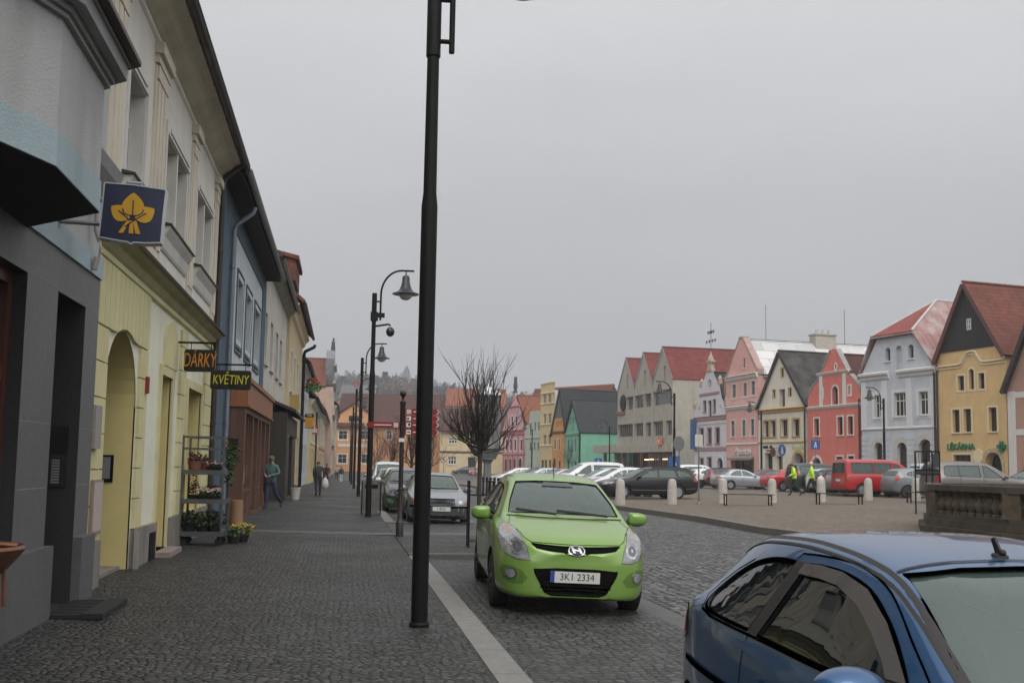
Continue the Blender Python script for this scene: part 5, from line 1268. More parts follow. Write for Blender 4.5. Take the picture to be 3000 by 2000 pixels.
for y in (-.064, .064):
    em = MB()
    for lp_ in (leaf(.005, 4.235, PI / 2, .19, .082), leaf(-.018, 4.205, PI * .80, .165, .072), leaf(.028, 4.205, PI * .20, .165, .072)):
        em.plate(lp_, [], y, 0)
        y += -.0012 if y < 0 else .0012
    for x0, x1 in ((-.045, -.075), (.0, .0), (.045, .05)):
        em.plate([(x1 - .018, 4.085), (x1 + .018, 4.085), (x0 * .5 + .012, 4.19), (x0 * .5 - .012, 4.19)], [], y, 0)
    em.build('emblem', gold, sg_)
    vn = MB(); yy = y - .001 if y < 0 else y + .001
    for pth in ([(.005, 4.225), (.005, 4.36)], [(-.02, 4.20), (-.1, 4.27)], [(-.05, 4.135), (.03, 4.205), (.105, 4.26)], [(-.07, 4.29), (-.062, 4.25), (-.03, 4.236), (.005, 4.233), (.045, 4.238), (.075, 4.26), (.082, 4.29)]):
        for a, b in zip(pth[:-1], pth[1:]):
            d = Vector((b[0] - a[0], b[1] - a[1])).normalized() * .0; nn = Vector((-(b[1] - a[1]), b[0] - a[0])).normalized() * .0045
            vn.add([(a[0] - nn.x, yy, a[1] - nn.y), (b[0] - nn.x, yy, b[1] - nn.y), (b[0] + nn.x, yy, b[1] + nn.y), (a[0] + nn.x, yy, a[1] + nn.y)], [(0, 1, 2, 3)])
    vn.build('emblem_vein', navy, sg_)
mb = MB(); mb.tube([(-.53, .0, 4.36), (-.2, 0, 4.36)], .022, 8); mb.tube([(-.53, .0, 4.16), (-.2, 0, 4.16)], .018, 8); mb.box((-.54, -.06, 4.1), (-.52, .06, 4.42)); mb.tube([(-.05, 0, 4.48), (-.05, 0, 4.52), (.05, 0, 4.52), (.05, 0, 4.48)], .02, 8); mb.build('bracket', M_zinc, sg_)
sg_.rotation_euler = (0, 0, R(4))

# two black shop signs on brackets
def shop_sign(name, label, px0, px1, py0, py1, Z, text, col, size, sx, bend, up):
    a, b = atd(px0, py1, Z), atd(px1, py0, Z)
    c = (a + b) / 2; w = (Vector((b.x, b.y, 0)) - Vector((a.x, a.y, 0))).length; hh = b.z - a.z
    e = empty(name, label, 'sign', (c.x, c.y, c.z), YAW + R(3))
    mb = MB(); r = min(w, hh) * .12; lp = []
    for cx, cz, a0 in ((w / 2 - r, -hh / 2 + r, -90), (w / 2 - r, hh / 2 - r, 0), (-w / 2 + r, hh / 2 - r, 90), (-w / 2 + r, -hh / 2 + r, 180)):
        for i in range(5): an = R(a0 + i * 22.5); lp.append((cx + r * math.cos(an), cz + r * math.sin(an)))
    n = len(lp); mb.plate(lp, [], -.035, 0); mb.plate(lp, [], .035, 0); mb.add([(p[0], -.035, p[1]) for p in lp] + [(p[0], .035, p[1]) for p in lp], [(i, (i + 1) % n, n + (i + 1) % n, n + i) for i in range(n)])
    mb.build('panel', pmat('sign_black', (.008, .007, .006), rough=.35), e)
    textmesh('lettering', text, size, col, e, Matrix.Translation((0, -.037, -.01 * hh)) @ FACE, .002, shear=.12, sx=sx)
    br = MB(); br.tube([(-w / 2 - .25 if up else -w / 2 - .45, 0, hh / 2 + up), (w / 2 + (.0 if up > .1 else .0), 0, hh / 2 + up)], .018, 6)
    for x in (-w * .3, w * .35): br.tube([(x, 0, hh / 2 - .01), (x, 0, hh / 2 + up)], .007, 5)
    br.build('bracket', M_black, e); return e
shop_sign('shop_sign', 'black hanging sign with orange letters DÁRKY', 540, 632, 1025, 1088, 17.0, 'DÁRKY', pmat('letters_orange', (.52, .20, .02), rough=.5), .34, .50, 0, .12)
shop_sign('shop_sign', 'black hanging sign with yellow letters KVĚTINY', 617, 736, 1086, 1140, 20.2, 'KVĚTINY', pmat('letters_yellow', (.58, .50, .03), rough=.5), .27, .66, 0, .12)

# far signs
def slab_sign(name, label, px0, px1, py0, py1, Z, m0, parts=()):
    a, b = atd(px0, py1, Z), atd(px1, py0, Z); c = (a + b) / 2; w = (Vector((b.x - a.x, b.y - a.y, 0))).length; hh = b.z - a.z
    e = empty(name, label, 'sign', c, YAW)
    mb = MB(); mb.box((-w / 2, -.05, -hh / 2), (w / 2, .05, hh / 2)); mb.build('panel', m0, e); mb = MB(); mb.tube([(-w / 2 - .5, 0, hh * .3), (-w / 2, 0, hh * .3)], .03, 6); mb.build('bracket', M_black, e)
    for (x0, x1, z0, z1, m) in parts:
        mb = MB(); mb.box((-w / 2 + w * x0, -.06, -hh / 2 + hh * z0), (-w / 2 + w * x1, -.05, -hh / 2 + hh * z1)); mb.build('panel_field', m, e)
    return e, w, hh
amber = pmat('sign_amber', (.55, .29, .02), rough=.5)
e, w, hh = slab_sign('projecting_sign', 'amber projecting sign with a black header above small text', 893, 920, 1212, 1250, 62, amber, [(0, 1, .74, 1, M_black)] + [(.15, .85, z, z + .05, pmat('faint_brown', (.35, .18, .02))) for z in (.12, .28, .44)])
textmesh('lettering', 'TISK', hh * .22, M_white, e, Matrix.Translation((0, -.075, hh * .37)) @ FACE, .003)
e, w, hh = slab_sign('projecting_sign', 'small red square sign with white strokes below the amber sign', 914, 932, 1248, 1271, 66, pmat('sign_red', (.42, .02, .03), rough=.5))
textmesh('lettering', 'ık', hh * 1.0, M_white, e, Matrix.Translation((0, -.075, 0)) @ FACE, .003, bold=.02)
# ------------------------------------------------------------------ lamps, posts, benches, bollards
def lamp_post(name, label, loc, rz=0., group='street lamps', camera=False, hscale=1.):
    e = empty(name, label, 'street lamp', loc, rz, group)
    mb = MB(); k = hscale
    mb.lathe([(.10, -.1), (.10, .03), (.083, .05), (.083, 4.24 * k), (.080, 4.27 * k), (.068, 4.38 * k), (.062, 5.82 * k), (.075, 5.83 * k), (.075, 6.66 * k), (.07, 6.70 * k)], 20)
    mb.build('pole', M_black, e, smooth=True)
    mb = MB(); x = .19; z0, z1 = 5.88 * k, 6.66 * k
    R_ = .62; pth = [(x, 0, z0), (x, 0, z1)] + [(x + R_ - R_ * math.cos(PI / 2 * i / 10), 0, z1 + .76 * math.sin(PI / 2 * i / 10)) for i in range(1, 11)] + [(x + R_ + .36, 0, z1 + .76)]
    mb.tube(pth, .030, 10)
    for z in (6.0 * k, 6.45 * k): mb.tube([(.03, 0, z), (x, 0, z)], .026, 8)
    mb.tube([(x + R_ + .12, 0, z1 + .76), (x + R_ + .12, 0, z1 + .60)], .018, 8); mb.build('arm', M_black, e, smooth=True)
    cx, cz = x + R_ + .12, z1 + .63
    M = Matrix.Translation((cx, 0, cz)); mb = MB()
    mb.lathe([(.02, .0), (.09, -.03), (.115, -.09), (.115, -.22), (.13, -.24), (.135, -.30), (.19, -.44), (.27, -.53), (.40, -.575), (.405, -.595), (.25, -.60)], 24, 0, M); sh_ = mb.build('lamp_shade', pmat('lamp_shade_grey', (.02, .024, .025), rough=.35, metal=.3), e, smooth=True)
    mb = MB(); mb.ball((cx, 0, cz - .60), .205, 10, 0, (1, 1, .85)); mb.build('bulb_glass', pmat('frosted_globe', (.5, .5, .48), rough=.25), sh_, smooth=True)
    if camera:
        mb = MB(); z = 6.32; mb.box((-.1, -.1, z - .45), (.12, .1, z - .2)); mb.tube([(.05, 0, z - .62), (.45, 0, z - .55), (.5, 0, z - .6)], .03, 8); mb.box((.05, -.06, z - .35), (.32, .06, z - .22)); b_ = mb.build('camera_bracket', M_black, e)
        mb = MB(); mb.ball((.50, 0, z - .78), .13, 8, 0, (1, 1, 1.15)); mb.build('camera_dome', pmat('dome_dark', (.01, .01, .012), rough=.2), b_, smooth=True)
    return e
LROT = YAW  # arms reach over the roadway
lamp_labels = ['tall black lamp post nearest the viewer, cut by the top edge', 'black lamp post with a camera dome below its lamp', 'black lamp post just past the one with the camera dome',
               'thin black lamp post, third beyond the tall near one', 'thin black lamp post standing before the orange house window', 'farthest black lamp post in the row along the sidewalk']
for i, s in enumerate((10.0, 29.9, 48.6, 67.6, 86.5, 105.5)):
    lamp_post('street_lamp', lamp_labels[i], (.80, s, side_z(.8) + fall(s)), R(-4), 'street lamps along the sidewalk', camera=(i == 1))
# lamps on the far side of the square (arms point back to the left)
for px, py, Z, lab in ((1975, 1440, 62, 'curved lamp before the right corner of the grey store'), (2592, 1440, 66, 'curved lamp before the grey blue house with the half hipped roof'), (2231, 1440, 80, 'lamp at the corner of the cream white gabled house'), (1557, 1420, 120, 'distant lamp before the sage green house'), (1785, 1420, 110, 'distant lamp before the mint green side wall')):
    p = atd(px, 1400, Z); lamp_post('street_lamp', lab, (p.x, p.y, gz(p.x, p.y)), PI + YAW, 'street lamps across the square', hscale=.93)

# --- fingerpost with red arms
p = gnd(1170, 1571, .01)
fp = empty('fingerpost', 'dark brown fingerpost with red direction arms', 'signpost', (p.x, p.y, .01))
dk = pmat('post_brown', (.022, .012, .011), rough=.45)
mb = MB(); mb.lathe([(.085, -.1), (.085, .30), (.07, .33), (.052, .36), (.052, 1.0), (.06, 1.01), (.06, 1.05), (.052, 1.06), (.05, 2.2), (.058, 2.21), (.058, 2.9), (.07, 2.92), (.07, 2.96), (.03, 3.0), (.03, 3.06), (.05, 3.08)], 16); mb.ball((0, 0, 3.14), .075, 8); mb.build('post', dk, fp, smooth=True)
red = pmat('arm_red', (.22, .012, .014), rough=.4); wht = pmat('arm_white', (.66, .64, .62), rough=.5)
def arm(z, right, n_icon, L_=.82, hh=.125):
    e = MB(); s = 1 if right else -1
    lp = [(.05, z - hh / 2), (L_ - .07, z - hh / 2), (L_, z), (L_ - .07, z + hh / 2), (.05, z + hh / 2)]
    if not right: lp = [(-a, b) for a, b in reversed(lp)]
    e.plate(lp, [], -.012, 0); e.plate(lp, [], .012, 0); n = len(lp); e.add([(q_[0], -.012, q_[1]) for q_ in lp] + [(q_[0], .012, q_[1]) for q_ in lp], [(i, (i + 1) % n, n + (i + 1) % n, n + i) for i in range(n)])
    o_ = e.build('direction_arm', red, fp); w = MB()
    w.box((min(s * .09, s * .19), -.0145, z - .048), (max(s * .09, s * .19), -.0125, z + .048)); w.box((min(s * .24, s * .62), -.0145, z - .011), (max(s * .24, s * .62), -.0125, z + .011))
    tip = L_ - .075
    for d in (-1, 1): w.add([(s * tip, -.0145, z + d * .05), (s * (tip + .022), -.0145, z + d * .05), (s * (tip + .072), -.0145, z), (s * (tip + .05), -.0145, z)], [(0, 1, 2, 3)])
    w.build('arrow_marks', wht, o_)
    k = MB(); x0 = .115
    if n_icon == 0: ring(k, rloop(s * .14 - .03, s * .14 + .03, z - .03, z + .03), -.008, -.0165, -.0145)
    elif n_icon == 1: k.box((s * .14 - .035, -.0165, z - .03), (s * .14 + .0, -.0145, z + .02))
    elif n_icon == 2: k.box((s * .14 - .01, -.0165, z - .02), (s * .14 + .035, -.0145, z + .035))
    else: k.box((s * .14 - .03, -.0165, z - .012), (s * .14 + .03, -.0145, z + .015))
    k.build('pictogram', M_black, o_)
for i, z in enumerate((2.74, 2.59, 2.45, 2.29)): arm(z, True, i)
arm(2.44, False, 0, .84)
mb = MB(); mb.box((-.062, -.062, 2.07), (.062, -.05, 2.15)); mb.build('number_plate', wht, fp)
fp.rotation_euler = (0, 0, YAW)

# --- street bin (two slatted grey boards) by the second lamp
p = gnd(1083, 1482, .01)
e = empty('litter_bin', 'grey two post litter bin beside the lamp with the camera', 'litter bin', (.95, 31.5, .01), YAW)
mb = MB(); mb.box((-.30, -.18, .12), (.30, .18, .98)); 
for i in range(5): mb.box((-.31, -.19 , .12), (-.30 + .0, .19, .98))
b_ = mb.build('body', pmat('bin_grey', (.14, .125, .115), rough=.6, var=.2, vs=3), e); mb = MB(); mb.box((-.34, -.2, 1.0), (.34, .2, 1.06)); mb.build('lid', M_zinc, e); mb = MB()
for x in (-.31, .27): mb.box((x, -.21, .0), (x + .04, -.181, 1.0))
mb.box((-.2, -.185, .8), (.2, -.1805, .92)); mb.build('post', M_black, e)

# --- stone bollards along the square
proto = None
bl_lab = ['rounded stone bollard before the front of the black estate car', 'rounded stone bollard before the rear of the black estate car', 'rounded stone bollard before the silver liftback', 'rounded stone bollard at the right end of the first bench', 'rounded stone bollard at the left end of the second bench', 'rounded stone bollard before the red van', 'rounded stone bollard beside the fountain wall']
bs = pmat('bollard_stone', (.40, .37, .33), rough=.85, var=.16, vs=6, bump=.3, bs=90, stain=.3)
for i, px in enumerate((1817, 1969, 2118, 2262, 2406, 2544, 2684)):
    p = gnd(px, 1477 - (i == 5) * 2, .12)
    z = sqz(p.x, p.y)
    if proto is None:
        mb = MB(); M = Matrix.Identity(4)
        mb.lathe([(.20, -.1), (.195, .0), (.165, .72), (.155, .86), (.12, .95), (.05, .985), (.01, .99)], 14)
        proto = mb.build('stone_bollard', bs, smooth=True); o = proto
    else: o = copy_tree(proto)
    o.location = (p.x, p.y, z); o.scale = (1.1, 1.1, 1.04); o.rotation_euler = (0, 0, i * 1.3); tag(o, bl_lab[i], 'bollard', 'stone bollards along the square')
# --- benches
proto = None
for i, (xa, lab) in enumerate(((2120, 'flat backless bench near the silver liftback'), (2388, 'flat backless bench before the red van'), (2652, 'flat backless bench half hidden by the fountain wall'))):
    p = gnd(xa + 71, 1484, .12)
    if proto is None:
        o = empty('bench', lab, 'bench', group='backless benches on the square'); proto = o
        mb = MB()
        for k in range(5): mb.box((-1.0, -.22 + k * .092, .425), (1.0, -.22 + k * .092 + .078, .46))
        mb.build('seat', pmat('bench_slats', (.045, .035, .03), rough=.6, var=.25, vs=4), o)
        for x in (-.93, .88):
            mb = MB(); mb.box((x, -.19, -.05), (x + .045, -.14, .42)); mb.box((x, .14, -.05), (x + .045, .19, .42)); mb.box((x, -.14, .385), (x + .045, .14, .42)); mb.build('leg', M_black, o)
    else: o = copy_tree(proto)
    o.location = (p.x, p.y, sqz(p.x, p.y)); o.rotation_euler = (0, 0, YAW * .55); tag(o, lab)
# --- small black bollards by the tree
proto = None
for i, px in enumerate((1416, 1427, 1437, 1449, 1460)):
    p = atd(px, 1400, 58 - i * 1.4); z = sqz(p.x, p.y)
    if proto is None:
        mb = MB(); mb.lathe([(.09, -.1), (.08, .05), (.06, .12), (.055, .72), (.085, .75), (.085, .80), (.05, .84), (.09, .93), (.06, 1.0), (.01, 1.03)], 12); proto = mb.build('iron_bollard', M_black, smooth=True); o = proto
    else: o = proto.copy(); COL.objects.link(o)
    o.location = (p.x, p.y, z); tag(o, 'slim black iron bollard in the short row behind the bare tree', 'bollard', 'black iron bollards')

# --- traffic signs
def round_sign(name, label, px, pyc, Z, r, face, back=False, rot=0., base=None, marks=None, shape='round'):
    c = atd(px, pyc, Z); zb = sqz(c.x, c.y) if base is None else base
    e = empty(name, label, 'traffic sign', (c.x, c.y, zb), YAW + rot); hh = c.z - zb
    mb = MB(); mb.tube([(0, .03, -.1), (0, .03, hh + r * .9)], .03, 8); mb.build('pole', M_zinc, e, smooth=True)
    mb = MB(); M = Matrix.Translation((0, 0, hh)) @ Matrix.Rotation(PI / 2, 4, 'X')
    if shape == 'round': mb.lathe([(r * .98, -.012), (r, 0), (r * .98, .012)], 28, 0, M)
    else: mb.box((-r, -.012, hh - r), (r, .012, hh + r))
    pn = mb.build('plate', face, e)
    if marks:
        for kind, m in marks:
            k = MB()
            if kind == 'ring': ring(k, [(r * .97 * math.cos(2 * PI * i / 32), hh + r * .97 * math.sin(2 * PI * i / 32)) for i in range(32)], -r * .2, -.016, -.013)
            elif kind == 'slash': k.add([(-r * .72, -.0175, hh + r * .6), (-r * .6, -.0175, hh + r * .72), (r * .72, -.0175, hh - r * .6), (r * .6, -.0175, hh - r * .72)], [(0, 1, 2, 3)])
            elif kind == 'disc': k.lathe([(r * .78, -.001), (r * .78, .001)], 28, 0, Matrix.Translation((0, -.0145, hh)) @ Matrix.Rotation(PI / 2, 4, 'X'))
            elif kind == 'figure':
                k.lathe([(r * .13, -.001), (r * .13, .001)], 12, 0, Matrix.Translation((0, -.0165, hh + r * .5)) @ Matrix.Rotation(PI / 2, 4, 'X')); k.box((-r * .17, -.0175, hh - r * .1), (r * .17, -.0155, hh + r * .32)); k.box((-r * .28, -.0174, hh - r * .65), (-r * .08, -.0156, hh - r * .1)); k.box((r * .08, -.0174, hh - r * .65), (r * .28, -.0156, hh - r * .1))
            elif kind == 'box': k.box((-r * .6, -.0165, hh - r * .55), (r * .6, -.0145, hh + r * .55))
            if kind == 'letter': textmesh('letter', m[1], r * 1.1, m[0], pn, Matrix.Translation((0, -.018, hh)) @ FACE, .001, bold=.02)
            else: k.build('mark_' + kind, m, pn)
    return e
tsr = pmat('traffic_red', (.42, .02, .03), rough=.4); tsb = pmat('traffic_blue', (.02, .09, .26), rough=.4); tsw = pmat('traffic_white', (.6, .59, .57), rough=.45)
round_sign('traffic_sign', 'round no parking sign with red ring before the cream corner house', 1300, 1346, 110, .35, tsw, marks=[('disc', tsw), ('letter', (M_black, 'P')), ('ring', tsr), ('slash', tsr)])
round_sign('traffic_sign', 'round sign seen from its grey back before the store', 1989, 1299, 47, .36, pmat('sign_back_grey', (.20, .21, .20), rough=.5), rot=R(-52))
round_sign('traffic_sign', 'blue square sign with white walking figures beside the store', 1976, 1352, 62, .36, tsb, shape='sq', marks=[('figure', tsw)])
round_sign('traffic_sign', 'blue sign before the canopy of the store', 1753, 1353, 110, .42, tsb, shape='sq', marks=[('figure', tsw)])
round_sign('traffic_sign', 'blue square sign with a white figure before the salmon pink house', 2389, 1302, 78, .36, tsb, shape='sq', marks=[('figure', tsw)])
round_sign('traffic_sign', 'oval blue sign before the cream white gabled house', 2291, 1318, 84, .5, tsb, rot=R(35), marks=[('figure', tsw)])
p = gnd(2047, 1479, .1); e = empty('sign_pole', 'thin grey pole with a small plate between the bollards', 'pole', (p.x, p.y, sqz(p.x, p.y)), YAW)
mb = MB(); mb.tube([(0, 0, -.1), (0, 0, 2.9)], .032, 8); mb.lathe([(.09, 0), (.08, .06), (.04, .09)], 12); mb.build('pole', M_zinc, e, smooth=True); mb = MB(); mb.box((-.16, -.03, 2.35), (.16, -.035 + .02, 2.85)); mb.build('plate', pmat('plate_pale', (.45, .47, .42), rough=.5), e)

# --- tall grey stone shrine pillar behind the tree
p = atd(1427, 1400, 60); z = sqz(p.x, p.y)
e = empty('stone_pillar', 'tall grey stone pillar with a box shaped head and small white roof', 'monument', (p.x, p.y, z - .1), YAW + R(14))
stn = pmat('pillar_stone', (.15, .155, .15), rough=.85, var=.3, vs=2.5, stain=.4, streak=True); mb = MB()
mb.box((-.55, -.55, 0), (.55, .55, .5)); mb.lathe([(.42, .5), (.34, .65), (.29, .9), (.27, 1.9), (.36, 2.05), (.44, 2.15)], 4, 0, Matrix.Rotation(PI / 4, 4, 'Z')); mb.build('shaft', stn, e)
mb = MB(); mb.slab([(-.42, -.42, 2.15), (.42, -.42, 2.15), (.42, .42, 2.15), (-.42, .42, 2.15)], (0, 0, .05))
mb.add([(-.42, -.42, 2.2), (.42, -.42, 2.2), (.42, .42, 2.2), (-.42, .42, 2.2), (-.75, -.7, 2.75), (.62, -.7, 2.75), (.62, .7, 2.75), (-.75, .7, 2.75), (-.72, -.68, 6.0), (.6, -.68, 6.0), (.6, .68, 6.0), (-.72, .68, 6.0)], [(0, 1, 5, 4), (1, 2, 6, 5), (2, 3, 7, 6), (3, 0, 4, 7), (4, 5, 9, 8), (5, 6, 10, 9), (6, 7, 11, 10), (7, 4, 8, 11), (8, 9, 10, 11)])
mb.build('head', stn, e); mb = MB(); mb.box((-.8, -.76, 6.0), (.68, .76, 6.08)); mb.add([(-.7, -.7, 6.08), (.6, -.7, 6.08), (.6, .7, 6.08), (-.7, .7, 6.08), (.0, 0, 6.75)], [(0, 1, 4), (1, 2, 4), (2, 3, 4), (3, 0, 4)]); mb.build('roof', pmat('roof_bright', (.62, .64, .64), rough=.4), e)

# --- fountain basin with stone balustrade
fc = Vector((19.95, 20.9, 0)); fz = sqz(17, 22) - .02
e = empty('fountain', 'round weathered stone fountain basin with balusters on two steps', 'fountain', (fc.x, fc.y, fz))
fs_ = pmat('fountain_stone', (.055, .044, .029), rough=.9, var=.45, vs=2.2, bump=.5, bs=35, stain=.6, detail=9); fs2 = pmat('fountain_stone_light', (.085, .064, .038), rough=.9, var=.5, vs=3, bump=.4, bs=40, stain=.6)
RAD = 5.75; NS = 12
def octo(r, z, rot=R(14)): return [(r * math.cos(rot + 2 * PI / NS * i), r * math.sin(rot + 2 * PI / NS * i), z) for i in range(NS)]
mb = MB()
for r0, z0, z1 in ((RAD + .34, -.4, .16), (RAD + .20, .16, .34)): mb.slab(octo(r0, z0), (0, 0, z1 - z0 - .002))
mb.build('steps', fs_, e); mb = MB(); mb.slab(octo(RAD - .42, .3), (0, 0, .66)); mb.build('basin', fs_, e)
mb = MB(); O1, O0 = octo(RAD + .12, 0), octo(RAD - .22, 0)
for i in range(NS):
    j = (i + 1) % NS
    for z0, z1, g in ((.34, .46, 0), (1.02, 1.16, .05)):
        a, b, c_, d_ = Vector(O1[i]) * (1 + g * .1), Vector(O1[j]) * (1 + g * .1), Vector(O0[j]), Vector(O0[i])
        mb.slab([(q_.x, q_.y, z0) for q_ in (a, b, c_, d_)], (0, 0, z1 - z0))
mb.build('rail', fs_, e)
bal = None; OC = octo(RAD - .05, 0)
for i in range(NS):
    a, b = Vector(OC[i]), Vector(OC[(i + 1) % NS]); d = (b - a).normalized(); n = Vector((d.y, -d.x, 0)); L_ = (b - a).length
    for t in (0.,):
        c = a.lerp(b, t); M = Matrix.Translation((c.x, c.y, .46)) @ Matrix.Rotation(math.atan2(d.y, d.x), 4, 'Z'); MB().box((-.19, -.16, 0), (.19, .16, .56), 0, M).build('pier', fs2, e)
    for t0 in (0.,):
        for k in range(9):
            c = a.lerp(b, (k + 1.0) / 10.0)
            if bal is None:
                m_ = MB(); m_.lathe([(.11, 0), (.11, .06), (.075, .08), (.09, .11), (.135, .21), (.125, .27), (.07, .36), (.065, .42), (.095, .45), (.09, .49), (.115, .51), (.115, .56)], 10); bal = m_.build('baluster', fs2, e, (c.x, c.y, .46), smooth=True); o = bal
            else:
                if (c + fc).dot(FW) > (fc.dot(FW) + 3.0): continue
                o = bal.copy(); COL.objects.link(o); o.parent = e; o.location = (c.x, c.y, .46)
            o.rotation_euler = (0, 0, rnd.random() * 6)
mb = MB(); mb.lathe([(.9, .4), (.9, .8), (.6, .95), (.45, 1.2), (.4, 1.3)], 10); mb.build('pedestal', fs_, e)
# iron cage on the fountain rim
pA = atd(2682, 1412, 33.5); zt = atd(2700, 1322, 33.5).z; wid = (atd(2752, 1400, 33.5) - pA).length
e = empty('iron_grille', 'black wrought iron frame with panels standing behind the fountain wall', 'grille', (pA.x, pA.y, sqz(pA.x, pA.y)), YAW)
zt -= sqz(pA.x, pA.y); mb = MB()
for x in (0, wid * .45, wid * .7, wid): mb.box((x - .02, -.02, -.05), (x + .02, .02, zt))
for z in (zt, zt - .62, zt - .75, zt * .35): mb.box((0, -.018, z - .025), (wid, .018, z + .025))
for k in range(9): mb.tube([(wid * k / 9 + .02, 0, zt - .62), (wid * k / 9 + .05, 0, zt - .4), (wid * k / 9 + .02, 0, zt - .05)], .008, 4)
mb.build('frame', M_black, e); mb = MB(); mb.box((.02, -.01, zt - .74), (wid, .01, zt - .63)); mb.box((wid * .7, -.012, zt - .5), (wid, .012, zt - .08)); mb.build('panel', pmat('panel_dark', (.03, .03, .035), rough=.5), e)

# --- copper bowl at the left edge, door mat
p = Vector((-2.50, 7.15, 0)); z = side_z(-2.5)
e = empty('copper_planter', 'copper brown bowl on a tapered stand at the left edge', 'planter', (p.x, p.y, z))
cu = pmat('copper', (.20, .085, .05), rough=.42, metal=.55, var=.25, vs=4)
mb = MB(); mb.lathe([(.20, .70), (.30, .78), (.40, .90), (.415, .93), (.40, .95), (.37, .93), (.28, .86), (.05, .82)], 28); mb.build('bowl', cu, e, smooth=True)
mb = MB(); mb.lathe([(.30, -.05), (.30, .04), (.22, .08), (.19, .4), (.21, .70)], 24); mb.build('stand', cu, e, smooth=True)
mb = MB(); mb.tube([(-.38, 0, .93), (-.1, -.02, .985), (.38, 0, .95)], .022, 8); mb.tube([(.30, .0, .80), (.31, 0, .55)], .014, 6); mb.build('handle', cu, e, smooth=True)
mb = MB(); z = side_z(-2.5) + .004
mb.box((-2.79, 10.2, z), (-2.25, 11.35, z + .02))
for i in range(11): mb.box((-2.77, 10.22 + i * .103, z + .02), (-2.27, 10.22 + i * .103 + .06, z + .036))
mb.box((-2.42, 10.18, z + .0005), (-2.22, 11.3, z + .05))
tag(mb.build('door_mat', pmat('rubber_mat', (.015, .015, .015), rough=.8, var=.3, vs=20)), 'black ribbed door mat before the brown door of the granite building', 'door mat')
# ------------------------------------------------------------------ cars
def pchip(tab):
    X = [p[0] for p in tab]; Y = [p[1] for p in tab]; n = len(X)
    hh = [X[i + 1] - X[i] for i in range(n - 1)]; dl = [(Y[i + 1] - Y[i]) / hh[i] for i in range(n - 1)]
    m = [0.] * n; m[0], m[-1] = dl[0], dl[-1]
    for i in range(1, n - 1):
        if dl[i - 1] * dl[i] <= 0: m[i] = 0
        else:
            w1, w2 = 2 * hh[i] + hh[i - 1], hh[i] + 2 * hh[i - 1]; m[i] = (w1 + w2) / (w1 / dl[i - 1] + w2 / dl[i])
    def f(x):
        if x <= X[0]: return Y[0]
        if x >= X[-1]: return Y[-1]
        i = max(k for k in range(n - 1) if X[k] <= x); t = (x - X[i]) / hh[i]
        return ((1 + 2 * t) * (1 - t) ** 2 * Y[i] + t * (1 - t) ** 2 * hh[i] * m[i] + t * t * (3 - 2 * t) * Y[i + 1] + t * t * (t - 1) * hh[i] * m[i + 1])
    return f
def crom(P, k):
    out = []; n = len(P)
    for i in range(n - 1):
        p0, p1, p2, p3 = P[max(i - 1, 0)], P[i], P[i + 1], P[min(i + 2, n - 1)]
        for j in range(k):
            t = j / k
            out.append(tuple(.5 * (2 * p1[a] + (p2[a] - p0[a]) * t + (2 * p0[a] - 5 * p1[a] + 4 * p2[a] - p3[a]) * t * t + (3 * p1[a] - p0[a] - 3 * p2[a] + p3[a]) * t ** 3) for a in (0, 1)))
    out.append(P[-1]); return out

class Loft:
    def __init__(s, S, inset=0.):
        s.S = S; s.i = inset
        s.zt, s.zb, s.be, s.w, s.wt = [pchip(S[k]) for k in ('zt', 'zb', 'belt', 'w', 'wt')]
    def section(s, x, floor=None):
        i = s.i; zt = s.zt(x) - i; zb = s.zb(x) if floor is None else floor
        be = min(s.be(x) - i * .5, zt - .015); w = s.w(x) - i * 1.6; wt = min(s.wt(x) - i, w * .97); wb = w * .945; h = zt - be; d = be - zb
        pts = [(0, zb), (.5 * w, zb), (.84 * w, zb), (.94 * w, zb + .06 * d), (.978 * w, zb + .17 * d), (.995 * w, zb + .36 * d), (w, zb + .54 * d), (.992 * w, zb + .72 * d), (.972 * w, zb + .90 * d), (wb, be),
               (wb + (wt - wb) * .30, be + .26 * h), (wb + (wt - wb) * .68, be + .58 * h), (wt, be + .84 * h), (wt * .90, be + .935 * h), (wt * .66, be + .98 * h), (wt * .33, be + .996 * h), (0, zt)]
        return crom(pts, 2)
    def mesh(s, xs, floor=None):
        mb = MB(); n = None
        for x in xs:
            q = s.section(x, floor); loop = q + [(-a, b) for a, b in reversed(q[1:-1])]
            n = len(loop); mb.v += [Vector((x, a, b)) for a, b in loop]
        k = len(xs)
        for i in range(k - 1):
            for j in range(n):
                mb.f.append([i * n + j, (i + 1) * n + j, (i + 1) * n + (j + 1) % n, i * n + (j + 1) % n]); mb.m.append(0)
        mb.f.append(list(range(n))); mb.m.append(0); mb.f.append(list(range(k * n - 1, (k - 1) * n - 1, -1))); mb.m.append(0)
        return mb

def xstations(L, n=58):
    # denser toward the ends
    out = []
    for i in range(n + 1):
        t = i / n; out.append(L * (.55 * t + .45 * (1 - math.cos(PI * t)) / 2))
    return out

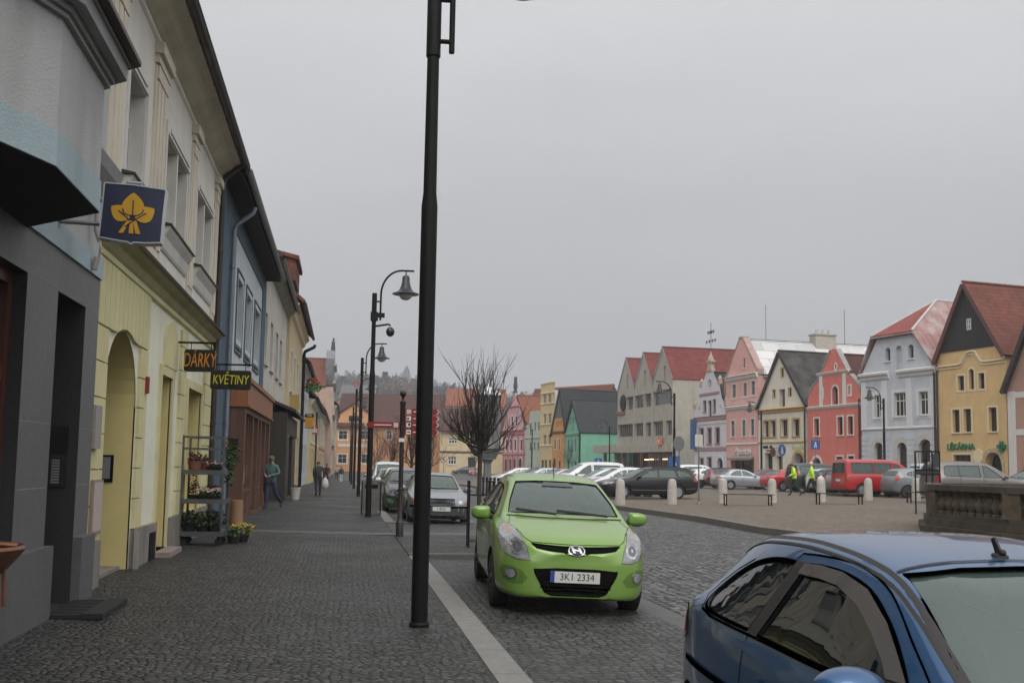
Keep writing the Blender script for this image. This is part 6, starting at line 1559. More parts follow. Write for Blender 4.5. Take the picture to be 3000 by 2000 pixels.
rub = pmat('rubber_black', (.012, .012, .012), rough=.6, var=.2, vs=10); tyre_m = pmat('tyre', (.016, .016, .016), rough=.8, var=.25, vs=12)
inter = pmat('interior_dark', (.022, .022, .024), rough=.85); seat_m = pmat('seat_grey', (.05, .05, .052), rough=.9, var=.2, vs=12)
rim_m = pmat('rim_silver', (.36, .37, .38), rough=.35, metal=.7, var=.1); steel_m = pmat('rim_dark', (.03, .03, .032), rough=.5, metal=.3)
lens = pmat('headlight_lens', (.20, .205, .21), rough=.08, var=.45, vs=9, coat=1); lens_in = pmat('headlight_chrome', (.45, .46, .47), rough=.15, metal=.9, var=.3, vs=20); amber_m = pmat('indicator_amber', (.36, .14, .05), rough=.15, coat=1)
tail_m = pmat('taillight_red', (.34, .012, .012), rough=.15, coat=1, var=.25, vs=12); grille_m = pmat('grille_black', (.010, .010, .011), rough=.5, var=.4, vs=40); chrome = pmat('chrome', (.55, .56, .57), rough=.18, metal=1)
plate_m = pmat('plate_white', (.55, .55, .52), rough=.5, var=.05); eu_m = pmat('plate_blue', (.02, .05, .25), rough=.5); glass_m = cleanglass('car_glass'); dkglass_m = cleanglass('car_glass_tinted', (.12, .14, .14), 1.7)
plast = pmat('bumper_plastic', (.035, .035, .037), rough=.65)

class CarBuilder:
    def __init__(s, S, paint_m, hero=False):
        s.S = S; s.L = S['L']; s.off = Vector((-s.L / 2, 0, 0)); s.loft = Loft(S); xs = xstations(s.L, 64 if hero else 46)
        outer = s.loft.mesh(xs)
        s.bvh = BVHTree.FromPolygons(outer.v, outer.f)
        s.root = empty('car', 'car', 'car')
        tmp = outer.build('tmp_body', [paint_m, inter, rub], None, smooth='all')
        cut = []
        cx0, cx1 = S['cab']
        cab = Loft(S, .035).mesh([cx0 + (cx1 - cx0) * i / 30 for i in range(31)], .30)
        cut.append(cab.build('tmp_c', [inter]))
        for poly in S['side']:
            m = MB().slab([(p[0], -1.3, p[1]) for p in poly], (0, 2.6, 0)); cut.append(m.build('tmp_c', [rub]))
        f = S['front']; m = MB().slab([(-1, a, b) for a, b in f], (1 + S['fx'], 0, 0)); cut.append(m.build('tmp_c', [rub]))
        if S.get('rear'):
            m = MB().slab([(s.L + 1, a, b) for a, b in S['rear']], (-(1 + s.L - S['rx']), 0, 0)); cut.append(m.build('tmp_c', [rub]))
        r = S['r'] + .045
        for x in (S['xf'], S['xr']):
            for sg in (-1, 1):
                M = Matrix.Translation((x, sg * (S['wm'] - .30), S['r'] + .01)) @ Matrix.Rotation(-sg * PI / 2, 4, 'X')
                cut.append(MB().lathe([(r, 0), (r, .6)], 36, 0, M).build('tmp_c', [inter]))
        for c in cut:
            bmx = bmesh.new(); bmx.from_mesh(c.data); bmesh.ops.recalc_face_normals(bmx, faces=bmx.faces); bmx.to_mesh(c.data); bmx.free()
            md = tmp.modifiers.new('b', 'BOOLEAN'); md.operation = 'DIFFERENCE'; md.object = c; md.solver = 'EXACT'
            try: md.material_mode = 'TRANSFER'
            except Exception: pass
        bmx = bmesh.new(); bmx.from_mesh(tmp.data); bmesh.ops.recalc_face_normals(bmx, faces=bmx.faces); bmx.to_mesh(tmp.data); bmx.free()
        tmp.data.polygons.foreach_set('use_smooth', [True] * len(tmp.data.polygons))
        dg = bpy.context.evaluated_depsgraph_get(); dg.update()
        me = bpy.data.meshes.new_from_object(tmp.evaluated_get(dg)); me.name = 'body'
        for c in cut + [tmp]: bpy.data.objects.remove(c)
        me.polygons.foreach_set('use_smooth', [True] * len(me.polygons))
        try: me.set_sharp_from_angle(angle=R(32))
        except Exception: pass
        me.transform(Matrix.Translation(s.off))
        s.body = link('body', me, s.root)
    # projecting helpers
    def hit(s, p2, ax):
        a, b = p2
        o, d = {'y': (Vector((a, 3, b)), Vector((0, -1, 0))), '-y': (Vector((a, -3, b)), Vector((0, 1, 0))), 'f': (Vector((-3, a, b)), Vector((1, 0, 0))), 'r': (Vector((s.L + 3, a, b)), Vector((-1, 0, 0))), 'z': (Vector((a, b, 4)), Vector((0, 0, -1)))}[ax]
        h = s.bvh.ray_cast(o, d)
        if h[0] is None:
            q = o + d * 3; h = s.bvh.find_nearest(q)
        n = h[1]
        if n.dot(d) > 0: n = -n
        return h[0], n
    def patch(s, polys, ax, off, mat, name, parent=None, mx=.07, thick=0.):
        """polygons drawn on one view plane and laid on the body"""
        bmx = bmesh.new()
        for poly in polys:
            bmx.faces.new([bmx.verts.new((p[0], p[1], 0)) for p in poly])
        bmesh.ops.triangulate(bmx, faces=bmx.faces[:])
        for it in range(7):
            es = [e for e in bmx.edges if e.calc_length() > mx]
            if not es: break
            bmesh.ops.subdivide_edges(bmx, edges=es, cuts=1); bmesh.ops.triangulate(bmx, faces=bmx.faces[:])
        vs, ns = [], []
        bmx.verts.index_update()
        for v in bmx.verts:
            p, n = s.hit((v.co.x, v.co.y), ax); vs.append(p + n * off + s.off); ns.append(n)
        fs = []
        for f in bmx.faces:
            ix = [v.index for v in f.verts]; nn = (vs[ix[1]] - vs[ix[0]]).cross(vs[ix[2]] - vs[ix[0]])
            fs.append(ix if nn.dot(ns[ix[0]]) > 0 else ix[::-1])
        mb = MB(); mb.add(vs, fs)
        if thick:
            bd = [e for e in bmx.edges if len(e.link_faces) == 1]; k = len(vs)
            mb.add([v - n * thick for v, n in zip(vs, ns)], [])
            for e in bd:
                a, b = e.verts[0].index, e.verts[1].index; mb.f.append([a, b, k + b, k + a]); mb.m.append(0)
            ns = ns + ns
        bmx.free()
        return mb.build(name, mat, parent or s.root, smooth='all', normals=[tuple(n) for n in ns])
    def strips(s, paths, ax, w, off, mat, name, parent=None):
        vs, fs, ns = [], [], []
        for path in paths:
            P = [Vector(p) for p in path]; D = []
            for a, b in zip(P[:-1], P[1:]):
                n = max(1, int((b - a).length / .05)); D += [a.lerp(b, i / n) for i in range(n)]
            D.append(P[-1]); k = len(vs)
            for i, p in enumerate(D):
                t = (D[min(i + 1, len(D) - 1)] - D[max(i - 1, 0)]).normalized(); nn = Vector((-t.y, t.x)) * w / 2
                for q in (p + nn, p - nn):
                    h, n = s.hit((q.x, q.y), ax); vs.append(h + n * off + s.off); ns.append(n)
            for i in range(len(D) - 1): fs.append([k + 2 * i, k + 2 * i + 1, k + 2 * i + 3, k + 2 * i + 2])
        mb = MB(); mb.add(vs, fs); return mb.build(name, mat, parent or s.root, smooth='all', normals=[tuple(n) for n in ns])
    def closed(s, poly): return list(poly) + [poly[0]]
    def wheels(s, kind='alloy', track=None, steer=0.):
        S = s.S; r = S['r']
        tm, rmm = MB(), MB()
        tm.lathe([(r * .64, -.09), (r * .86, -.098), (r * .97, -.085), (r, -.05), (r, .05), (r * .97, .085), (r * .86, .098), (r * .64, .09)], 32, cap=False)
        rmm.lathe([(r * .66, .085), (r * .62, .075), (r * .56, .02), (r * .2, .035), (.0, .05)], 28)
        if kind == 'alloy':
            for i in range(7): rmm.box((-.022, .03, .03), (.022, r * .63, .075), 0, Matrix.Rotation(2 * PI * i / 7, 4, 'Z'))
            rmm.lathe([(.07, .05), (.065, .085), (.001, .09)], 14)
        else:
            rmm.lathe([(r * .60, .06), (r * .58, .085), (r * .40, .09), (r * .36, .07), (.06, .075), (.055, .1), (.001, .1)], 28)
        t0 = None
        for x in (S['xf'], S['xr']):
            for sg in (-1, 1):
                if t0 is None:
                    o = tm.build('wheel', tyre_m, s.root, smooth=True); t0 = o; rm_ = rmm.build('rim', steel_m if kind == 'dark' else rim_m, o, smooth=True)
                    w0 = (tm, rmm)
                else:
                    o = copy_tree(t0, s.root)
                o.location = (x - s.L / 2, sg * (S['wm'] - .115), r); o.rotation_euler = (-PI / 2 * sg, 0, (steer if x == S['xf'] else 0))
    def windows(s, side_m=None, front_m=None, seal=True):
        S = s.S; side_m = side_m or glass_m
        s.patch([grow2(S['front'], .012)], 'f', -.006, front_m or glass_m, 'windscreen', mx=.12)
        if S.get('rear'): s.patch([grow2(S['rear'], .012)], 'r', -.006, side_m, 'rear_window', mx=.12)
        for poly in S['side']:
            for ax in ('y', '-y'): s.patch([grow2(poly, .012)], ax, -.008, side_m, 'side_window', mx=.12)
        if seal:
            pa = [s.closed(p) for p in S['side']]
            s.strips(pa, 'y', .016, .003, rub, 'window_seal'); s.strips(pa, '-y', .016, .003, rub, 'window_seal')
            s.strips([s.closed(S['front'])], 'f', .009, .003, rub, 'windscreen_seal')
            if S.get('rear'): s.strips([s.closed(S['rear'])], 'r', .016, .003, rub, 'rear_seal')
    def mirror(s, x, z, y, paint_m, k=1.):
        for sg in (-1, 1):
            mb = MB(); mb.ball((0, 0, 0), 1, 14); c_ = Vector((x - s.L / 2, sg * y, z)); mb.v = [c_ + Vector((math.copysign(abs(v.x) ** .7, v.x) * .068 * k, math.copysign(abs(v.y) ** .6, v.y) * .1 * k, math.copysign(abs(v.z) ** .6, v.z) * .068 * k * (1 - .2 * sg * v.y))) for v in mb.v]; o = mb.build('mirror', [paint_m], s.root, smooth='all')
            mb = MB(); mb.ball((x - s.L / 2 + .012, sg * (y - .005), z - .022), .1 * k, 10, 0, (.70, 1.04, .58)); mb.tube([(x - s.L / 2 + .02, sg * (y - .16), z - .06), (x - s.L / 2 + .01, sg * (y - .05), z - .03)], .028, 8); mb.build('mirror_base', rub, o, smooth='all')
            mb = MB(); M = Matrix.Translation((x - s.L / 2 + .088 * k, sg * (y - .003), z - .01)) @ Matrix.Rotation(PI / 2, 4, 'Y') @ Matrix.Diagonal((.055 * k, .085 * k, 1, 1)); mb.lathe([(1, 0), (1, .003)], 18, 0, M); mb.build('mirror_glass', chrome, o)
    def seats(s, x, red=None, rear=True, z=.35, y=.36):
        def seat(px, py, m, name):
            mb = MB(); mb.slab([(px - .25, py - .24, z), (px + .25, py - .24, z), (px + .25, py + .24, z), (px - .25, py + .24, z)], (0, 0, .17))
            mb.slab([(px + .2, py - .23, z + .12), (px + .33, py - .23, z + .12), (px + .46, py - .2, z + .68), (px + .36, py - .2, z + .68)], (0, .45, 0))
            o = mb.build(name, m, s.root); h = MB(); h.ball((px + .44, py, z + .79), .13, 8, 0, (.45, 1.0, .62)); h.tube([(px + .42, py - .06, z + .66), (px + .44, py - .06, z + .76)], .008, 5); h.tube([(px + .42, py + .06, z + .66), (px + .44, py + .06, z + .76)], .008, 5); h.build('headrest', red if red and py < 0 else m, o, smooth='all')
        px = x - s.L / 2
        seat(px, y, seat_m, 'front_seat'); seat(px, -y, seat_m, 'front_seat')
        if rear:
            mb = MB(); a = px + .85; mb.slab([(a - .2, -.58, z), (a + .25, -.58, z), (a + .25, .58, z), (a - .2, .58, z)], (0, 0, .17)); mb.slab([(a + .2, -.58, z + .1), (a + .33, -.58, z + .1), (a + .44, -.56, z + .6), (a + .34, -.56, z + .6)], (0, 1.14, 0)); mb.build('rear_seat', seat_m, s.root)
        mb = MB(); d = px - .62; mb.slab([(d - .25, -.62, z + .25), (d + .2, -.62, z + .25), (d + .2, -.62, z + .50), (d - .0, -.62, z + .60), (d - .35, -.62, z + .57)], (0, 1.24, 0)); db = mb.build('dashboard', inter, s.root)
        mb = MB(); M = Matrix.Translation((d + .32, -y, z + .46)) @ Matrix.Rotation(R(68), 4, 'Y'); ring_ = [(.18 * math.cos(2 * PI * i / 20), .18 * math.sin(2 * PI * i / 20), 0) for i in range(21)]; mb.tube([M @ Vector(p) for p in ring_], .014, 6); mb.tube([M @ Vector((-.18, 0, 0)), M @ Vector((.18, 0, 0))], .014, 5); mb.build('steering_wheel', rub, db)
        mb = MB(); mb.box((S_f(s.S)['fx'] - s.L / 2 - .18, -.11, s.S['zt_m'] - .19), (S_f(s.S)['fx'] - s.L / 2 - .15, .11, s.S['zt_m'] - .125)); mb.build('rear_view_mirror', rub, s.root)
    def plate(s, ax, z, text=None, y=0., w=.52, h=.115, mat=None, eu=True):
        p, n = s.hit((y, z), ax); sg = -1 if ax == 'f' else 1; x = p.x - s.L / 2 + sg * .012
        # flat plate across the bumper
        mb = MB(); mb.box((x - .006, y - w / 2, z - h / 2), (x + .006, y + w / 2, z + h / 2)); o = mb.build('license_plate', mat or plate_m, s.root)
        xs = x + sg * .0072
        if eu:
            e = -sg; mb = MB(); a, b = (y + e * (w / 2 - .045), y + e * w / 2) ; mb.box((min(x, xs), min(a, b), z - h / 2), (max(x, xs), max(a, b), z + h / 2)); mb.build('plate_band', eu_m, o)
        if text:
            M = Matrix.Translation((xs, y + sg * .02, z)) @ Matrix.Rotation(sg * PI / 2, 4, 'Z') @ FACE
            textmesh('plate_number', text, h * .88, M_black, o, M, .0006, sx=.92, bold=.0)
        return o
def S_f(S): return S
def grow2(poly, d):
    ar = sum(poly[i][0] * poly[(i + 1) % len(poly)][1] - poly[(i + 1) % len(poly)][0] * poly[i][1] for i in range(len(poly)))
    return grow(poly, d) if ar > 0 else grow(list(reversed(poly)), d)
def mir(poly): return [(-a, b) for a, b in poly]
def ell(cx, cy, rx, ry, n=20): return [(cx + rx * math.cos(2 * PI * i / n), cy + ry * math.sin(2 * PI * i / n)) for i in range(n)]

# ---- hatchback with rounded nose (the lime green car and its kind)
S_I = dict(L=3.94, wm=.8475, zt_m=1.49, r=.30, xf=.80, xr=3.325,
    zt=[(0, .66), (.02, .69), (.06, .725), (.14, .785), (.3, .85), (.55, .915), (.85, .975), (1.02, 1.01), (1.3, 1.165), (1.6, 1.315), (1.85, 1.415), (2.1, 1.465), (2.5, 1.49), (2.9, 1.475), (3.3, 1.43), (3.52, 1.38), (3.64, 1.29), (3.78, 1.08), (3.86, .95), (3.92, .78), (3.94, .66)],
    zb=[(0, .215), (.05, .195), (.15, .185), (.5, .18), (3.3, .19), (3.7, .24), (3.88, .32), (3.94, .40)],
    belt=[(0, .55), (.05, .60), (.2, .69), (.5, .80), (.9, .885), (1.2, .925), (2.0, .965), (3.0, 1.03), (3.5, 1.06), (3.75, 1.0), (3.88, .85), (3.94, .6)],
    w=[(0, .40), (.02, .50), (.06, .60), (.12, .68), (.22, .745), (.38, .80), (.6, .832), (.9, .845), (2.0, .8475), (3.1, .845), (3.5, .82), (3.7, .775), (3.85, .68), (3.92, .56), (3.94, .48)],
    wt=[(0, .28), (.06, .45), (.14, .53), (.3, .60), (.6, .655), (1.0, .70), (1.3, .655), (1.6, .605), (1.9, .575), (2.5, .575), (3.2, .555), (3.55, .55), (3.75, .60), (3.9, .46), (3.94, .36)],
    cab=(1.16, 3.66), fx=1.95, rx=3.40,
    front=[(-.635, 1.03), (0, 1.035), (.635, 1.03), (.60, 1.16), (.535, 1.30), (.495, 1.375), (.25, 1.392), (0, 1.396), (-.25, 1.392), (-.495, 1.375), (-.535, 1.30), (-.60, 1.16)],
    rear=[(-.52, 1.08), (.52, 1.08), (.46, 1.30), (-.46, 1.30)],
    side=[[(1.36, .985), (1.62, 1.13), (1.95, 1.285), (2.12, 1.325), (2.22, 1.33), (2.20, 1.00)], [(2.28, 1.005), (2.30, 1.335), (2.6, 1.345), (2.85, 1.32), (2.95, 1.06), (2.92, 1.03)], [(3.0, 1.08), (2.93, 1.30), (3.12, 1.26), (3.28, 1.14), (3.22, 1.09)]])
lime = paint('paint_lime', (.175, .30, .055), .2)
cb = CarBuilder(S_I, lime, True); green_car = cb.root
cb.windows(); cb.wheels('dark'); cb.mirror(1.36, 1.0, .93, lime, 1.12); cb.seats(1.85)
HL = [(.485, .585), (.515, .70), (.565, .81), (.625, .895), (.69, .925), (.745, .91), (.775, .84), (.785, .75), (.765, .675), (.70, .62), (.60, .585)]
for sgn in (1, -1):
    hl = HL if sgn > 0 else mir(HL)
    o = cb.patch([hl], 'f', .006, lens, 'headlight', mx=.04, thick=.02)
    for cx_, cz_, rx_, rz_ in ((.61, .71, .075, .085),):
        f_ = cb.patch([ell(sgn * cx_, cz_, rx_, rz_)], 'f', .0075, lens_in, 'headlight_reflector', o, .03); cb.patch([ell(sgn * cx_, cz_ - .005, rx_ * .62, rz_ * .62)], 'f', .0095, pmat('reflector_dark', (.16, .165, .17), rough=.12, metal=.6), 'headlight_bulb', o, .03); cb.patch([ell(sgn * cx_, cz_, rx_ * .2, rz_ * .2)], 'f', .0115, chrome, 'headlight_bulb', o, .03)
    cb.patch([[(sgn * a, b) for a, b in ((.66, .845), (.70, .845), (.735, .885), (.70, .90), (.672, .885))]], 'f', .0065, amber_m, 'indicator', o, .03)
    cb.strips([cb.closed(hl)], 'f', .007, .004, rub, 'headlight_seal', o)
    pod = [(sgn * a, b) for a, b in ((.50, .40), (.56, .47), (.66, .515), (.755, .51), (.77, .45), (.74, .37), (.66, .33), (.55, .335))]
    fg = cb.patch([ell(sgn * .665, .435, .058, .058)], 'f', .010, chrome, 'fog_lamp', None, .03, .015); cb.patch([ell(sgn * .665, .435, .046, .046)], 'f', .013, lens, 'fog_lens', fg, .03)
    cb.patch([pod], 'f', .0025, pmat('lime_pod', (.075, .15, .02), rough=.5), 'fog_recess', None, .04)
gr1 = [(-.47, .748), (-.30, .735), (-.13, .728), (.13, .728), (.30, .735), (.47, .748), (.42, .705), (.30, .685), (.14, .672), (.08, .648), (-.08, .648), (-.14, .672), (-.30, .685), (-.42, .705)]
g_ = cb.patch([gr1], 'f', .003, pmat('grille_deep', (.004, .004, .004), rough=.9, spec=.05), 'grille', mx=.05); cb.strips([[(-.47, .75), (-.30, .737), (-.13, .73), (.13, .73), (.30, .737), (.47, .75)]], 'f', .012, .006, lime, 'grille_bar', g_)
em = cb.patch([ell(0, .695, .088, .050, 28)], 'f', .012, chrome, 'emblem', None, .03, .012); cb.patch([ell(0, .695, .079, .042, 28)], 'f', .0145, grille_m, 'emblem_field', em, .03)
cb.patch([[(-.058, .668), (-.034, .668), (-.012, .722), (-.036, .722)], [(.012, .668), (.036, .668), (.058, .722), (.034, .722)], [(-.034, .684), (.030, .694), (.036, .708), (-.026, .698)]], 'f', .017, chrome, 'emblem_letter', em, .03)
lg = [(-.43, .50), (-.2, .515), (.2, .515), (.43, .50), (.42, .46), (.36, .335), (.32, .27), (.25, .245), (-.25, .245), (-.32, .27), (-.36, .335), (-.42, .46)]
l_ = cb.patch([lg], 'f', .003, MATS['grille_deep'], 'lower_grille', mx=.05); cb.strips([[(-.37, .315), (.37, .315)], [(-.34, .28), (.34, .28)]], 'f', .012, .008, rub, 'grille_bar', l_)
cb.plate('f', .425, '3K1 2334', y=.01)
lip = [(.36, .335), (.32, .265), (.25, .235), (-.25, .235), (-.32, .265), (-.36, .335)]
cb.strips([[(.435, .50), (.425, .455)] + lip + [(-.425, .455), (-.435, .50)]], 'f', .016, .006, pmat('lime_edge', (.30, .52, .07), rough=.35), 'bumper_lip')
cb.strips([[(-.60, .88), (-.53, .80), (-.47, .765), (0, .752), (.47, .765), (.53, .80), (.60, .88)]], 'f', .005, .003, rub, 'bonnet_gap')
cb.strips([[(1.02, .62), (.62, .67), (.30, .56)], [(1.02, -.62), (.62, -.67), (.30, -.56)]], 'z', .006, .003, rub, 'bonnet_gap')
cb.strips([[(1.0, -.66), (.93, -.3), (.92, 0), (.93, .3), (1.0, .66)]], 'z', .045, .004, rub, 'wiper_cowl')
mb = MB(); b_ = cb.off
for (a, c) in (((.98, -.50, 1.03), (1.06, .08, 1.065)), ((.97, .10, 1.03), (1.07, .55, 1.065))):
    mb.tube([Vector(a) + b_, Vector(c) + b_], .011, 6)
    mb.tube([Vector(a) + b_ + Vector((.02, 0, .01)), Vector(c) + b_ + Vector((.035, 0, .012))], .007, 5)
mb.build('wiper', rub, cb.root)
for ax in ('y', '-y'):
    cb.strips([[(1.30, .94), (1.27, .60), (1.33, .32), (2.2, .27), (2.235, .60), (2.235, 1.33)], [(2.25, .27), (2.9, .29), (2.86, .6), (2.99, .85), (2.96, 1.05)]], ax, .006, .0025, rub, 'door_gap')
    cb.patch([[(2.02, .84), (2.17, .84), (2.17, .875), (2.02, .875)]], ax, .03, lime, 'door_handle', None, .05, .03)
mb = MB(); mb.tube([Vector((1.98, 0, 1.44)) + b_, Vector((2.12, 0, 1.62)) + b_], .006, 6); mb.build('antenna', rub, cb.root)
mb = MB(); mb.box((-.06, -.03, 1.33), (.02, .03, 1.35)); 
for sgn in (1, -1):
    cb.patch([[(sgn * a, b) for a, b in ((.56, .86), (.70, .82), (.77, .90), (.76, 1.06), (.66, 1.10), (.60, 1.0))]], 'r', .004, tail_m, 'taillight', None, .06, .02)
cb.plate('r', .86)
cb.patch([[(-.2, 1.34), (.2, 1.34), (.16, 1.385), (-.16, 1.385)]], 'f', .0015, pmat('sunband', (.05, .055, .055), rough=.2), 'sensor_panel')
# copies of this kind for the row use the same meshes, so keep the builder's parts simple: remember them
def place_car(root, x, y, rz, z=None, roll=0., pitch=0.):
    root.location = (x, y, sqz(x, y) if z is None else z); root.rotation_euler = (roll, pitch, rz)
def repaint(root, m, ch=True):
    for o in root.children:
        if o.name.split('.')[0] in ('body', 'mirror', 'door_handle', 'grille_bar', 'bumper_lip', 'bumper_crease') and o.data and o.data.materials:
            o.material_slots[0].link = 'OBJECT'; o.material_slots[0].material = m
        if o.name.split('.')[0] == 'grille':
            for c in o.children: c.material_slots[0].link = 'OBJECT'; c.material_slots[0].material = m
def car_like(proto, name, label, m, x, y, rz, group=None, cat='car', drop=(), z=None):
    c = copy_tree(proto); c.name = name; c.scale = (1, 1, 1); tag(c, label, cat, group)
    for o in list(c.children):
        if o.name.split('.')[0] in drop:
            for d in list(o.children): bpy.data.objects.remove(d)
            bpy.data.objects.remove(o)
    for o in c.children:
        for d in list(o.children):
            if d.name.split('.')[0] == 'plate_number': bpy.data.objects.remove(d)
    repaint(c, m); place_car(c, x, y, rz, z); return c
green_car.name = 'parked_car'; tag(green_car, 'lime green hatchback parked facing the viewer beside the tall lamp post', 'car', 'cars parked along the kerb')
place_car(green_car, 2.655 + 1.2 * math.sin(R(4)), 11.78 + 1.22, R(86.0), z=-.07, roll=R(2.0))
green_car.scale = (1.06, 1.075, 1.06)

# ---- small three door hatchback, blue, close by
S_P = dict(L=3.835, wm=.826, zt_m=1.432, r=.285, xf=.78, xr=3.22,
    zt=[(0, .58), (.04, .63), (.15, .70), (.4, .79), (.7, .87), (.95, .935), (1.2, 1.075), (1.45, 1.225), (1.66, 1.33), (1.8, 1.372), (2.05, 1.412), (2.4, 1.432), (2.8, 1.415), (3.1, 1.365), (3.27, 1.30), (3.42, 1.17), (3.58, 1.0), (3.68, .88), (3.79, .72), (3.835, .58)],
    zb=[(0, .28), (.1, .2), (.5, .18), (3.2, .19), (3.6, .25), (3.835, .36)],
    belt=[(0, .5), (.1, .6), (.4, .72), (.9, .85), (1.3, .895), (2.2, .93), (3.0, .985), (3.4, 1.01), (3.62, .94), (3.76, .76), (3.835, .53)],
    w=[(0, .42), (.04, .54), (.1, .63), (.25, .73), (.5, .79), (.9, .822), (2.0, .826), (2.7, .824), (3.05, .805), (3.35, .755), (3.6, .675), (3.75, .58), (3.835, .44)],
    wt=[(0, .3), (.1, .5), (.4, .62), (.95, .68), (1.25, .635), (1.55, .585), (1.75, .56), (2.1, .555), (2.7, .535), (3.15, .475), (3.45, .44), (3.65, .45), (3.835, .33)],
    cab=(1.10, 3.44), fx=1.86, rx=3.12,
    front=[(-.625, .965), (0, .975), (.625, .965), (.585, 1.10), (.525, 1.24), (.487, 1.322), (.25, 1.342), (0, 1.347), (-.25, 1.342), (-.487, 1.322), (-.525, 1.24), (-.585, 1.10)],
    rear=[(-.42, 1.02), (.42, 1.02), (.36, 1.23), (-.36, 1.23)],
    side=[[(1.28, .955), (1.42, 1.06), (1.58, 1.165), (1.78, 1.255), (1.98, 1.296), (2.16, 1.305), (2.30, 1.30), (2.42, .985), (1.9, .968)], [(2.52, .992), (2.395, 1.302), (2.62, 1.296), (2.83, 1.258), (2.99, 1.195), (3.1, 1.115), (3.13, 1.06), (3.09, 1.02), (2.95, 1.003)]])
blue_p = paint('paint_blue', (.024, .085, .20), .5)
def smooth_poly(P, keep):
    """round a window outline between the corners to keep"""
    out = []; n = len(P); ks = sorted(keep)
    for a, b in zip(ks, ks[1:] + [ks[0] + n]): out += crom([P[i % n] for i in range(a, b + 1)], 4)[:-1]
    return out
S_P['side'] = [smooth_poly(S_P['side'][0], [0, 6, 7]), smooth_poly(S_P['side'][1], [0, 1])]
S_I['side'] = S_I['side']
cb = CarBuilder(S_P, blue_p, True); blue_car = cb.root
cb.windows(glassmat('side_glass_dark', (.006, .008, .008), .012, 1.95)); cb.wheels('cover'); cb.seats(1.75, red=pmat('seat_red', (.40, .04, .03), rough=.8), y=.34)
deep = pmat('gutter_strip', (.022, .02, .019), rough=.6)
for sg in (1, -1):
    pth = []
    for i in range(22):
        x = 1.02 + (3.28 - 1.02) * i / 21; pth.append((x, sg * (cb.loft.wt(x) * .965 - .012)))
    cb.strips([pth], 'z', .045, .004, deep, 'roof_strip')
for ax in ('y', '-y'):
    # smoked wind deflector over the door glass and broad pillar between the panes
    df = cb.patch([[(1.33, 1.0), (1.42, 1.06), (1.58, 1.165), (1.78, 1.255), (1.98, 1.296), (2.16, 1.305), (2.30, 1.30), (2.318, 1.255), (2.14, 1.257), (1.98, 1.246), (1.80, 1.198), (1.63, 1.118), (1.5, 1.045), (1.44, 1.0)]], ax, .016, pmat('deflector_smoke', (.075, .066, .066), rough=.2, var=.1, coat=.6), 'wind_deflector', None, .06, .012)
    cb.patch([[(1.30, .96), (1.44, 1.05), (1.50, 1.045), (1.47, .965)]], ax, .012, rub, 'mirror_panel', None, .06)
    cb.patch([[(2.425, .98), (2.52, .985), (2.40, 1.308), (2.30, 1.308)]], ax, .004, pmat('pillar_black', (.022, .019, .018), rough=.45), 'door_pillar', None, .06)
    cb.strips([crom([(1.10, .865), (1.14, .62), (1.16, .30)], 3) + [(2.3, .28)] + crom([(2.3, .28), (2.46, .55), (2.50, .97)], 4), crom([(2.50, .97), (2.44, 1.2), (2.40, 1.325), (2.34, 1.342), (2.1, 1.345), (1.9, 1.33), (1.66, 1.262), (1.44, 1.135), (1.22, 1.0), (1.1, .90)], 4)], ax, .0065, .003, rub, 'door_gap')
    cb.strips([[(1.2, .945), (1.9, .957), (2.42, .972), (2.95, .986), (3.1, 1.004), (3.155, 1.06), (3.12, 1.125), (3.0, 1.207), (2.84, 1.27)]], ax, .011, .009, chrome, 'window_trim')
    cb.strips([[(2.30, .72), (3.3, .74)], [(1.2, .55), (2.42, .56)]], ax, .03, .008, rub, 'side_moulding')
    cb.patch([ell(2.30, .80, .05, .035)], ax, .02, blue_p, 'door_handle', None, .04, .02)
tl = [(.50, .70), (.62, .72), (.68, .80), (.655, .92), (.58, .985), (.54, .95), (.56, .85), (.50, .78)]
for sg in (1, -1):
    o = cb.patch([[(sg * a, b) for a, b in tl]], 'r', .004, tail_m, 'taillight', None, .05, .02)
    o2_ = cb.patch([[(.12 if False else a, b) for a, b in ((3.34, .84), (3.5, .79), (3.63, .79), (3.67, .90), (3.58, .985), (3.42, .975))]], 'y' if sg > 0 else '-y', .004, pmat('taillight_orange', (.50, .09, .03), rough=.15, coat=1), 'taillight_wrap', o, .05)
for sg in (1, -1):
    cb.patch([[(sg * a, b) for a, b in ((.40, .60), (.62, .66), (.70, .76), (.62, .78), (.45, .70))]], 'f', .004, lens, 'headlight', None, .05, .015)
cb.patch([[(-.3, .36), (.3, .36), (.34, .5), (-.34, .5)]], 'f', .003, grille_m, 'grille', None, .06)
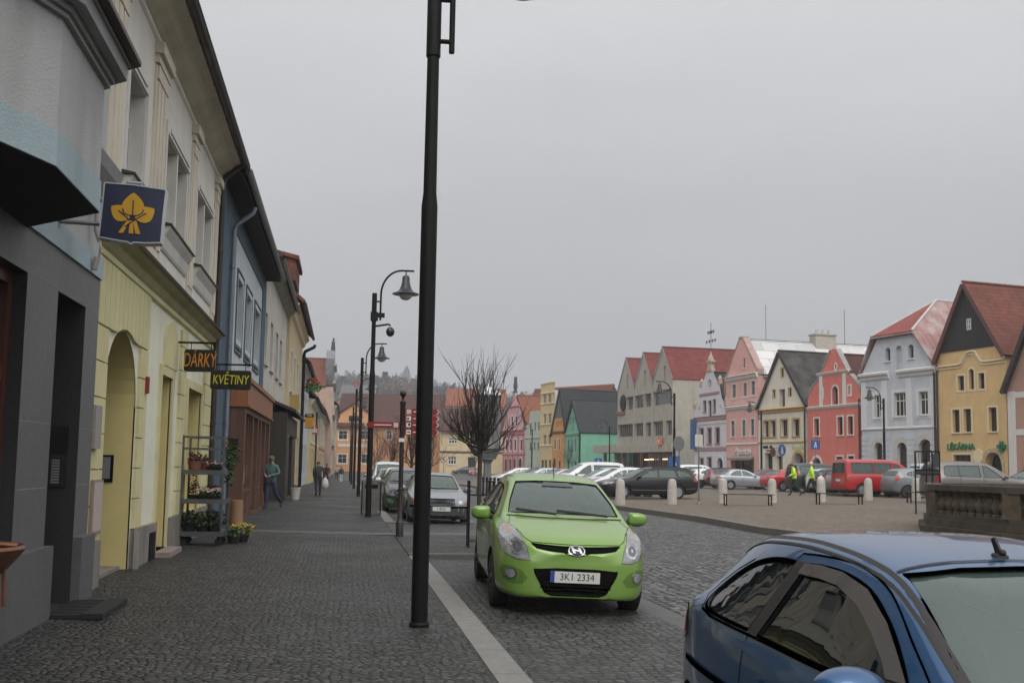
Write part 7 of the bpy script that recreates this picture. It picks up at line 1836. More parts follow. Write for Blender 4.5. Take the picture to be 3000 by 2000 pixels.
# mirrors: blue cap over black lower shell
for sg in (-1, 1):
    mb = MB(); c = Vector((1.36, sg * .905, .985)) + cb.off; mb.ball(c, .115, 14, 0, (.78, 1.08, .62)); o = mb.build('mirror', rub, cb.root, smooth='all')
    mb = MB(); prof = [(max(.001, math.cos(a)), math.sin(a)) for a in [R(14) + R(76) * i / 8 for i in range(9)]]; M = Matrix.Translation(c + Vector((-.004, 0, .006))) @ Matrix.Diagonal((.092, .127, .076, 1)); mb.lathe(prof, 24, 0, M); mb.build('mirror_cap', blue_p, o, smooth='all')
    mb = MB(); mb.tube([Vector((1.34, sg * .78, .94)) + cb.off, Vector((1.36, sg * .88, .95)) + cb.off], .035, 8); mb.build('mirror_arm', rub, o, smooth=True)
mb = MB(); an = Vector((1.84, .0, 1.375)) + cb.off; mb.lathe([(.035, 0), (.03, .012), (.012, .018)], 14, 0, Matrix.Translation(an) @ Matrix.Rotation(R(-12), 4, 'Y')); mb.slab([an + Vector((-.02, -.005, .01)), an + Vector((.02, -.005, .012)), an + Vector((.045, -.004, .07)), an + Vector((.025, -.004, .078))], (0, .01, 0)); mb.ball(an + Vector((-.018, 0, .02)), .014, 8); mb.build('antenna', rub, cb.root, smooth=True)
cb.strips([[(1.74, -.50), (1.775, -.25), (1.785, 0), (1.775, .25), (1.74, .50)]], 'z', .014, .004, rub, 'roof_seal')
mb = MB(); 
for (a, c) in (((.93, -.5, .965), (1.02, .1, 1.01)), ((.93, .12, .97), (1.02, .58, 1.0))): mb.tube([Vector(a) + cb.off, Vector(c) + cb.off], .01, 6)
mb.build('wiper', rub, cb.root)
blue_car.name = 'parked_car'; tag(blue_car, 'dark blue three door hatchback cut by the bottom right corner', 'car', 'cars parked along the kerb')
place_car(blue_car, 2.56, 3.50 + (S_P['L'] / 2 - 1.78), R(90), z=-.085)

# ---- saloon, estate, people carrier, van (seen at a distance)
def quick_car(S, m, tails=True, kind='alloy', roof_rails=False, glass=None, front_extra=None, text=None):
    cb = CarBuilder(S, m); cb.windows(glass); cb.wheels(kind); cb.mirror(S['cowl'] + .32, S['belt_m'] + .06, S['wm'] + .07, m)
    if S.get('seats', True): cb.seats(S['cowl'] + .95)
    for sg in (1, -1):
        o = cb.patch([[(sg * a, b) for a, b in S['hl']]], 'f', .004, lens, 'headlight', None, .06, .02); a_ = S['hl']; cx = sum(p[0] for p in a_) / len(a_); cz_ = sum(p[1] for p in a_) / len(a_)
        cb.patch([ell(sg * cx, cz_, .05, .045)], 'f', .008, lens_in, 'headlight_reflector', o, .05)
        cb.patch([[(sg * a, b) for a, b in S['tl']]], 'r', .004, tail_m, 'taillight', None, .06, .02)
        for poly in S.get('tls', []): cb.patch([poly], 'y' if sg > 0 else '-y', .004, tail_m, 'taillight_wrap', o, .06)
    cb.patch([S['gr']], 'f', .004, grille_m, 'grille', None, .06); cb.patch([S['lg']], 'f', .003, plast, 'lower_grille', None, .06)
    cb.plate('f', S['pl'][0], text); cb.plate('r', S['pl'][1])
    for ax in ('y', '-y'):
        cb.strips(S['gaps'], ax, .010, .003, rub, 'door_gap')
        for hx in S['handles']: cb.patch([[(hx, S['belt_m'] - .10), (hx + .16, S['belt_m'] - .10), (hx + .16, S['belt_m'] - .065), (hx, S['belt_m'] - .065)]], ax, .025, m, 'door_handle', None, .06, .02)
        if S.get('trim'): cb.strips(S['trim'], ax, .022, .006, chrome, 'side_trim')
    if roof_rails:
        mb = MB()
        for sg in (1, -1):
            mb.tube([(x - cb.L / 2, sg * (cb.loft.wt(x) - .02), cb.loft.zt(x) - .005) for x in fr(S['fx'] + .1, S['cab'][1] - .15, .3)], .02, 6)
        mb.build('roof_rail', rub, cb.root)
    if front_extra: front_extra(cb)
    return cb.root
S_E = dict(L=4.77, wm=.91, zt_m=1.50, r=.325, xf=.93, xr=3.64, cowl=1.35, belt_m=.95,
    zt=[(0, .66), (.05, .72), (.2, .79), (.6, .88), (1.0, .95), (1.35, 1.0), (1.7, 1.19), (2.0, 1.34), (2.25, 1.43), (2.6, 1.48), (3.2, 1.50), (3.9, 1.475), (4.3, 1.43), (4.45, 1.38), (4.58, 1.16), (4.68, .98), (4.74, .84), (4.77, .66)],
    zb=[(0, .30), (.1, .22), (.5, .2), (4.2, .22), (4.6, .3), (4.77, .4)], belt=[(0, .56), (.1, .66), (.5, .78), (1.2, .90), (2, .94), (3.2, .98), (4.2, 1.02), (4.55, .98), (4.72, .78), (4.77, .6)],
    w=[(0, .5), (.05, .62), (.15, .74), (.35, .83), (.7, .89), (1.1, .91), (3.8, .91), (4.3, .88), (4.6, .8), (4.73, .68), (4.77, .55)], wt=[(0, .35), (.1, .55), (.5, .68), (1.3, .74), (1.7, .68), (2.2, .62), (3.2, .62), (4.3, .58), (4.6, .6), (4.77, .42)],
    cab=(1.50, 4.48), fx=2.35, rx=4.2, front=[(-.66, 1.03), (.66, 1.03), (.54, 1.385), (0, 1.40), (-.54, 1.385)], rear=[(-.56, 1.06), (.56, 1.06), (.5, 1.32), (-.5, 1.32)],
    side=[[(1.80, 1.0), (2.05, 1.16), (2.35, 1.305), (2.62, 1.36), (2.68, 1.36), (2.66, 1.0)], [(2.75, 1.0), (2.76, 1.365), (3.4, 1.365), (3.56, 1.35), (3.62, 1.03), (3.55, 1.01)], [(3.70, 1.04), (3.64, 1.345), (4.05, 1.31), (4.28, 1.22), (4.34, 1.08), (4.28, 1.06)]],
    hl=[(.46, .64), (.70, .65), (.82, .72), (.80, .80), (.62, .79), (.46, .74)], tl=[(.50, .82), (.78, .80), (.80, .96), (.6, 1.0), (.52, .98)], tls=[[(4.42, .84), (4.62, .82), (4.66, .98), (4.46, 1.0)]], gr=[(-.38, .60), (.38, .60), (.44, .74), (-.44, .74)], lg=[(-.6, .30), (.6, .30), (.6, .42), (-.6, .42)], pl=(.50, .78),
    gaps=[[(1.62, .95), (1.55, .6), (1.60, .3), (2.68, .28), (2.71, .95)], [(2.72, .28), (3.4, .3), (3.5, .62), (3.65, .9)]], handles=(2.45, 3.4), trim=[[(1.35, .42), (3.15, .42)], [(4.05, .48), (4.62, .52)]])
S_S = dict(S_E); S_S.update(L=4.50, wm=.866, zt_m=1.42, r=.31, xf=.88, xr=3.50, cowl=1.38,
    zt=[(0, .66), (.04, .71), (.2, .77), (.6, .85), (1.0, .915), (1.38, .965), (1.7, 1.14), (2.0, 1.29), (2.2, 1.365), (2.5, 1.41), (2.9, 1.42), (3.2, 1.40), (3.45, 1.31), (3.7, 1.15), (3.9, 1.03), (4.1, .99), (4.38, .95), (4.46, .85), (4.5, .64)],
    belt=[(0, .56), (.1, .66), (.5, .76), (1.2, .86), (2, .89), (3.2, .93), (4.0, .95), (4.35, .90), (4.46, .72), (4.5, .56)],
    w=[(0, .48), (.04, .60), (.12, .70), (.3, .79), (.6, .845), (1.0, .866), (3.6, .866), (4.1, .84), (4.36, .77), (4.46, .66), (4.5, .5)], wt=[(0, .35), (.1, .55), (.5, .66), (1.3, .71), (1.7, .65), (2.2, .58), (3.0, .57), (3.5, .56), (3.9, .64), (4.3, .62), (4.5, .4)],
    zb=[(0, .30), (.1, .22), (.5, .19), (4.0, .2), (4.35, .3), (4.5, .4)], cab=(1.52, 3.72), fx=2.30, rx=3.2, front=[(-.63, .99), (.63, .99), (.50, 1.325), (0, 1.34), (-.50, 1.325)], rear=[(-.56, 1.06), (.56, 1.06), (.46, 1.30), (-.46, 1.30)],
    side=[[(1.78, .95), (2.02, 1.11), (2.3, 1.25), (2.5, 1.29), (2.60, 1.295), (2.58, .95)], [(2.67, .95), (2.68, 1.295), (3.0, 1.285), (3.2, 1.23), (3.42, 1.08), (3.45, .985), (3.38, .97)]],
    hl=[(.40, .60), (.64, .60), (.66, .72), (.42, .72)], tl=[(.45, .78), (.70, .78), (.72, .92), (.5, .92)], tls=[[(4.18, .79), (4.36, .79), (4.36, .92), (4.2, .92)]], gr=[(-.34, .61), (.34, .61), (.37, .72), (-.37, .72)], lg=[(-.75, .24), (.75, .24), (.75, .42), (-.75, .42)], pl=(.47, .70), belt_m=.90,
    gaps=[[(1.55, .9), (1.5, .6), (1.55, .3), (2.6, .28), (2.63, .9)], [(2.64, .28), (3.2, .3), (3.3, .62), (3.42, .85)]], handles=(2.38, 3.2), trim=None)
S_M = dict(S_E); S_M.update(L=4.38, wm=.90, zt_m=1.80, r=.32, xf=.88, xr=3.6, cowl=1.0,
    zt=[(0, .72), (.05, .80), (.2, .92), (.5, 1.04), (.95, 1.13), (1.2, 1.28), (1.5, 1.48), (1.8, 1.65), (2.05, 1.74), (2.5, 1.79), (3.3, 1.80), (4.0, 1.765), (4.2, 1.71), (4.28, 1.5), (4.33, 1.15), (4.36, .9), (4.38, .66)],
    belt=[(0, .6), (.1, .75), (.5, .92), (1.0, 1.02), (2, 1.06), (3.2, 1.10), (4.0, 1.12), (4.28, 1.06), (4.35, .85), (4.38, .6)], w=[(0, .5), (.05, .65), (.15, .76), (.35, .84), (.7, .89), (1.1, .90), (3.8, .90), (4.15, .87), (4.3, .8), (4.38, .68)], wt=[(0, .35), (.1, .55), (.5, .68), (1.0, .74), (1.5, .70), (2.0, .655), (3.2, .655), (4.1, .64), (4.3, .66), (4.38, .5)],
    zb=[(0, .34), (.1, .26), (.5, .24), (4.0, .25), (4.3, .3), (4.38, .4)], cab=(1.2, 4.18), fx=2.1, rx=3.95, front=[(-.66, 1.16), (.66, 1.16), (.58, 1.62), (0, 1.65), (-.58, 1.62)], rear=[(-.6, 1.16), (.6, 1.16), (.56, 1.6), (-.56, 1.6)],
    side=[[(1.42, 1.11), (1.75, 1.37), (2.05, 1.56), (2.20, 1.60), (2.26, 1.60), (2.26, 1.11)], [(2.42, 1.13), (2.42, 1.61), (3.85, 1.60), (4.0, 1.55), (4.04, 1.22), (3.95, 1.15)]],
    hl=[(.46, .74), (.72, .78), (.78, .95), (.62, .95), (.46, .84)], tl=[(.62, .9), (.80, .9), (.78, 1.3), (.68, 1.3)], tls=[], gr=[(-.36, .66), (.36, .66), (.40, .78), (-.40, .78)], lg=[(-.7, .34), (.7, .34), (.7, .5), (-.7, .5)], pl=(.56, .8), belt_m=1.08,
    gaps=[[(1.3, 1.05), (1.25, .6), (1.3, .34), (2.3, .32), (2.33, 1.6)], [(2.36, .32), (3.3, .34), (3.38, 1.6)]], handles=(2.1, 2.5), trim=None)
S_V = dict(S_M); S_V.update(L=4.75, wm=.92, zt_m=1.94, r=.33, xf=.95, xr=3.85, cowl=.95,
    zt=[(0, .70), (.05, .84), (.2, .98), (.5, 1.10), (.9, 1.2), (1.2, 1.45), (1.5, 1.70), (1.75, 1.86), (2.0, 1.915), (2.6, 1.94), (4.3, 1.93), (4.60, 1.90), (4.68, 1.80), (4.72, 1.2), (4.74, .9), (4.75, .6)],
    belt=[(0, .6), (.1, .8), (.5, 1.0), (1.0, 1.10), (2, 1.14), (4.2, 1.15), (4.6, 1.12), (4.72, .9), (4.75, .55)], w=[(0, .6), (.05, .72), (.2, .82), (.5, .9), (1.0, .92), (4.3, .92), (4.6, .905), (4.7, .87), (4.75, .82)], wt=[(0, .4), (.1, .6), (.5, .72), (1.0, .8), (1.6, .78), (2.0, .765), (4.4, .765), (4.65, .76), (4.75, .68)],
    cab=(1.15, 4.64), fx=1.95, rx=4.45, front=[(-.74, 1.24), (.74, 1.24), (.66, 1.76), (-.66, 1.76)], rear=[(-.64, 1.2), (.64, 1.2), (.62, 1.72), (-.62, 1.72)],
    side=[[(1.35, 1.2), (1.62, 1.46), (1.85, 1.68), (1.95, 1.72), (2.02, 1.72), (2.02, 1.2)], [(2.2, 1.2), (2.2, 1.73), (3.18, 1.73), (3.18, 1.2)], [(3.26, 1.2), (3.26, 1.73), (4.4, 1.73), (4.4, 1.2)]],
    hl=[(.50, .74), (.76, .74), (.78, .90), (.50, .90)], tl=[(.72, .8), (.83, .8), (.82, 1.15), (.72, 1.15)], tls=[], gr=[(-.46, .76), (.46, .76), (.46, .88), (-.46, .88)], lg=[(-.75, .34), (.75, .34), (.75, .5), (-.75, .5)], pl=(.56, .82), belt_m=1.14, zb=[(0, .34), (.1, .28), (.5, .26), (4.5, .28), (4.75, .36)],
    gaps=[[(1.2, 1.15), (1.2, .34), (2.08, .32), (2.1, 1.75)], [(2.14, .34), (2.14, 1.8), (3.22, 1.8), (3.22, .34)]], handles=(1.9, 2.2))
silver = paint('paint_silver', (.34, .36, .38), .6); white_p = paint('paint_white', (.60, .61, .61)); black_p = pmat('paint_black', (.005, .0055, .006), rough=.3, coat=.45, spec=.3); red_p = paint('paint_red', (.36, .012, .016)); grey_p = paint('paint_grey_brown', (.13, .115, .105), .5); dark_g = paint('paint_dark_green', (.018, .024, .024), .3); navy_p = paint('paint_navy', (.02, .035, .09), .3); maroon = paint('paint_maroon', (.10, .012, .018), .2); pinkish = paint('paint_pale_rose', (.42, .34, .36), .4); ice = paint('paint_ice_blue', (.30, .36, .42), .5); gris = paint('paint_grey', (.20, .215, .225), .5)
def rings(cb):
    for k in range(4):
        c = ell(-.105 + .07 * k, .668, .045, .030, 18); cb.strips([c + [c[0]]], 'f', .009, .009, chrome, 'emblem_ring')
    cb.strips([[(-.37, .73), (.37, .73), (.36, .60), (.30, .585), (-.30, .585), (-.36, .60), (-.37, .73)]], 'f', .02, .007, pmat('grille_frame', (.32, .33, .34), rough=.35, metal=.5), 'grille_frame')
    cb.patch([[(-.80, .22), (.80, .22), (.80, .52), (-.80, .52)]], 'f', .0015, plast, 'bumper', None, .06)
    cb.strips([[(-.80, .525), (.80, .525)]], 'f', .05, .006, gris, 'bumper_strip')
    for sg in (1, -1): cb.patch([[(sg * a, b) for a, b in ((.665, .60), (.75, .61), (.75, .72), (.675, .72))]], 'f', .004, amber_m, 'indicator', None, .05)
    cb.strips([[(-.62, .985), (0, .97), (.62, .985)]], 'f', .02, .004, rub, 'cowl')
audi = quick_car(S_S, gris, kind='alloy', front_extra=rings, text='1 8761'); audi.name = 'parked_car'; tag(audi, 'grey saloon with four ring grille parked behind the fingerpost', 'car', 'cars parked along the kerb')
place_car(audi, 2.62, 26.6 + 2.25, R(90), roll=R(1.2))
estate = quick_car(S_E, black_p, roof_rails=True, glass=cleanglass('car_glass_green', (.40, .52, .46), 1.7)); estate.name = 'parked_car'; tag(estate, 'black estate car with roof rails, nearest of the row facing left', 'car', 'cars parked on the square')
mpv = quick_car(S_M, grey_p, kind='cover', glass=dkglass_m); mpv.name = 'parked_car'; tag(mpv, 'brownish grey people carrier behind the fountain wall', 'car', 'cars parked before the houses')
van = quick_car(S_V, red_p, kind='cover', glass=dkglass_m); van.name = 'minibus'; tag(van, 'red minibus with square rear doors', 'van', 'cars parked before the houses')
DROP = ('seatx',)
kerb_g, rowA, rowB = 'cars parked along the kerb', 'cars parked on the square', 'cars parked before the houses'
# along the kerb behind the saloon
car_like(green_car, 'parked_car', 'dark green black hatchback standing behind the grey four ring saloon', dark_g, 2.22, 35.0, R(90), kerb_g, drop=('emblem', 'antenna'))
car_like(green_car, 'parked_car', 'white small car behind the dark hatchback along the kerb', white_p, 2.35, 40.6, R(90), kerb_g, drop=('emblem',))
car_like(audi, 'parked_car', 'pale silver saloon, third behind the four ring saloon', silver, 2.3, 46.6, R(90), kerb_g, drop=('emblem_ring', 'license_plate'))
car_like(mpv, 'parked_car', 'white people carrier in the kerbside row past the silver saloon', white_p, 2.4, 53.0, R(90), kerb_g)
car_like(green_car, 'parked_car', 'silver grey hatchback at the far end of the kerbside row', gris, 2.3, 60.5, R(90), kerb_g)
# row on the square, all facing left
def gnds(px, py):
    p = gnd(px, py, .1)
    for _ in range(4): p = gnd(px, py, sqz(p.x, p.y))
    return p
F0 = gnds(1765, 1462); F1 = atd(1440, 1400, 73)
place_car(estate, F0.x + S_E['L'] / 2 * math.cos(R(4)), F0.y + 1.0, R(4))
listA = [(green_car, white_p, 'white hatchback directly behind the black estate car', 3.94), (green_car, silver, 'silver hatchback, second behind the black estate car', 3.94), (mpv, white_p, 'tall white people carrier in the row facing left', 4.38), (green_car, red_p, 'red hatchback beyond the tall white people carrier', 3.94),
         (audi, pinkish, 'pale rose saloon beyond the red hatchback', 4.5), (audi, navy_p, 'navy saloon in the middle of the row facing left', 4.5), (green_car, silver, 'silver hatchback between the navy saloon and a dark car', 3.94), (estate, dark_g, 'dark green estate near the left end of the row', 4.77), (green_car, white_p, 'white hatchback at the left end of the row', 3.94)]
for i, (pr, m, lab, L_) in enumerate(listA):
    t = (i + 1) / len(listA); p = Vector((F0.x, F0.y + 1.0, 0)).lerp(Vector((F1.x, F1.y, 0)), t)
    car_like(pr, 'parked_car', lab, m, p.x + L_ / 2 + rnd.uniform(-.2, .3), p.y + .3, R(rnd.uniform(1, 6)), rowA, drop=('emblem', 'antenna', 'license_plate') if i else ('emblem',))
# row before the houses, tails toward the viewer
listB = [(green_car, gris, 'silver hatchback with red tail lights right of the red minibus', 2612, 49.5, 3.94), (green_car, gris, 'small silver car whose tail shows just left of the red minibus', 2446, 54, 3.94), (green_car, black_p, 'black hatchback behind the worker with the pale cap', 2408, 56.5, 3.94), (green_car, white_p, 'white hatchback between the two workers', 2385, 59.5, 3.94),
         (mpv, dark_g, 'dark people carrier behind the bending worker', 2325, 61.5, 4.38), (audi, red_p, 'red saloon left of the bending worker', 2246, 64, 4.5), (audi, silver, 'silver liftback saloon showing its side before the rose pink house', 2098, 69, 4.5), (estate, maroon, 'dark maroon car half hidden by the silver liftback', 2072, 73, 4.77),
         (green_car, white_p, 'white hatchback behind the tail of the black estate car', 2026, 74, 3.94), (mpv, white_p, 'white people carrier before the narrow violet trimmed house', 1990, 82, 4.38), (mpv, white_p, 'white delivery car seen through the iron grille', 2693, 60, 4.38), (audi, maroon, 'dark red saloon parked between silver liftback and red saloon', 2196, 72, 4.5)]
for pr, m, lab, px, Z, L_ in listB:
    p = atd(px, 1400, Z); car_like(pr, 'parked_car', lab, m, p.x + L_ / 2 * .98, p.y + .5, R(180 + rnd.uniform(-3, 3)), rowB, drop=('emblem', 'antenna', 'license_plate', 'emblem_ring'))
p = atd(2475, 1400, 51.5); place_car(van, p.x + 2.35, p.y + .7, R(180))
p = atd(2732, 1400, 42.5); place_car(mpv, p.x + 2.2, p.y + .3, R(177))
p = atd(2942, 1400, 46); car_like(green_car, 'parked_car', 'ice blue hatchback at the right edge behind the fountain', ice, p.x + 2.3, p.y + 1, R(6), rowB, drop=('emblem', 'antenna'))
p = atd(1360, 1385, 192); car_like(estate, 'parked_car', 'dark car standing before the cream corner house', navy_p, p.x, p.y, R(12), None, z=-.42)
p = atd(1388, 1385, 170); car_like(green_car, 'parked_car', 'small red car showing behind the tree trunk', red_p, p.x, p.y, R(80), None, z=-.42)
# ------------------------------------------------------------------ people
skin = pmat('skin', (.42, .24, .17), rough=.6, var=.06); hair_m = pmat('hair_grey', (.12, .11, .10), rough=.8, var=.3, vs=40); hair_d = pmat('hair_dark', (.02, .016, .014), rough=.7)
shoe = pmat('shoe_black', (.012, .011, .011), rough=.5)
def person(label, x, y, rz, H, J, mats, extra=None, group=None, z=None, fat=1.):
    """J: joint positions (x right, y forward, z up) for a 1.75 m figure; mats: jacket, trousers, skin, shoe"""
    base = dict(pelvis=(0, 0, .96), waist=(0, 0, 1.10), chest=(0, .0, 1.32), neck=(0, .0, 1.49), chin=(0, .015, 1.56), head=(0, .03, 1.64), crown=(0, .015, 1.715),
                hipR=(.09, 0, .92), kneeR=(.10, .02, .50), ankR=(.10, 0, .09), toeR=(.12, .17, .045), hipL=(-.09, 0, .92), kneeL=(-.10, .02, .50), ankL=(-.10, 0, .09), toeL=(-.12, .17, .045),
                shR=(.17, 0, 1.42), elR=(.23, -.02, 1.15), wrR=(.22, .06, .92), shL=(-.17, 0, 1.42), elL=(-.23, -.02, 1.15), wrL=(-.22, .06, .92))
    base.update(J); k = H / 1.75
    rad = dict(pelvis=(.165 * fat, .125 * fat), waist=(.16 * fat, .125 * fat), chest=(.18 * fat, .13 * fat), neck=(.062, .062), chin=(.062, .07), head=(.078, .098), crown=(.055, .065), hip=(.098, .10), knee=(.068, .07), ank=(.05, .052), toe=(.042, .035), sh=(.085, .085), el=(.062, .062), wr=(.042, .042))
    edges = [('pelvis', 'waist', 0), ('waist', 'chest', 0), ('chest', 'neck', 0), ('neck', 'chin', 2), ('chin', 'head', 2), ('head', 'crown', 2)]
    for s in 'RL': edges += [('pelvis', 'hip' + s, 1), ('hip' + s, 'knee' + s, 1), ('knee' + s, 'ank' + s, 1), ('ank' + s, 'toe' + s, 3), ('chest', 'sh' + s, 0), ('sh' + s, 'el' + s, 0), ('el' + s, 'wr' + s, 0)]
    names = list(base); P = {n: Vector(base[n]) * k for n in names}
    R_ = {n: rad.get(n) or rad[n[:-1]] for n in names}
    for s in 'RL':
        w, e = P['wr' + s], P['el' + s]; d = (w - e).normalized(); sd = d.cross(Vector((0, 1, 0))).normalized() if abs(d.y) < .9 else Vector((1, 0, 0)); fw = sd.cross(d).normalized()
        palm = 'palm' + s; P[palm] = w + d * .075 * k; R_[palm] = (.032, .020); edges.append(('wr' + s, palm, 2)); names.append(palm)
        for i in range(4):
            f1, f2 = 'f%d%s' % (i, s), 'g%d%s' % (i, s); o = fw * (-.026 + .0175 * i) * k
            ln = (.04, .05, .046, .036)[i] * k
            P[f1] = P[palm] + d * (.030 * k) + o; P[f2] = P[f1] + (d * .85 + sd * (.5 if s == 'R' else -.5)).normalized() * ln
            R_[f1] = (.0098, .0098); R_[f2] = (.0075, .0075); edges += [(palm, f1, 2), (f1, f2, 2)]; names += [f1, f2]
        t = 't' + s; P[t] = w + d * .05 * k + fw * .05 * k; R_[t] = (.010, .010); edges.append(('wr' + s, t, 2)); names.append(t)
    me = bpy.data.meshes.new('person_tmp'); ix = {n: i for i, n in enumerate(names)}
    me.from_pydata([tuple(P[n]) for n in names], [(ix[a], ix[b]) for a, b, _ in edges], [])
    o = bpy.data.objects.new('person_tmp', me); COL.objects.link(o)
    sm = o.modifiers.new('s', 'SKIN'); sm.use_smooth_shade = True; sm.branch_smoothing = .6
    for n in names:
        v = me.skin_vertices[0].data[ix[n]]; v.radius = (R_[n][0] * k, R_[n][1] * k); v.use_root = (n == 'pelvis')
    sb = o.modifiers.new('u', 'SUBSURF'); sb.levels = 2; sb.render_levels = 2
    dg = bpy.context.evaluated_depsgraph_get(); dg.update()
    m2 = bpy.data.meshes.new_from_object(o.evaluated_get(dg)); m2.name = 'person'; bpy.data.objects.remove(o)
    m2.materials.clear()
    for m in mats: m2.materials.append(m)
    seg = [(P[a], P[b], l) for a, b, l in edges]
    for p in m2.polygons:
        c = p.center; bd, bl = 9, 0
        for a, b, l in seg:
            ab = b - a; t = max(0, min(1, (c - a).dot(ab) / max(1e-9, ab.length_squared))); d = (c - a - ab * t).length
            if d < bd: bd, bl = d, l
        hem = P['pelvis'].z - .06 * k
        if bl == 1 and c.z > hem and abs(c.x) < .25 * k: bl = 0
        p.material_index = bl; p.use_smooth = True
    b = link('person', m2); b.location = (x, y, sqz(x, y) if z is None else z); b.rotation_euler = (0, 0, rz); tag(b, label, 'person', group)
    # face: nose, eyes, mouth, ears
    hd = P['head']; f = MB(); f.slab([hd + Vector((-.012, .092, -.03)) * k, hd + Vector((.012, .092, -.03)) * k, hd + Vector((0, .085, .025)) * k], Vector((0, .022, -.004)) * k)
    for s in (-1, 1): f.ball(hd + Vector((s * .082, 0, -.005)) * k, .022 * k, 6, 0, (.45, .8, 1.3))
    f.build('nose_and_ears', skin, b, smooth=True); f = MB()
    for s in (-1, 1): f.ball(hd + Vector((s * .032, .088, .018)) * k, .010 * k, 5, 0, (1.3, .6, .7))
    f.box(hd + Vector((-.024, .082, -.062)) * k, hd + Vector((.024, .092, -.055)) * k); f.build('eyes_and_mouth', pmat('face_dark', (.05, .02, .018)), b)
    return b, P, k
def cap_hair(b, P, k, mat, brim=False, name='hair'):
    h = P['head'] + Vector((0, -.012, .015)) * k; mb = MB(); prof = [(max(.001, math.cos(a)), math.sin(a)) for a in [R(-18) + R(108) * i / 8 for i in range(9)]]
    mb.lathe(prof, 18, 0, Matrix.Translation(h) @ Matrix.Diagonal((.092 * k, .112 * k, .105 * k, 1)), cap=False)
    if brim: mb.slab([h + Vector((-.07, .09, .02)) * k, h + Vector((.07, .09, .02)) * k, h + Vector((.05, .18, .005)) * k, h + Vector((-.05, .18, .005)) * k], (0, 0, .012 * k))
    mb.build(name, mat, b, smooth=True)
def bagmesh(label, at, size, mat, shape='bag', sc=(1, .55, 1.1)):
    mb = MB(); prof = [(.02, -1), (.6, -.97), (.95, -.7), (1.0, -.2), (.85, .4), (.55, .75), (.25, .9), (.12, 1.0)]
    mb.lathe(prof, 14, 0, Matrix.Diagonal((size * sc[0], size * sc[1], size * sc[2], 1))); mb.tube([(-.12 * size, 0, size * sc[2] * .9), (-.2 * size, 0, size * sc[2] * 1.35), (.2 * size, 0, size * sc[2] * 1.35), (.12 * size, 0, size * sc[2] * .9)], .012, 6)
    o = mb.build('bag', mat, smooth=True); o.location = at; tag(o, label, 'bag'); return o

# man in a teal jacket striding toward the viewer with his arms before him
def side_at(px, py):
    p = gnd(px, py, .08)
    for _ in range(4): p = gnd(px, py, side_z(p.x) + fall(p.y))
    return p
teal_j = pmat('jacket_teal', (.10, .16, .165), rough=.85, var=.25, vs=9); jean = pmat('jeans_blue', (.028, .045, .10), rough=.9, var=.2, vs=8)
p = side_at(792, 1489)
b, P, k = person('man in a teal jacket and blue jeans stepping past the brown shopfront', p.x, p.y, R(158), 1.74,
    dict(kneeR=(.10, .10, .51), ankR=(.10, .12, .10), toeR=(.13, .29, .05), kneeL=(-.12, -.10, .50), ankL=(-.16, -.46, .22), toeL=(-.18, -.36, .06), elR=(.27, .02, 1.16), wrR=(.10, .24, 1.10), elL=(-.27, .02, 1.16), wrL=(-.06, .26, 1.08), head=(.0, .05, 1.63), crown=(0, .04, 1.70)), [teal_j, jean, skin, shoe], fat=1.08)
cap_hair(b, P, k, pmat('cap_olive_grey', (.13, .12, .085), rough=.9), True, 'cap')
bagmesh('black shoulder bag hanging at the side of the man in teal', (p.x - .30, p.y + .12, p.z + .84), .27, pmat('bag_black', (.010, .010, .011), rough=.8))
# stooped person walking away with a white carrier bag
p = side_at(931, 1452)
dj = pmat('jacket_charcoal', (.032, .032, .034), rough=.9, var=.2, vs=8); dt = pmat('trousers_dark', (.022, .022, .025), rough=.9)
b, P, k = person('stooped person in dark clothes walking away with a white carrier bag', p.x, p.y, R(8), 1.68, dict(chest=(0, .06, 1.30), neck=(0, .11, 1.45), chin=(0, .14, 1.50), head=(0, .17, 1.57), crown=(0, .17, 1.645), shR=(.18, .06, 1.39), shL=(-.18, .06, 1.39), kneeR=(.10, .12, .50), ankR=(.10, .10, .09), toeR=(.11, .27, .05), kneeL=(-.10, -.02, .50), ankL=(-.10, -.16, .12), toeL=(-.11, -.0, .05), wrR=(.26, .06, .88), elR=(.27, 0, 1.12)), [dj, dt, skin, shoe], fat=1.15)
cap_hair(b, P, k, pmat('hair_brown', (.10, .055, .04), rough=.8))
bagmesh('white carrier bag in the hand of the stooped person', (p.x + .31, p.y + .05, p.z + .60), .20, pmat('bag_white', (.55, .50, .48), rough=.5, var=.1, vs=10), sc=(.8, .5, 1.25))
p = side_at(956, 1420)
b, P, k = person('person in a dark red coat standing close to the house walls', p.x, p.y, R(170), 1.66, dict(wrR=(.2, .1, .9)), [pmat('coat_dark_red', (.07, .016, .02), rough=.9, var=.2), dt, skin, shoe], fat=1.1); cap_hair(b, P, k, hair_d)
p = side_at(999, 1412)
b, P, k = person('small far figure in dark jacket and white trousers', p.x, p.y, R(10), 1.55, dict(kneeR=(.09, .06, .5), ankL=(-.1, -.12, .1), toeL=(-.11, .03, .05)), [pmat('jacket_navy_grey', (.025, .028, .035), rough=.9), pmat('trousers_white', (.50, .50, .52), rough=.8), skin, shoe]); cap_hair(b, P, k, hair_d)
p = side_at(986, 1402)
b, P, k = person('far figure in a pale top left of the one with white trousers', p.x, p.y, R(10), 1.6, {}, [pmat('top_pale', (.35, .33, .35), rough=.9), dt, skin, shoe]); cap_hair(b, P, k, hair_m)
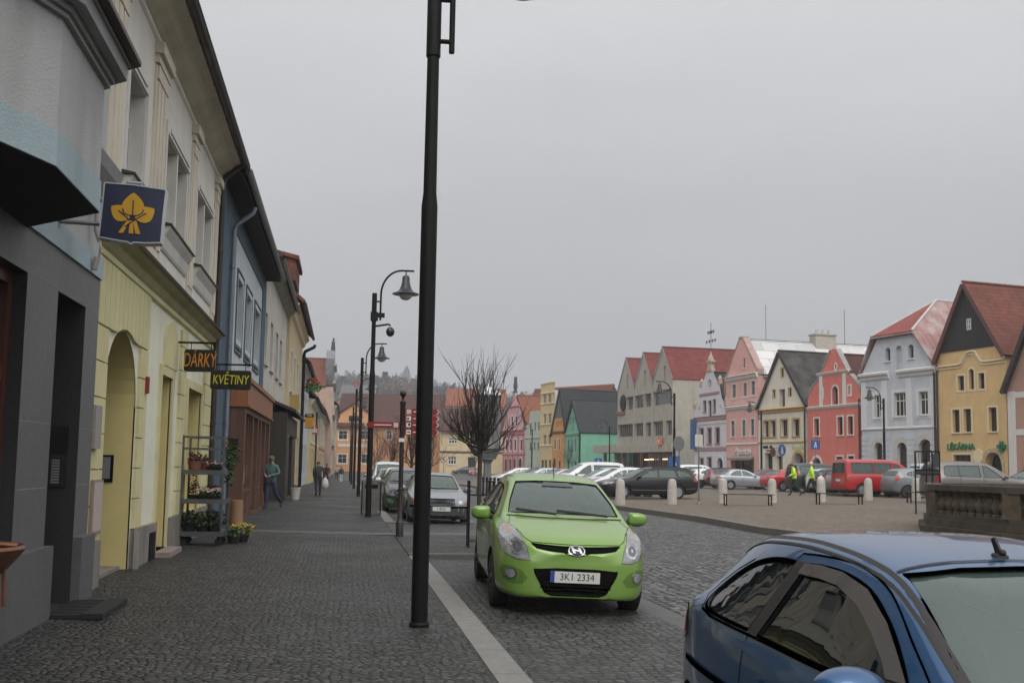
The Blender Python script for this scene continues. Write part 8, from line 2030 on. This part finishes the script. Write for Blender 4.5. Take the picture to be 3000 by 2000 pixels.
# two workers in yellow safety jackets
hv = pmat('hi_vis_yellow', (.52, .80, .02), rough=.75, var=.08, vs=10); wt_ = pmat('work_trousers_green', (.015, .030, .026), rough=.9, var=.2)
def band_mesh(b, P, k, lean=0):
    mb = MB()
    for zz in (1.05, 1.2):
        c = P['waist'].lerp(P['chest'], (zz - 1.05) / .28); mb.lathe([(.178, -.02), (.182, 0), (.178, .02)], 20, 0, Matrix.Translation(c) @ Matrix.Diagonal((k * 1.02, k * .80, k, 1)), cap=False)
    mb.build('reflective_band', pmat('reflective_grey', (.42, .43, .40), rough=.4), b, smooth=True)
p = gnds(2328, 1452)
b, P, k = person('worker in yellow safety jacket with dark hair, bending his head, walking left', p.x, p.y, R(75), 1.78, dict(chest=(0, .05, 1.31), neck=(0, .10, 1.46), chin=(0, .15, 1.50), head=(0, .19, 1.56), crown=(0, .19, 1.635), shR=(.18, .05, 1.40), shL=(-.18, .05, 1.40), elR=(.24, .06, 1.14), wrR=(.14, .24, 1.02), elL=(-.24, .06, 1.14), wrL=(-.12, .26, 1.03), kneeR=(.10, .14, .51), ankR=(.11, .18, .09), toeR=(.12, .35, .05), kneeL=(-.10, -.10, .50), ankL=(-.11, -.34, .13), toeL=(-.12, -.20, .05)), [hv, wt_, skin, shoe], fat=1.12)
cap_hair(b, P, k, hair_d); band_mesh(b, P, k)
tag(b, group='workers in safety jackets')
p = gnds(2378, 1452)
b, P, k = person('worker in yellow safety jacket with a pale cap, striding left', p.x, p.y, R(70), 1.80, dict(kneeR=(.10, .16, .52), ankR=(.11, .36, .13), toeR=(.12, .50, .12), kneeL=(-.10, -.08, .50), ankL=(-.11, -.36, .16), toeL=(-.12, -.22, .05), elR=(.26, .04, 1.16), wrR=(.22, .22, .98), wrL=(-.26, -.10, .93)), [hv, wt_, skin, shoe], fat=1.15)
cap_hair(b, P, k, pmat('cap_pale_pink', (.55, .40, .38), rough=.8), True, 'cap'); band_mesh(b, P, k); tag(b, group='workers in safety jackets')
bagmesh('white sack carried by the worker with the pale cap', (p.x + .42, p.y - .22, p.z + .80), .24, pmat('sack_white', (.55, .52, .42), rough=.8), sc=(1.0, .7, 1.2))

# ------------------------------------------------------------------ trees
bark = pmat('bark', (.055, .045, .038), rough=.9, var=.3, vs=12, bump=.6, bs=40); twigm = pmat('twig_bark', (.032, .024, .021), rough=.9, var=.3, vs=5); twigr = pmat('twig_reddish', (.085, .05, .042), rough=.9, var=.3, vs=5)
def bare_tree(name, label, loc, seed, hgt=3.85, trunk=1.75, spread=1.0, tm=None, group='bare street trees', dense=1., stakes=False):
    r = random.Random(seed); e = empty(name, label, 'tree', loc, 0, group)
    mb = MB(); mb.tube([(0, 0, -.1), (.01, .0, .5), (-.01, .01, 1.1), (0, 0, trunk), (.0, 0, trunk + .15)], [.085, .065, .058, .062, .085], 10); mb.build('trunk', bark, e, smooth=True)
    cr = MB(); top = Vector((0, 0, trunk + .05)); Hc = hgt - trunk
    def curve(p0, d, L_, bend, n=4, jit=.08):
        P = [p0]; d = d.normalized()
        for i in range(n):
            d = (d + bend * (1. / n) + Vector((r.uniform(-jit, jit), r.uniform(-jit, jit), r.uniform(-jit, jit)))).normalized(); P.append(P[-1] + d * L_ / n)
        return P, d
    nm = int(24 * dense)
    for i in range(nm):
        az = 2 * PI * (i + r.random() * .8) / nm * 2.0; el = r.choice((R(5), R(20), R(35), R(50), R(62), R(75), R(82))) + r.uniform(-.12, .12)
        d = Vector((math.cos(az) * math.cos(el), math.sin(az) * math.cos(el), math.sin(el)))
        L1 = Hc * (.40 + .22 * math.sin(max(0, el))) * spread * r.uniform(.85, 1.15)
        P, d1 = curve(top + Vector((r.uniform(-.05, .05), r.uniform(-.05, .05), r.uniform(-.12, .15))), d, L1, Vector((0, 0, .25)), 4, .14)
        cr.tube(P, [.024, .018, .014, .011, .009], 6)
        for j in range(int(4.5 * dense) + 1):
            q = P[r.randint(1, 4)]; a2 = r.uniform(0, 2 * PI); d2 = (d1 * .9 + Vector((math.cos(a2), math.sin(a2), r.uniform(.1, .9))) * .75).normalized()
            L2 = Hc * r.uniform(.18, .38) * spread
            P2, d3 = curve(q, d2, L2, Vector((0, 0, .35)), 3, .16); cr.tube(P2, [.012, .010, .0075, .006], 4)
            for kx in range(r.randint(3, 5)):
                q3 = P2[r.randint(1, 3)]; d4 = (d3 + Vector((r.uniform(-.6, .6), r.uniform(-.6, .6), r.uniform(-.1, .8)))).normalized()
                P3, _ = curve(q3, d4, Hc * r.uniform(.12, .30) * spread, Vector((0, 0, .2)), 2, .12); cr.tube(P3, [.0062, .005, .0028], 3)
    cr.build('crown', tm or twigm, e)
    return e
tp = Vector((2.66, 19.3, .018))
bare_tree('street_tree', 'bare round headed street tree between stakes behind the lime green car', tp, 3, 3.85, 1.80, .9, dense=1.2).scale = (.74, .74, 1)
# its stakes are things of their own
mb = MB()
st = empty('tree_guard', 'thin black iron stakes joined by a ring round the bare tree', 'tree guard', (tp.x, tp.y, .018))
for k_, (dx, dy) in enumerate(((-.22, -.2), (.24, -.18), (.22, .22), (-.2, .22))):
    mb = MB(); mb.tube([(dx, dy, -.1), (dx, dy, 1.28)], .016, 6); mb.build('stake', M_black, st, smooth=True)
mb = MB()
for z in (.12, 1.0):
    for a_, b_ in (((-.22, -.2), (.24, -.18)), ((.24, -.18), (.22, .22)), ((.22, .22), (-.2, .22)), ((-.2, .22), (-.22, -.2))): mb.tube([(*a_, z), (*b_, z)], .009, 5)
mb.build('ring_bar', M_black, st)
for i, (px, Z, lab, sd, tm_) in enumerate(((1150, 66, 'reddish bare street tree between the fingerpost and the second lamp', 5, twigr), (1205, 52, 'dark bare street tree seen between fingerpost and tall lamp', 6, twigm), (1105, 84, 'bare reddish tree farther along the kerb before the orange house', 7, twigr), (1085, 104, 'farthest bare tree along the kerb before the orange house', 8, twigr), (1262, 92, 'bare tree just right of the tall lamp post', 9, twigm))):
    p = atd(px, 1390, Z); bare_tree('street_tree', lab, (p.x, p.y, fall(p.y)), sd, 4.1 + .25 * i, 1.5, 1.15, tm_, dense=.8)
for px, Z, lab, sd in ((1665, 120, 'small bare tree before the mint green house', 12), (1392, 150, 'bare tree before the cream corner house', 13)):
    p = atd(px, 1390, Z); bare_tree('street_tree', lab, (p.x, p.y, sqz(p.x, p.y)), sd, 5.0, 1.8, .9, twigm, dense=.6)

# ------------------------------------------------------------------ hills, wood, tower
def hill_h(x, y):
    t = max(0., min(1., (y - 330) / 300.)); t = t * t * (3 - 2 * t)
    s = max(0, min(1, (y - 720) / 600.)); s = s * s * (3 - 2 * s)
    n = 5 * math.sin(x * .017 + 1.3) + 4 * math.sin(x * .041 + y * .013) + 2.5 * math.sin(y * .05 + x * .02)
    left = 1 / (1 + math.exp(-(x + 40) / 28.)); right = 1 - .36 / (1 + math.exp(-(x - 105) / 30.))
    return -1.2 + (41 * t * (.35 + .65 * left) * right + 62 * s + n * t)
hm = pmat('hillside', (.05, .045, .035), rough=.95, var=.35, vs=.03)
sheet('hills', fr(-900, 1400, 23), fr(326, 2000, 24), hill_h, hm)
woodm = [pmat('bare_wood', (.048, .042, .039), rough=.95, var=.15, vs=.05), pmat('autumn_leaves', (.135, .062, .032), rough=.95, var=.3, vs=.1), pmat('conifer', (.034, .038, .033), rough=.95, var=.15, vs=.05)]
wd = MB(); rw = random.Random(4)
def woodtree(x, y, mi):
    z = hill_h(x, y); h_ = rw.uniform(7, 13); w_ = h_ * rw.uniform(.26, .40)
    if mi == 2:
        for k_ in range(5):
            zz = z + h_ * (.1 + .2 * k_); ww = w_ * .75 * (1 - .19 * k_); wd.lathe([(ww, zz), (ww * .15, zz + h_ * .3)], 6, mi, Matrix.Translation((x, y, 0)), cap=False)
        return
    for k_ in range(9):
        a = rw.uniform(0, 6.28); rr_ = rw.uniform(0, w_ * .75); zz = z + h_ * rw.uniform(.3, .95); s_ = w_ * rw.uniform(.22, .42)
        c = Vector((x + rr_ * math.cos(a), y + rr_ * math.sin(a), zz)); q = [c + Vector((rw.uniform(-1, 1), rw.uniform(-1, 1), rw.uniform(-1, 1.3))) * s_ * 1.5 for _ in range(5)]
        wd.add(q, [(0, 1, 2), (0, 2, 3), (0, 3, 4), (1, 2, 4), (1, 3, 4)], mi)
    for k_ in range(6):
        a = rw.uniform(0, 6.28); rr_ = w_ * rw.uniform(.2, .8); t_ = Vector((x + rr_ * math.cos(a), y + rr_ * math.sin(a), z + h_ * rw.uniform(.85, 1.12))); b_ = Vector((x, y, z + h_ * .3)); wd.add([b_, b_ + Vector((.25, 0, 0)), t_], [(0, 1, 2)], mi)
for i in range(4200):
    y = 350 + 1350 * rw.random() ** 1.5; x = y * (-.02 + .40 * rw.random() - .10) + rw.uniform(-30, 30)
    mi = 0
    if rw.random() < .07: mi = 2
    px_ = 1500 + FPX * ((x * _r0.x + y * _r0.y) / (x * _f0.x + y * _f0.y))
    if 1120 < px_ < 1260 and 360 < y < 560 and rw.random() < .65: mi = 1
    woodtree(x, y, mi)
for i in range(260):
    y = rw.uniform(600, 660); woodtree(y * (-.02 + .36 * rw.random() - .06), y, 0)
tag(wd.build('hillside_wood', woodm), kind='stuff')
p = atd(1191, 1110, 900); z = hill_h(p.x, p.y)
e = empty('lookout_tower', 'faint lookout tower rising from the misty wooded hill', 'tower', (p.x, p.y, z)); zt = atd(1191, 1070, 900).z - z
mb = MB(); mb.lathe([(3.0, -12), (2.8, zt * .62), (3.2, zt * .63), (3.2, zt * .78)], 10); mb.build('shaft', pmat('tower_stone', (.12, .115, .11), rough=.9), e); mb = MB(); mb.lathe([(3.2, zt * .78), (2.2, zt * .88), (.1, zt * 1.0)], 10); mb.build('roof', pmat('tower_roof', (.07, .06, .06), rough=.9), e)

# ------------------------------------------------------------------ florist's trolley and its plants
zc = side_z(-2.5)
ct = empty('flower_trolley', 'galvanised shelf trolley with plants before the yellow house', 'trolley', (-2.47, 19.0, zc), R(-2))
zincm = pmat('galvanised', (.13, .135, .14), rough=.45, metal=.6, var=.2, vs=6)
W2, D2 = .36, .34   # half width across the sidewalk, half length along it
mb = MB()
for x in (-W2, W2):
    for y in (-D2, D2):
        mb.box((x - .018, y - .018, .16), (x + .018, y + .018, 1.98))
        zz = .3
        while zz < 1.95: mb.box((x - .0186, y - .009, zz), (x + .0186, y + .009, zz + .02)); zz += .07
for z in (1.72, 1.93):
    mb.box((-W2, -D2 - .014, z), (W2, -D2 + .014, z + .035)); mb.box((-W2, D2 - .014, z), (W2, D2 + .014, z + .035))
mb.build('upright', zincm, ct)
SH = (.20, .78, 1.30)
for z in SH:
    mb = MB(); mb.box((-W2 - .02, -D2 - .02, z), (W2 + .02, D2 + .02, z + .03)); mb.box((-W2 - .02, -D2 - .035, z - .03), (W2 + .02, -D2 - .02, z + .055)); mb.box((W2 + .02, -D2 - .02, z - .03), (W2 + .035, D2 + .02, z + .055)); mb.build('shelf', zincm, ct)
for x in (-W2 + .05, W2 - .05):
    for y in (-D2 + .08, D2 - .08):
        mb = MB(); mb.lathe([(.06, -.02), (.065, 0), (.06, .02)], 14, 0, Matrix.Translation((x, y, .07)) @ Matrix.Rotation(PI / 2, 4, 'X')); mb.box((x - .02, y - .03, .1), (x + .02, y + .03, .2)); mb.build('castor', rub, ct)
ptc = pmat('pot_terracotta', (.22, .08, .045), rough=.85); ptb = pmat('pot_black', (.015, .014, .014), rough=.6); soil = pmat('pot_soil', (.03, .022, .016), rough=1)
def leaves(mb, c, n, r, s, rr, up=.3, mi=0, flat=.5):
    for _ in range(n):
        d = Vector((rr.gauss(0, 1), rr.gauss(0, 1), abs(rr.gauss(0, 1)) * .8 + up)).normalized(); p = c + Vector((d.x * r[0], d.y * r[0], d.z * r[1])) * rr.uniform(.35, 1)
        u = Vector((rr.uniform(-1, 1), rr.uniform(-1, 1), rr.uniform(-.6, 1))).normalized(); v = u.cross(Vector((rr.uniform(-1, 1), rr.uniform(-1, 1), rr.uniform(-1, 1)))).normalized(); k = s * rr.uniform(.6, 1.3)
        mb.add([p - u * k * .2, p + v * k * .4 + u * k * .35, p + u * k, p - v * k * .4 + u * k * .35], [(0, 1, 2, 3)], mi)
def pot_plant(label, x, y, z, pr, ph, potm, lm, n, r, s, seed, flower=None, nf=0, group='plants on the florist trolley', up=.3):
    rr = random.Random(seed); e = empty('potted_plant', label, 'plant', (x, y, z), 0, group)
    mb = MB(); mb.lathe([(pr * .72, 0), (pr, ph * .9), (pr * 1.08, ph * .92), (pr * 1.08, ph), (pr * .9, ph), (pr * .86, ph * .9), (.001, ph * .9)], 14); mb.build('pot', potm, e, smooth=True)
    mb = MB(); leaves(mb, Vector((0, 0, ph * .9)), n, r, s, rr, up)
    for i in range(6): a = rr.uniform(0, 6.28); mb.tube([(0, 0, ph * .85), (math.cos(a) * r[0] * .4, math.sin(a) * r[0] * .4, ph + r[1] * .6)], .004, 4)
    mb.build('foliage', lm, e)
    if flower:
        mb = MB()
        for i in range(nf):
            a = rr.uniform(0, 6.28); q = math.sqrt(rr.random()) * r[0]; p = Vector((math.cos(a) * q, math.sin(a) * q, ph + r[1] * (1.02 - .35 * (q / r[0]) ** 2) + rr.uniform(-.02, .02)))
            mb.ball(p, .022 * rr.uniform(.7, 1.3), 4, 0, (1, 1, .7))
        mb.build('blossom', flower, e)
    return e
lg_ = pmat('leaf_green', (.045, .075, .025), rough=.6, var=.35, vs=20); ld = pmat('leaf_dark', (.022, .035, .018), rough=.6, var=.35, vs=20); lr = pmat('leaf_russet', (.09, .035, .028), rough=.8, var=.4, vs=20); ly = pmat('leaf_yellow_green', (.16, .16, .035), rough=.6, var=.3, vs=20)
fcm = pmat('blossom_cream', (.50, .42, .27), rough=.8, var=.15, vs=40); fpk = pmat('blossom_wine', (.20, .03, .05), rough=.8); fwh = pmat('blossom_pink_white', (.50, .38, .37), rough=.8); fye = pmat('blossom_yellow', (.50, .34, .04), rough=.8, var=.2, vs=40)
X0, Y0 = -2.47, 19.0
top, mid, low = zc + 1.33, zc + .81, zc + .23
pot_plant('russet dried plant in a clay pot on the top shelf, nearest the wall', X0 - .17, Y0 - 0.23, top, .13, .18, ptc, lr, 120, (.15, .20), .05, 1)
pot_plant('brown topped plant in a clay pot on the top shelf of the trolley', X0 - .02, Y0 - 0.05, top, .12, .16, ptc, lr, 90, (.13, .16), .05, 2)
pot_plant('low heather in a black bowl at the outer end of the top shelf', X0 + .17, Y0 - 0.23, top, .14, .09, ptb, ld, 90, (.14, .07), .04, 3, fwh, 12)
pot_plant('dark seedling bowl at the far end of the top shelf', X0 + .12, Y0 + 0.20, top, .13, .09, ptb, ld, 70, (.12, .06), .04, 4)
pot_plant('tall twiggy brown plant on the middle shelf near the wall', X0 - .18, Y0 - 0.21, mid, .10, .10, ptb, lr, 110, (.11, .38), .045, 5)
pot_plant('cream chrysanthemum in the centre of the middle shelf', X0 + .0, Y0 - 0.23, mid, .14, .08, ptb, lg_, 70, (.17, .12), .05, 6, fcm, 60)
pot_plant('cream and pink chrysanthemum on the outer end of the middle shelf', X0 + .20, Y0 - 0.17, mid, .13, .08, ptb, lg_, 70, (.15, .13), .05, 7, fwh, 46)
pot_plant('wine red cyclamen at the far end of the middle shelf', X0 + .12, Y0 + 0.17, mid, .12, .09, ptb, lg_, 70, (.15, .15), .05, 8, fpk, 40)
for i, (dx, dy, lab) in enumerate(((-.18, -.45, 'bushy dark conifer pot on the bottom shelf near the wall'), (.0, -.42, 'bushy green plant in the middle of the bottom shelf'), (.18, -.38, 'green spreading plant at the outer corner of the bottom shelf'), (.1, .3, 'green plant at the far end of the bottom shelf'))):
    pot_plant(lab, X0 + dx * 1.25, Y0 + dy * .5, low, .13, .12, ptb, ld if i % 2 == 0 else lg_, 380, (.22, .28), .055, 20 + i)
pot_plant('yellow flowering plant in a black pot on the ground beside the trolley', X0 + .62, Y0 + .75, zc - .01, .14, .14, ptb, ly, 160, (.24, .20), .06, 31, fye, 40, group=None)
pot_plant('leafy green plant on the ground by the outer end of the trolley', X0 + .50, Y0 + .35, zc - .01, .12, .14, ptb, lg_, 130, (.17, .20), .06, 32, group=None)
rr = random.Random(8); e = empty('hanging_ivy', 'trailing ivy hanging from the far top corner of the trolley', 'plant', (X0 + .44, Y0 + .22, zc + 1.95))
mb = MB()
for i in range(26):
    a = rr.uniform(0, 6.28); q = rr.uniform(.02, .13); L_ = rr.uniform(.3, .95); x0_, y0_ = q * math.cos(a), q * math.sin(a)
    leaves(mb, Vector((x0_, y0_, -L_ * .5)), 14, (.07, L_ * .55), .055, rr, -.6)
    leaves(mb, Vector((x0_, y0_, -L_)), 8, (.05, .2), .05, rr, .1)
mb.build('foliage', lg_, e); mb = MB(); leaves(mb, Vector((-.05, -.03, -.12)), 40, (.12, .1), .05, rr, .1); mb.build('yellow_leaves', ly, e); mb = MB(); mb.lathe([(.08, -.1), (.11, .0), (.1, .01), (.001, 0)], 12); mb.tube([(-.1, 0, 0), (0, 0, .12), (.1, 0, 0)], .006, 4); mb.build('basket', ptb, e)
mb = MB(); mb.lathe([(.12, 0), (.13, .4), (.12, .75)], 16); o = mb.build('planter_column', pmat('wood_tan', (.28, .16, .09), rough=.8, var=.2, streak=True), smooth=True); o.location = (X0 + .42, Y0 + 1.55, zc); tag(o, 'tan wooden column planter behind the florist trolley', 'planter')
pot_plant('white bucket of flowers at the foot of the dark brown portal', -1.85, 41.2, side_z(-1.85), .22, .5, pmat('bucket_white', (.5, .48, .45)), lr, 60, (.2, .15), .06, 40, group=None)
for m_, px, py in (('wooden barrel stand beside the dark portal with dried flowers', 800, 1464),):
    p = side_at(px, py); mb = MB(); mb.box((-.3, -.3, 0), (.3, .3, .85)); mb.box((-.34, -.34, .85), (.34, .34, .9)); o = mb.build('display_box', pmat('box_brown', (.06, .045, .038), rough=.7, var=.2)); o.location = p; tag(o, 'dark brown display box standing before the portal', 'box')
# green hanging flower basket on the far row
p = atd(916, 1140, 68); e = empty('hanging_basket', 'green hanging basket with red flowers high on the far house fronts', 'plant', p); rr = random.Random(3)
mb = MB(); leaves(mb, Vector((0, 0, 0)), 200, (.6, .7), .18, rr, -.3); mb.build('foliage', pmat('leaf_bright', (.06, .20, .03), rough=.6, var=.3, vs=5), e); mb = MB()
for i in range(20): mb.ball((rr.uniform(-.4, .4), rr.uniform(-.4, .4), rr.uniform(.2, .7)), .09, 4)
mb.build('blossom', pmat('blossom_red', (.4, .03, .03)), e)
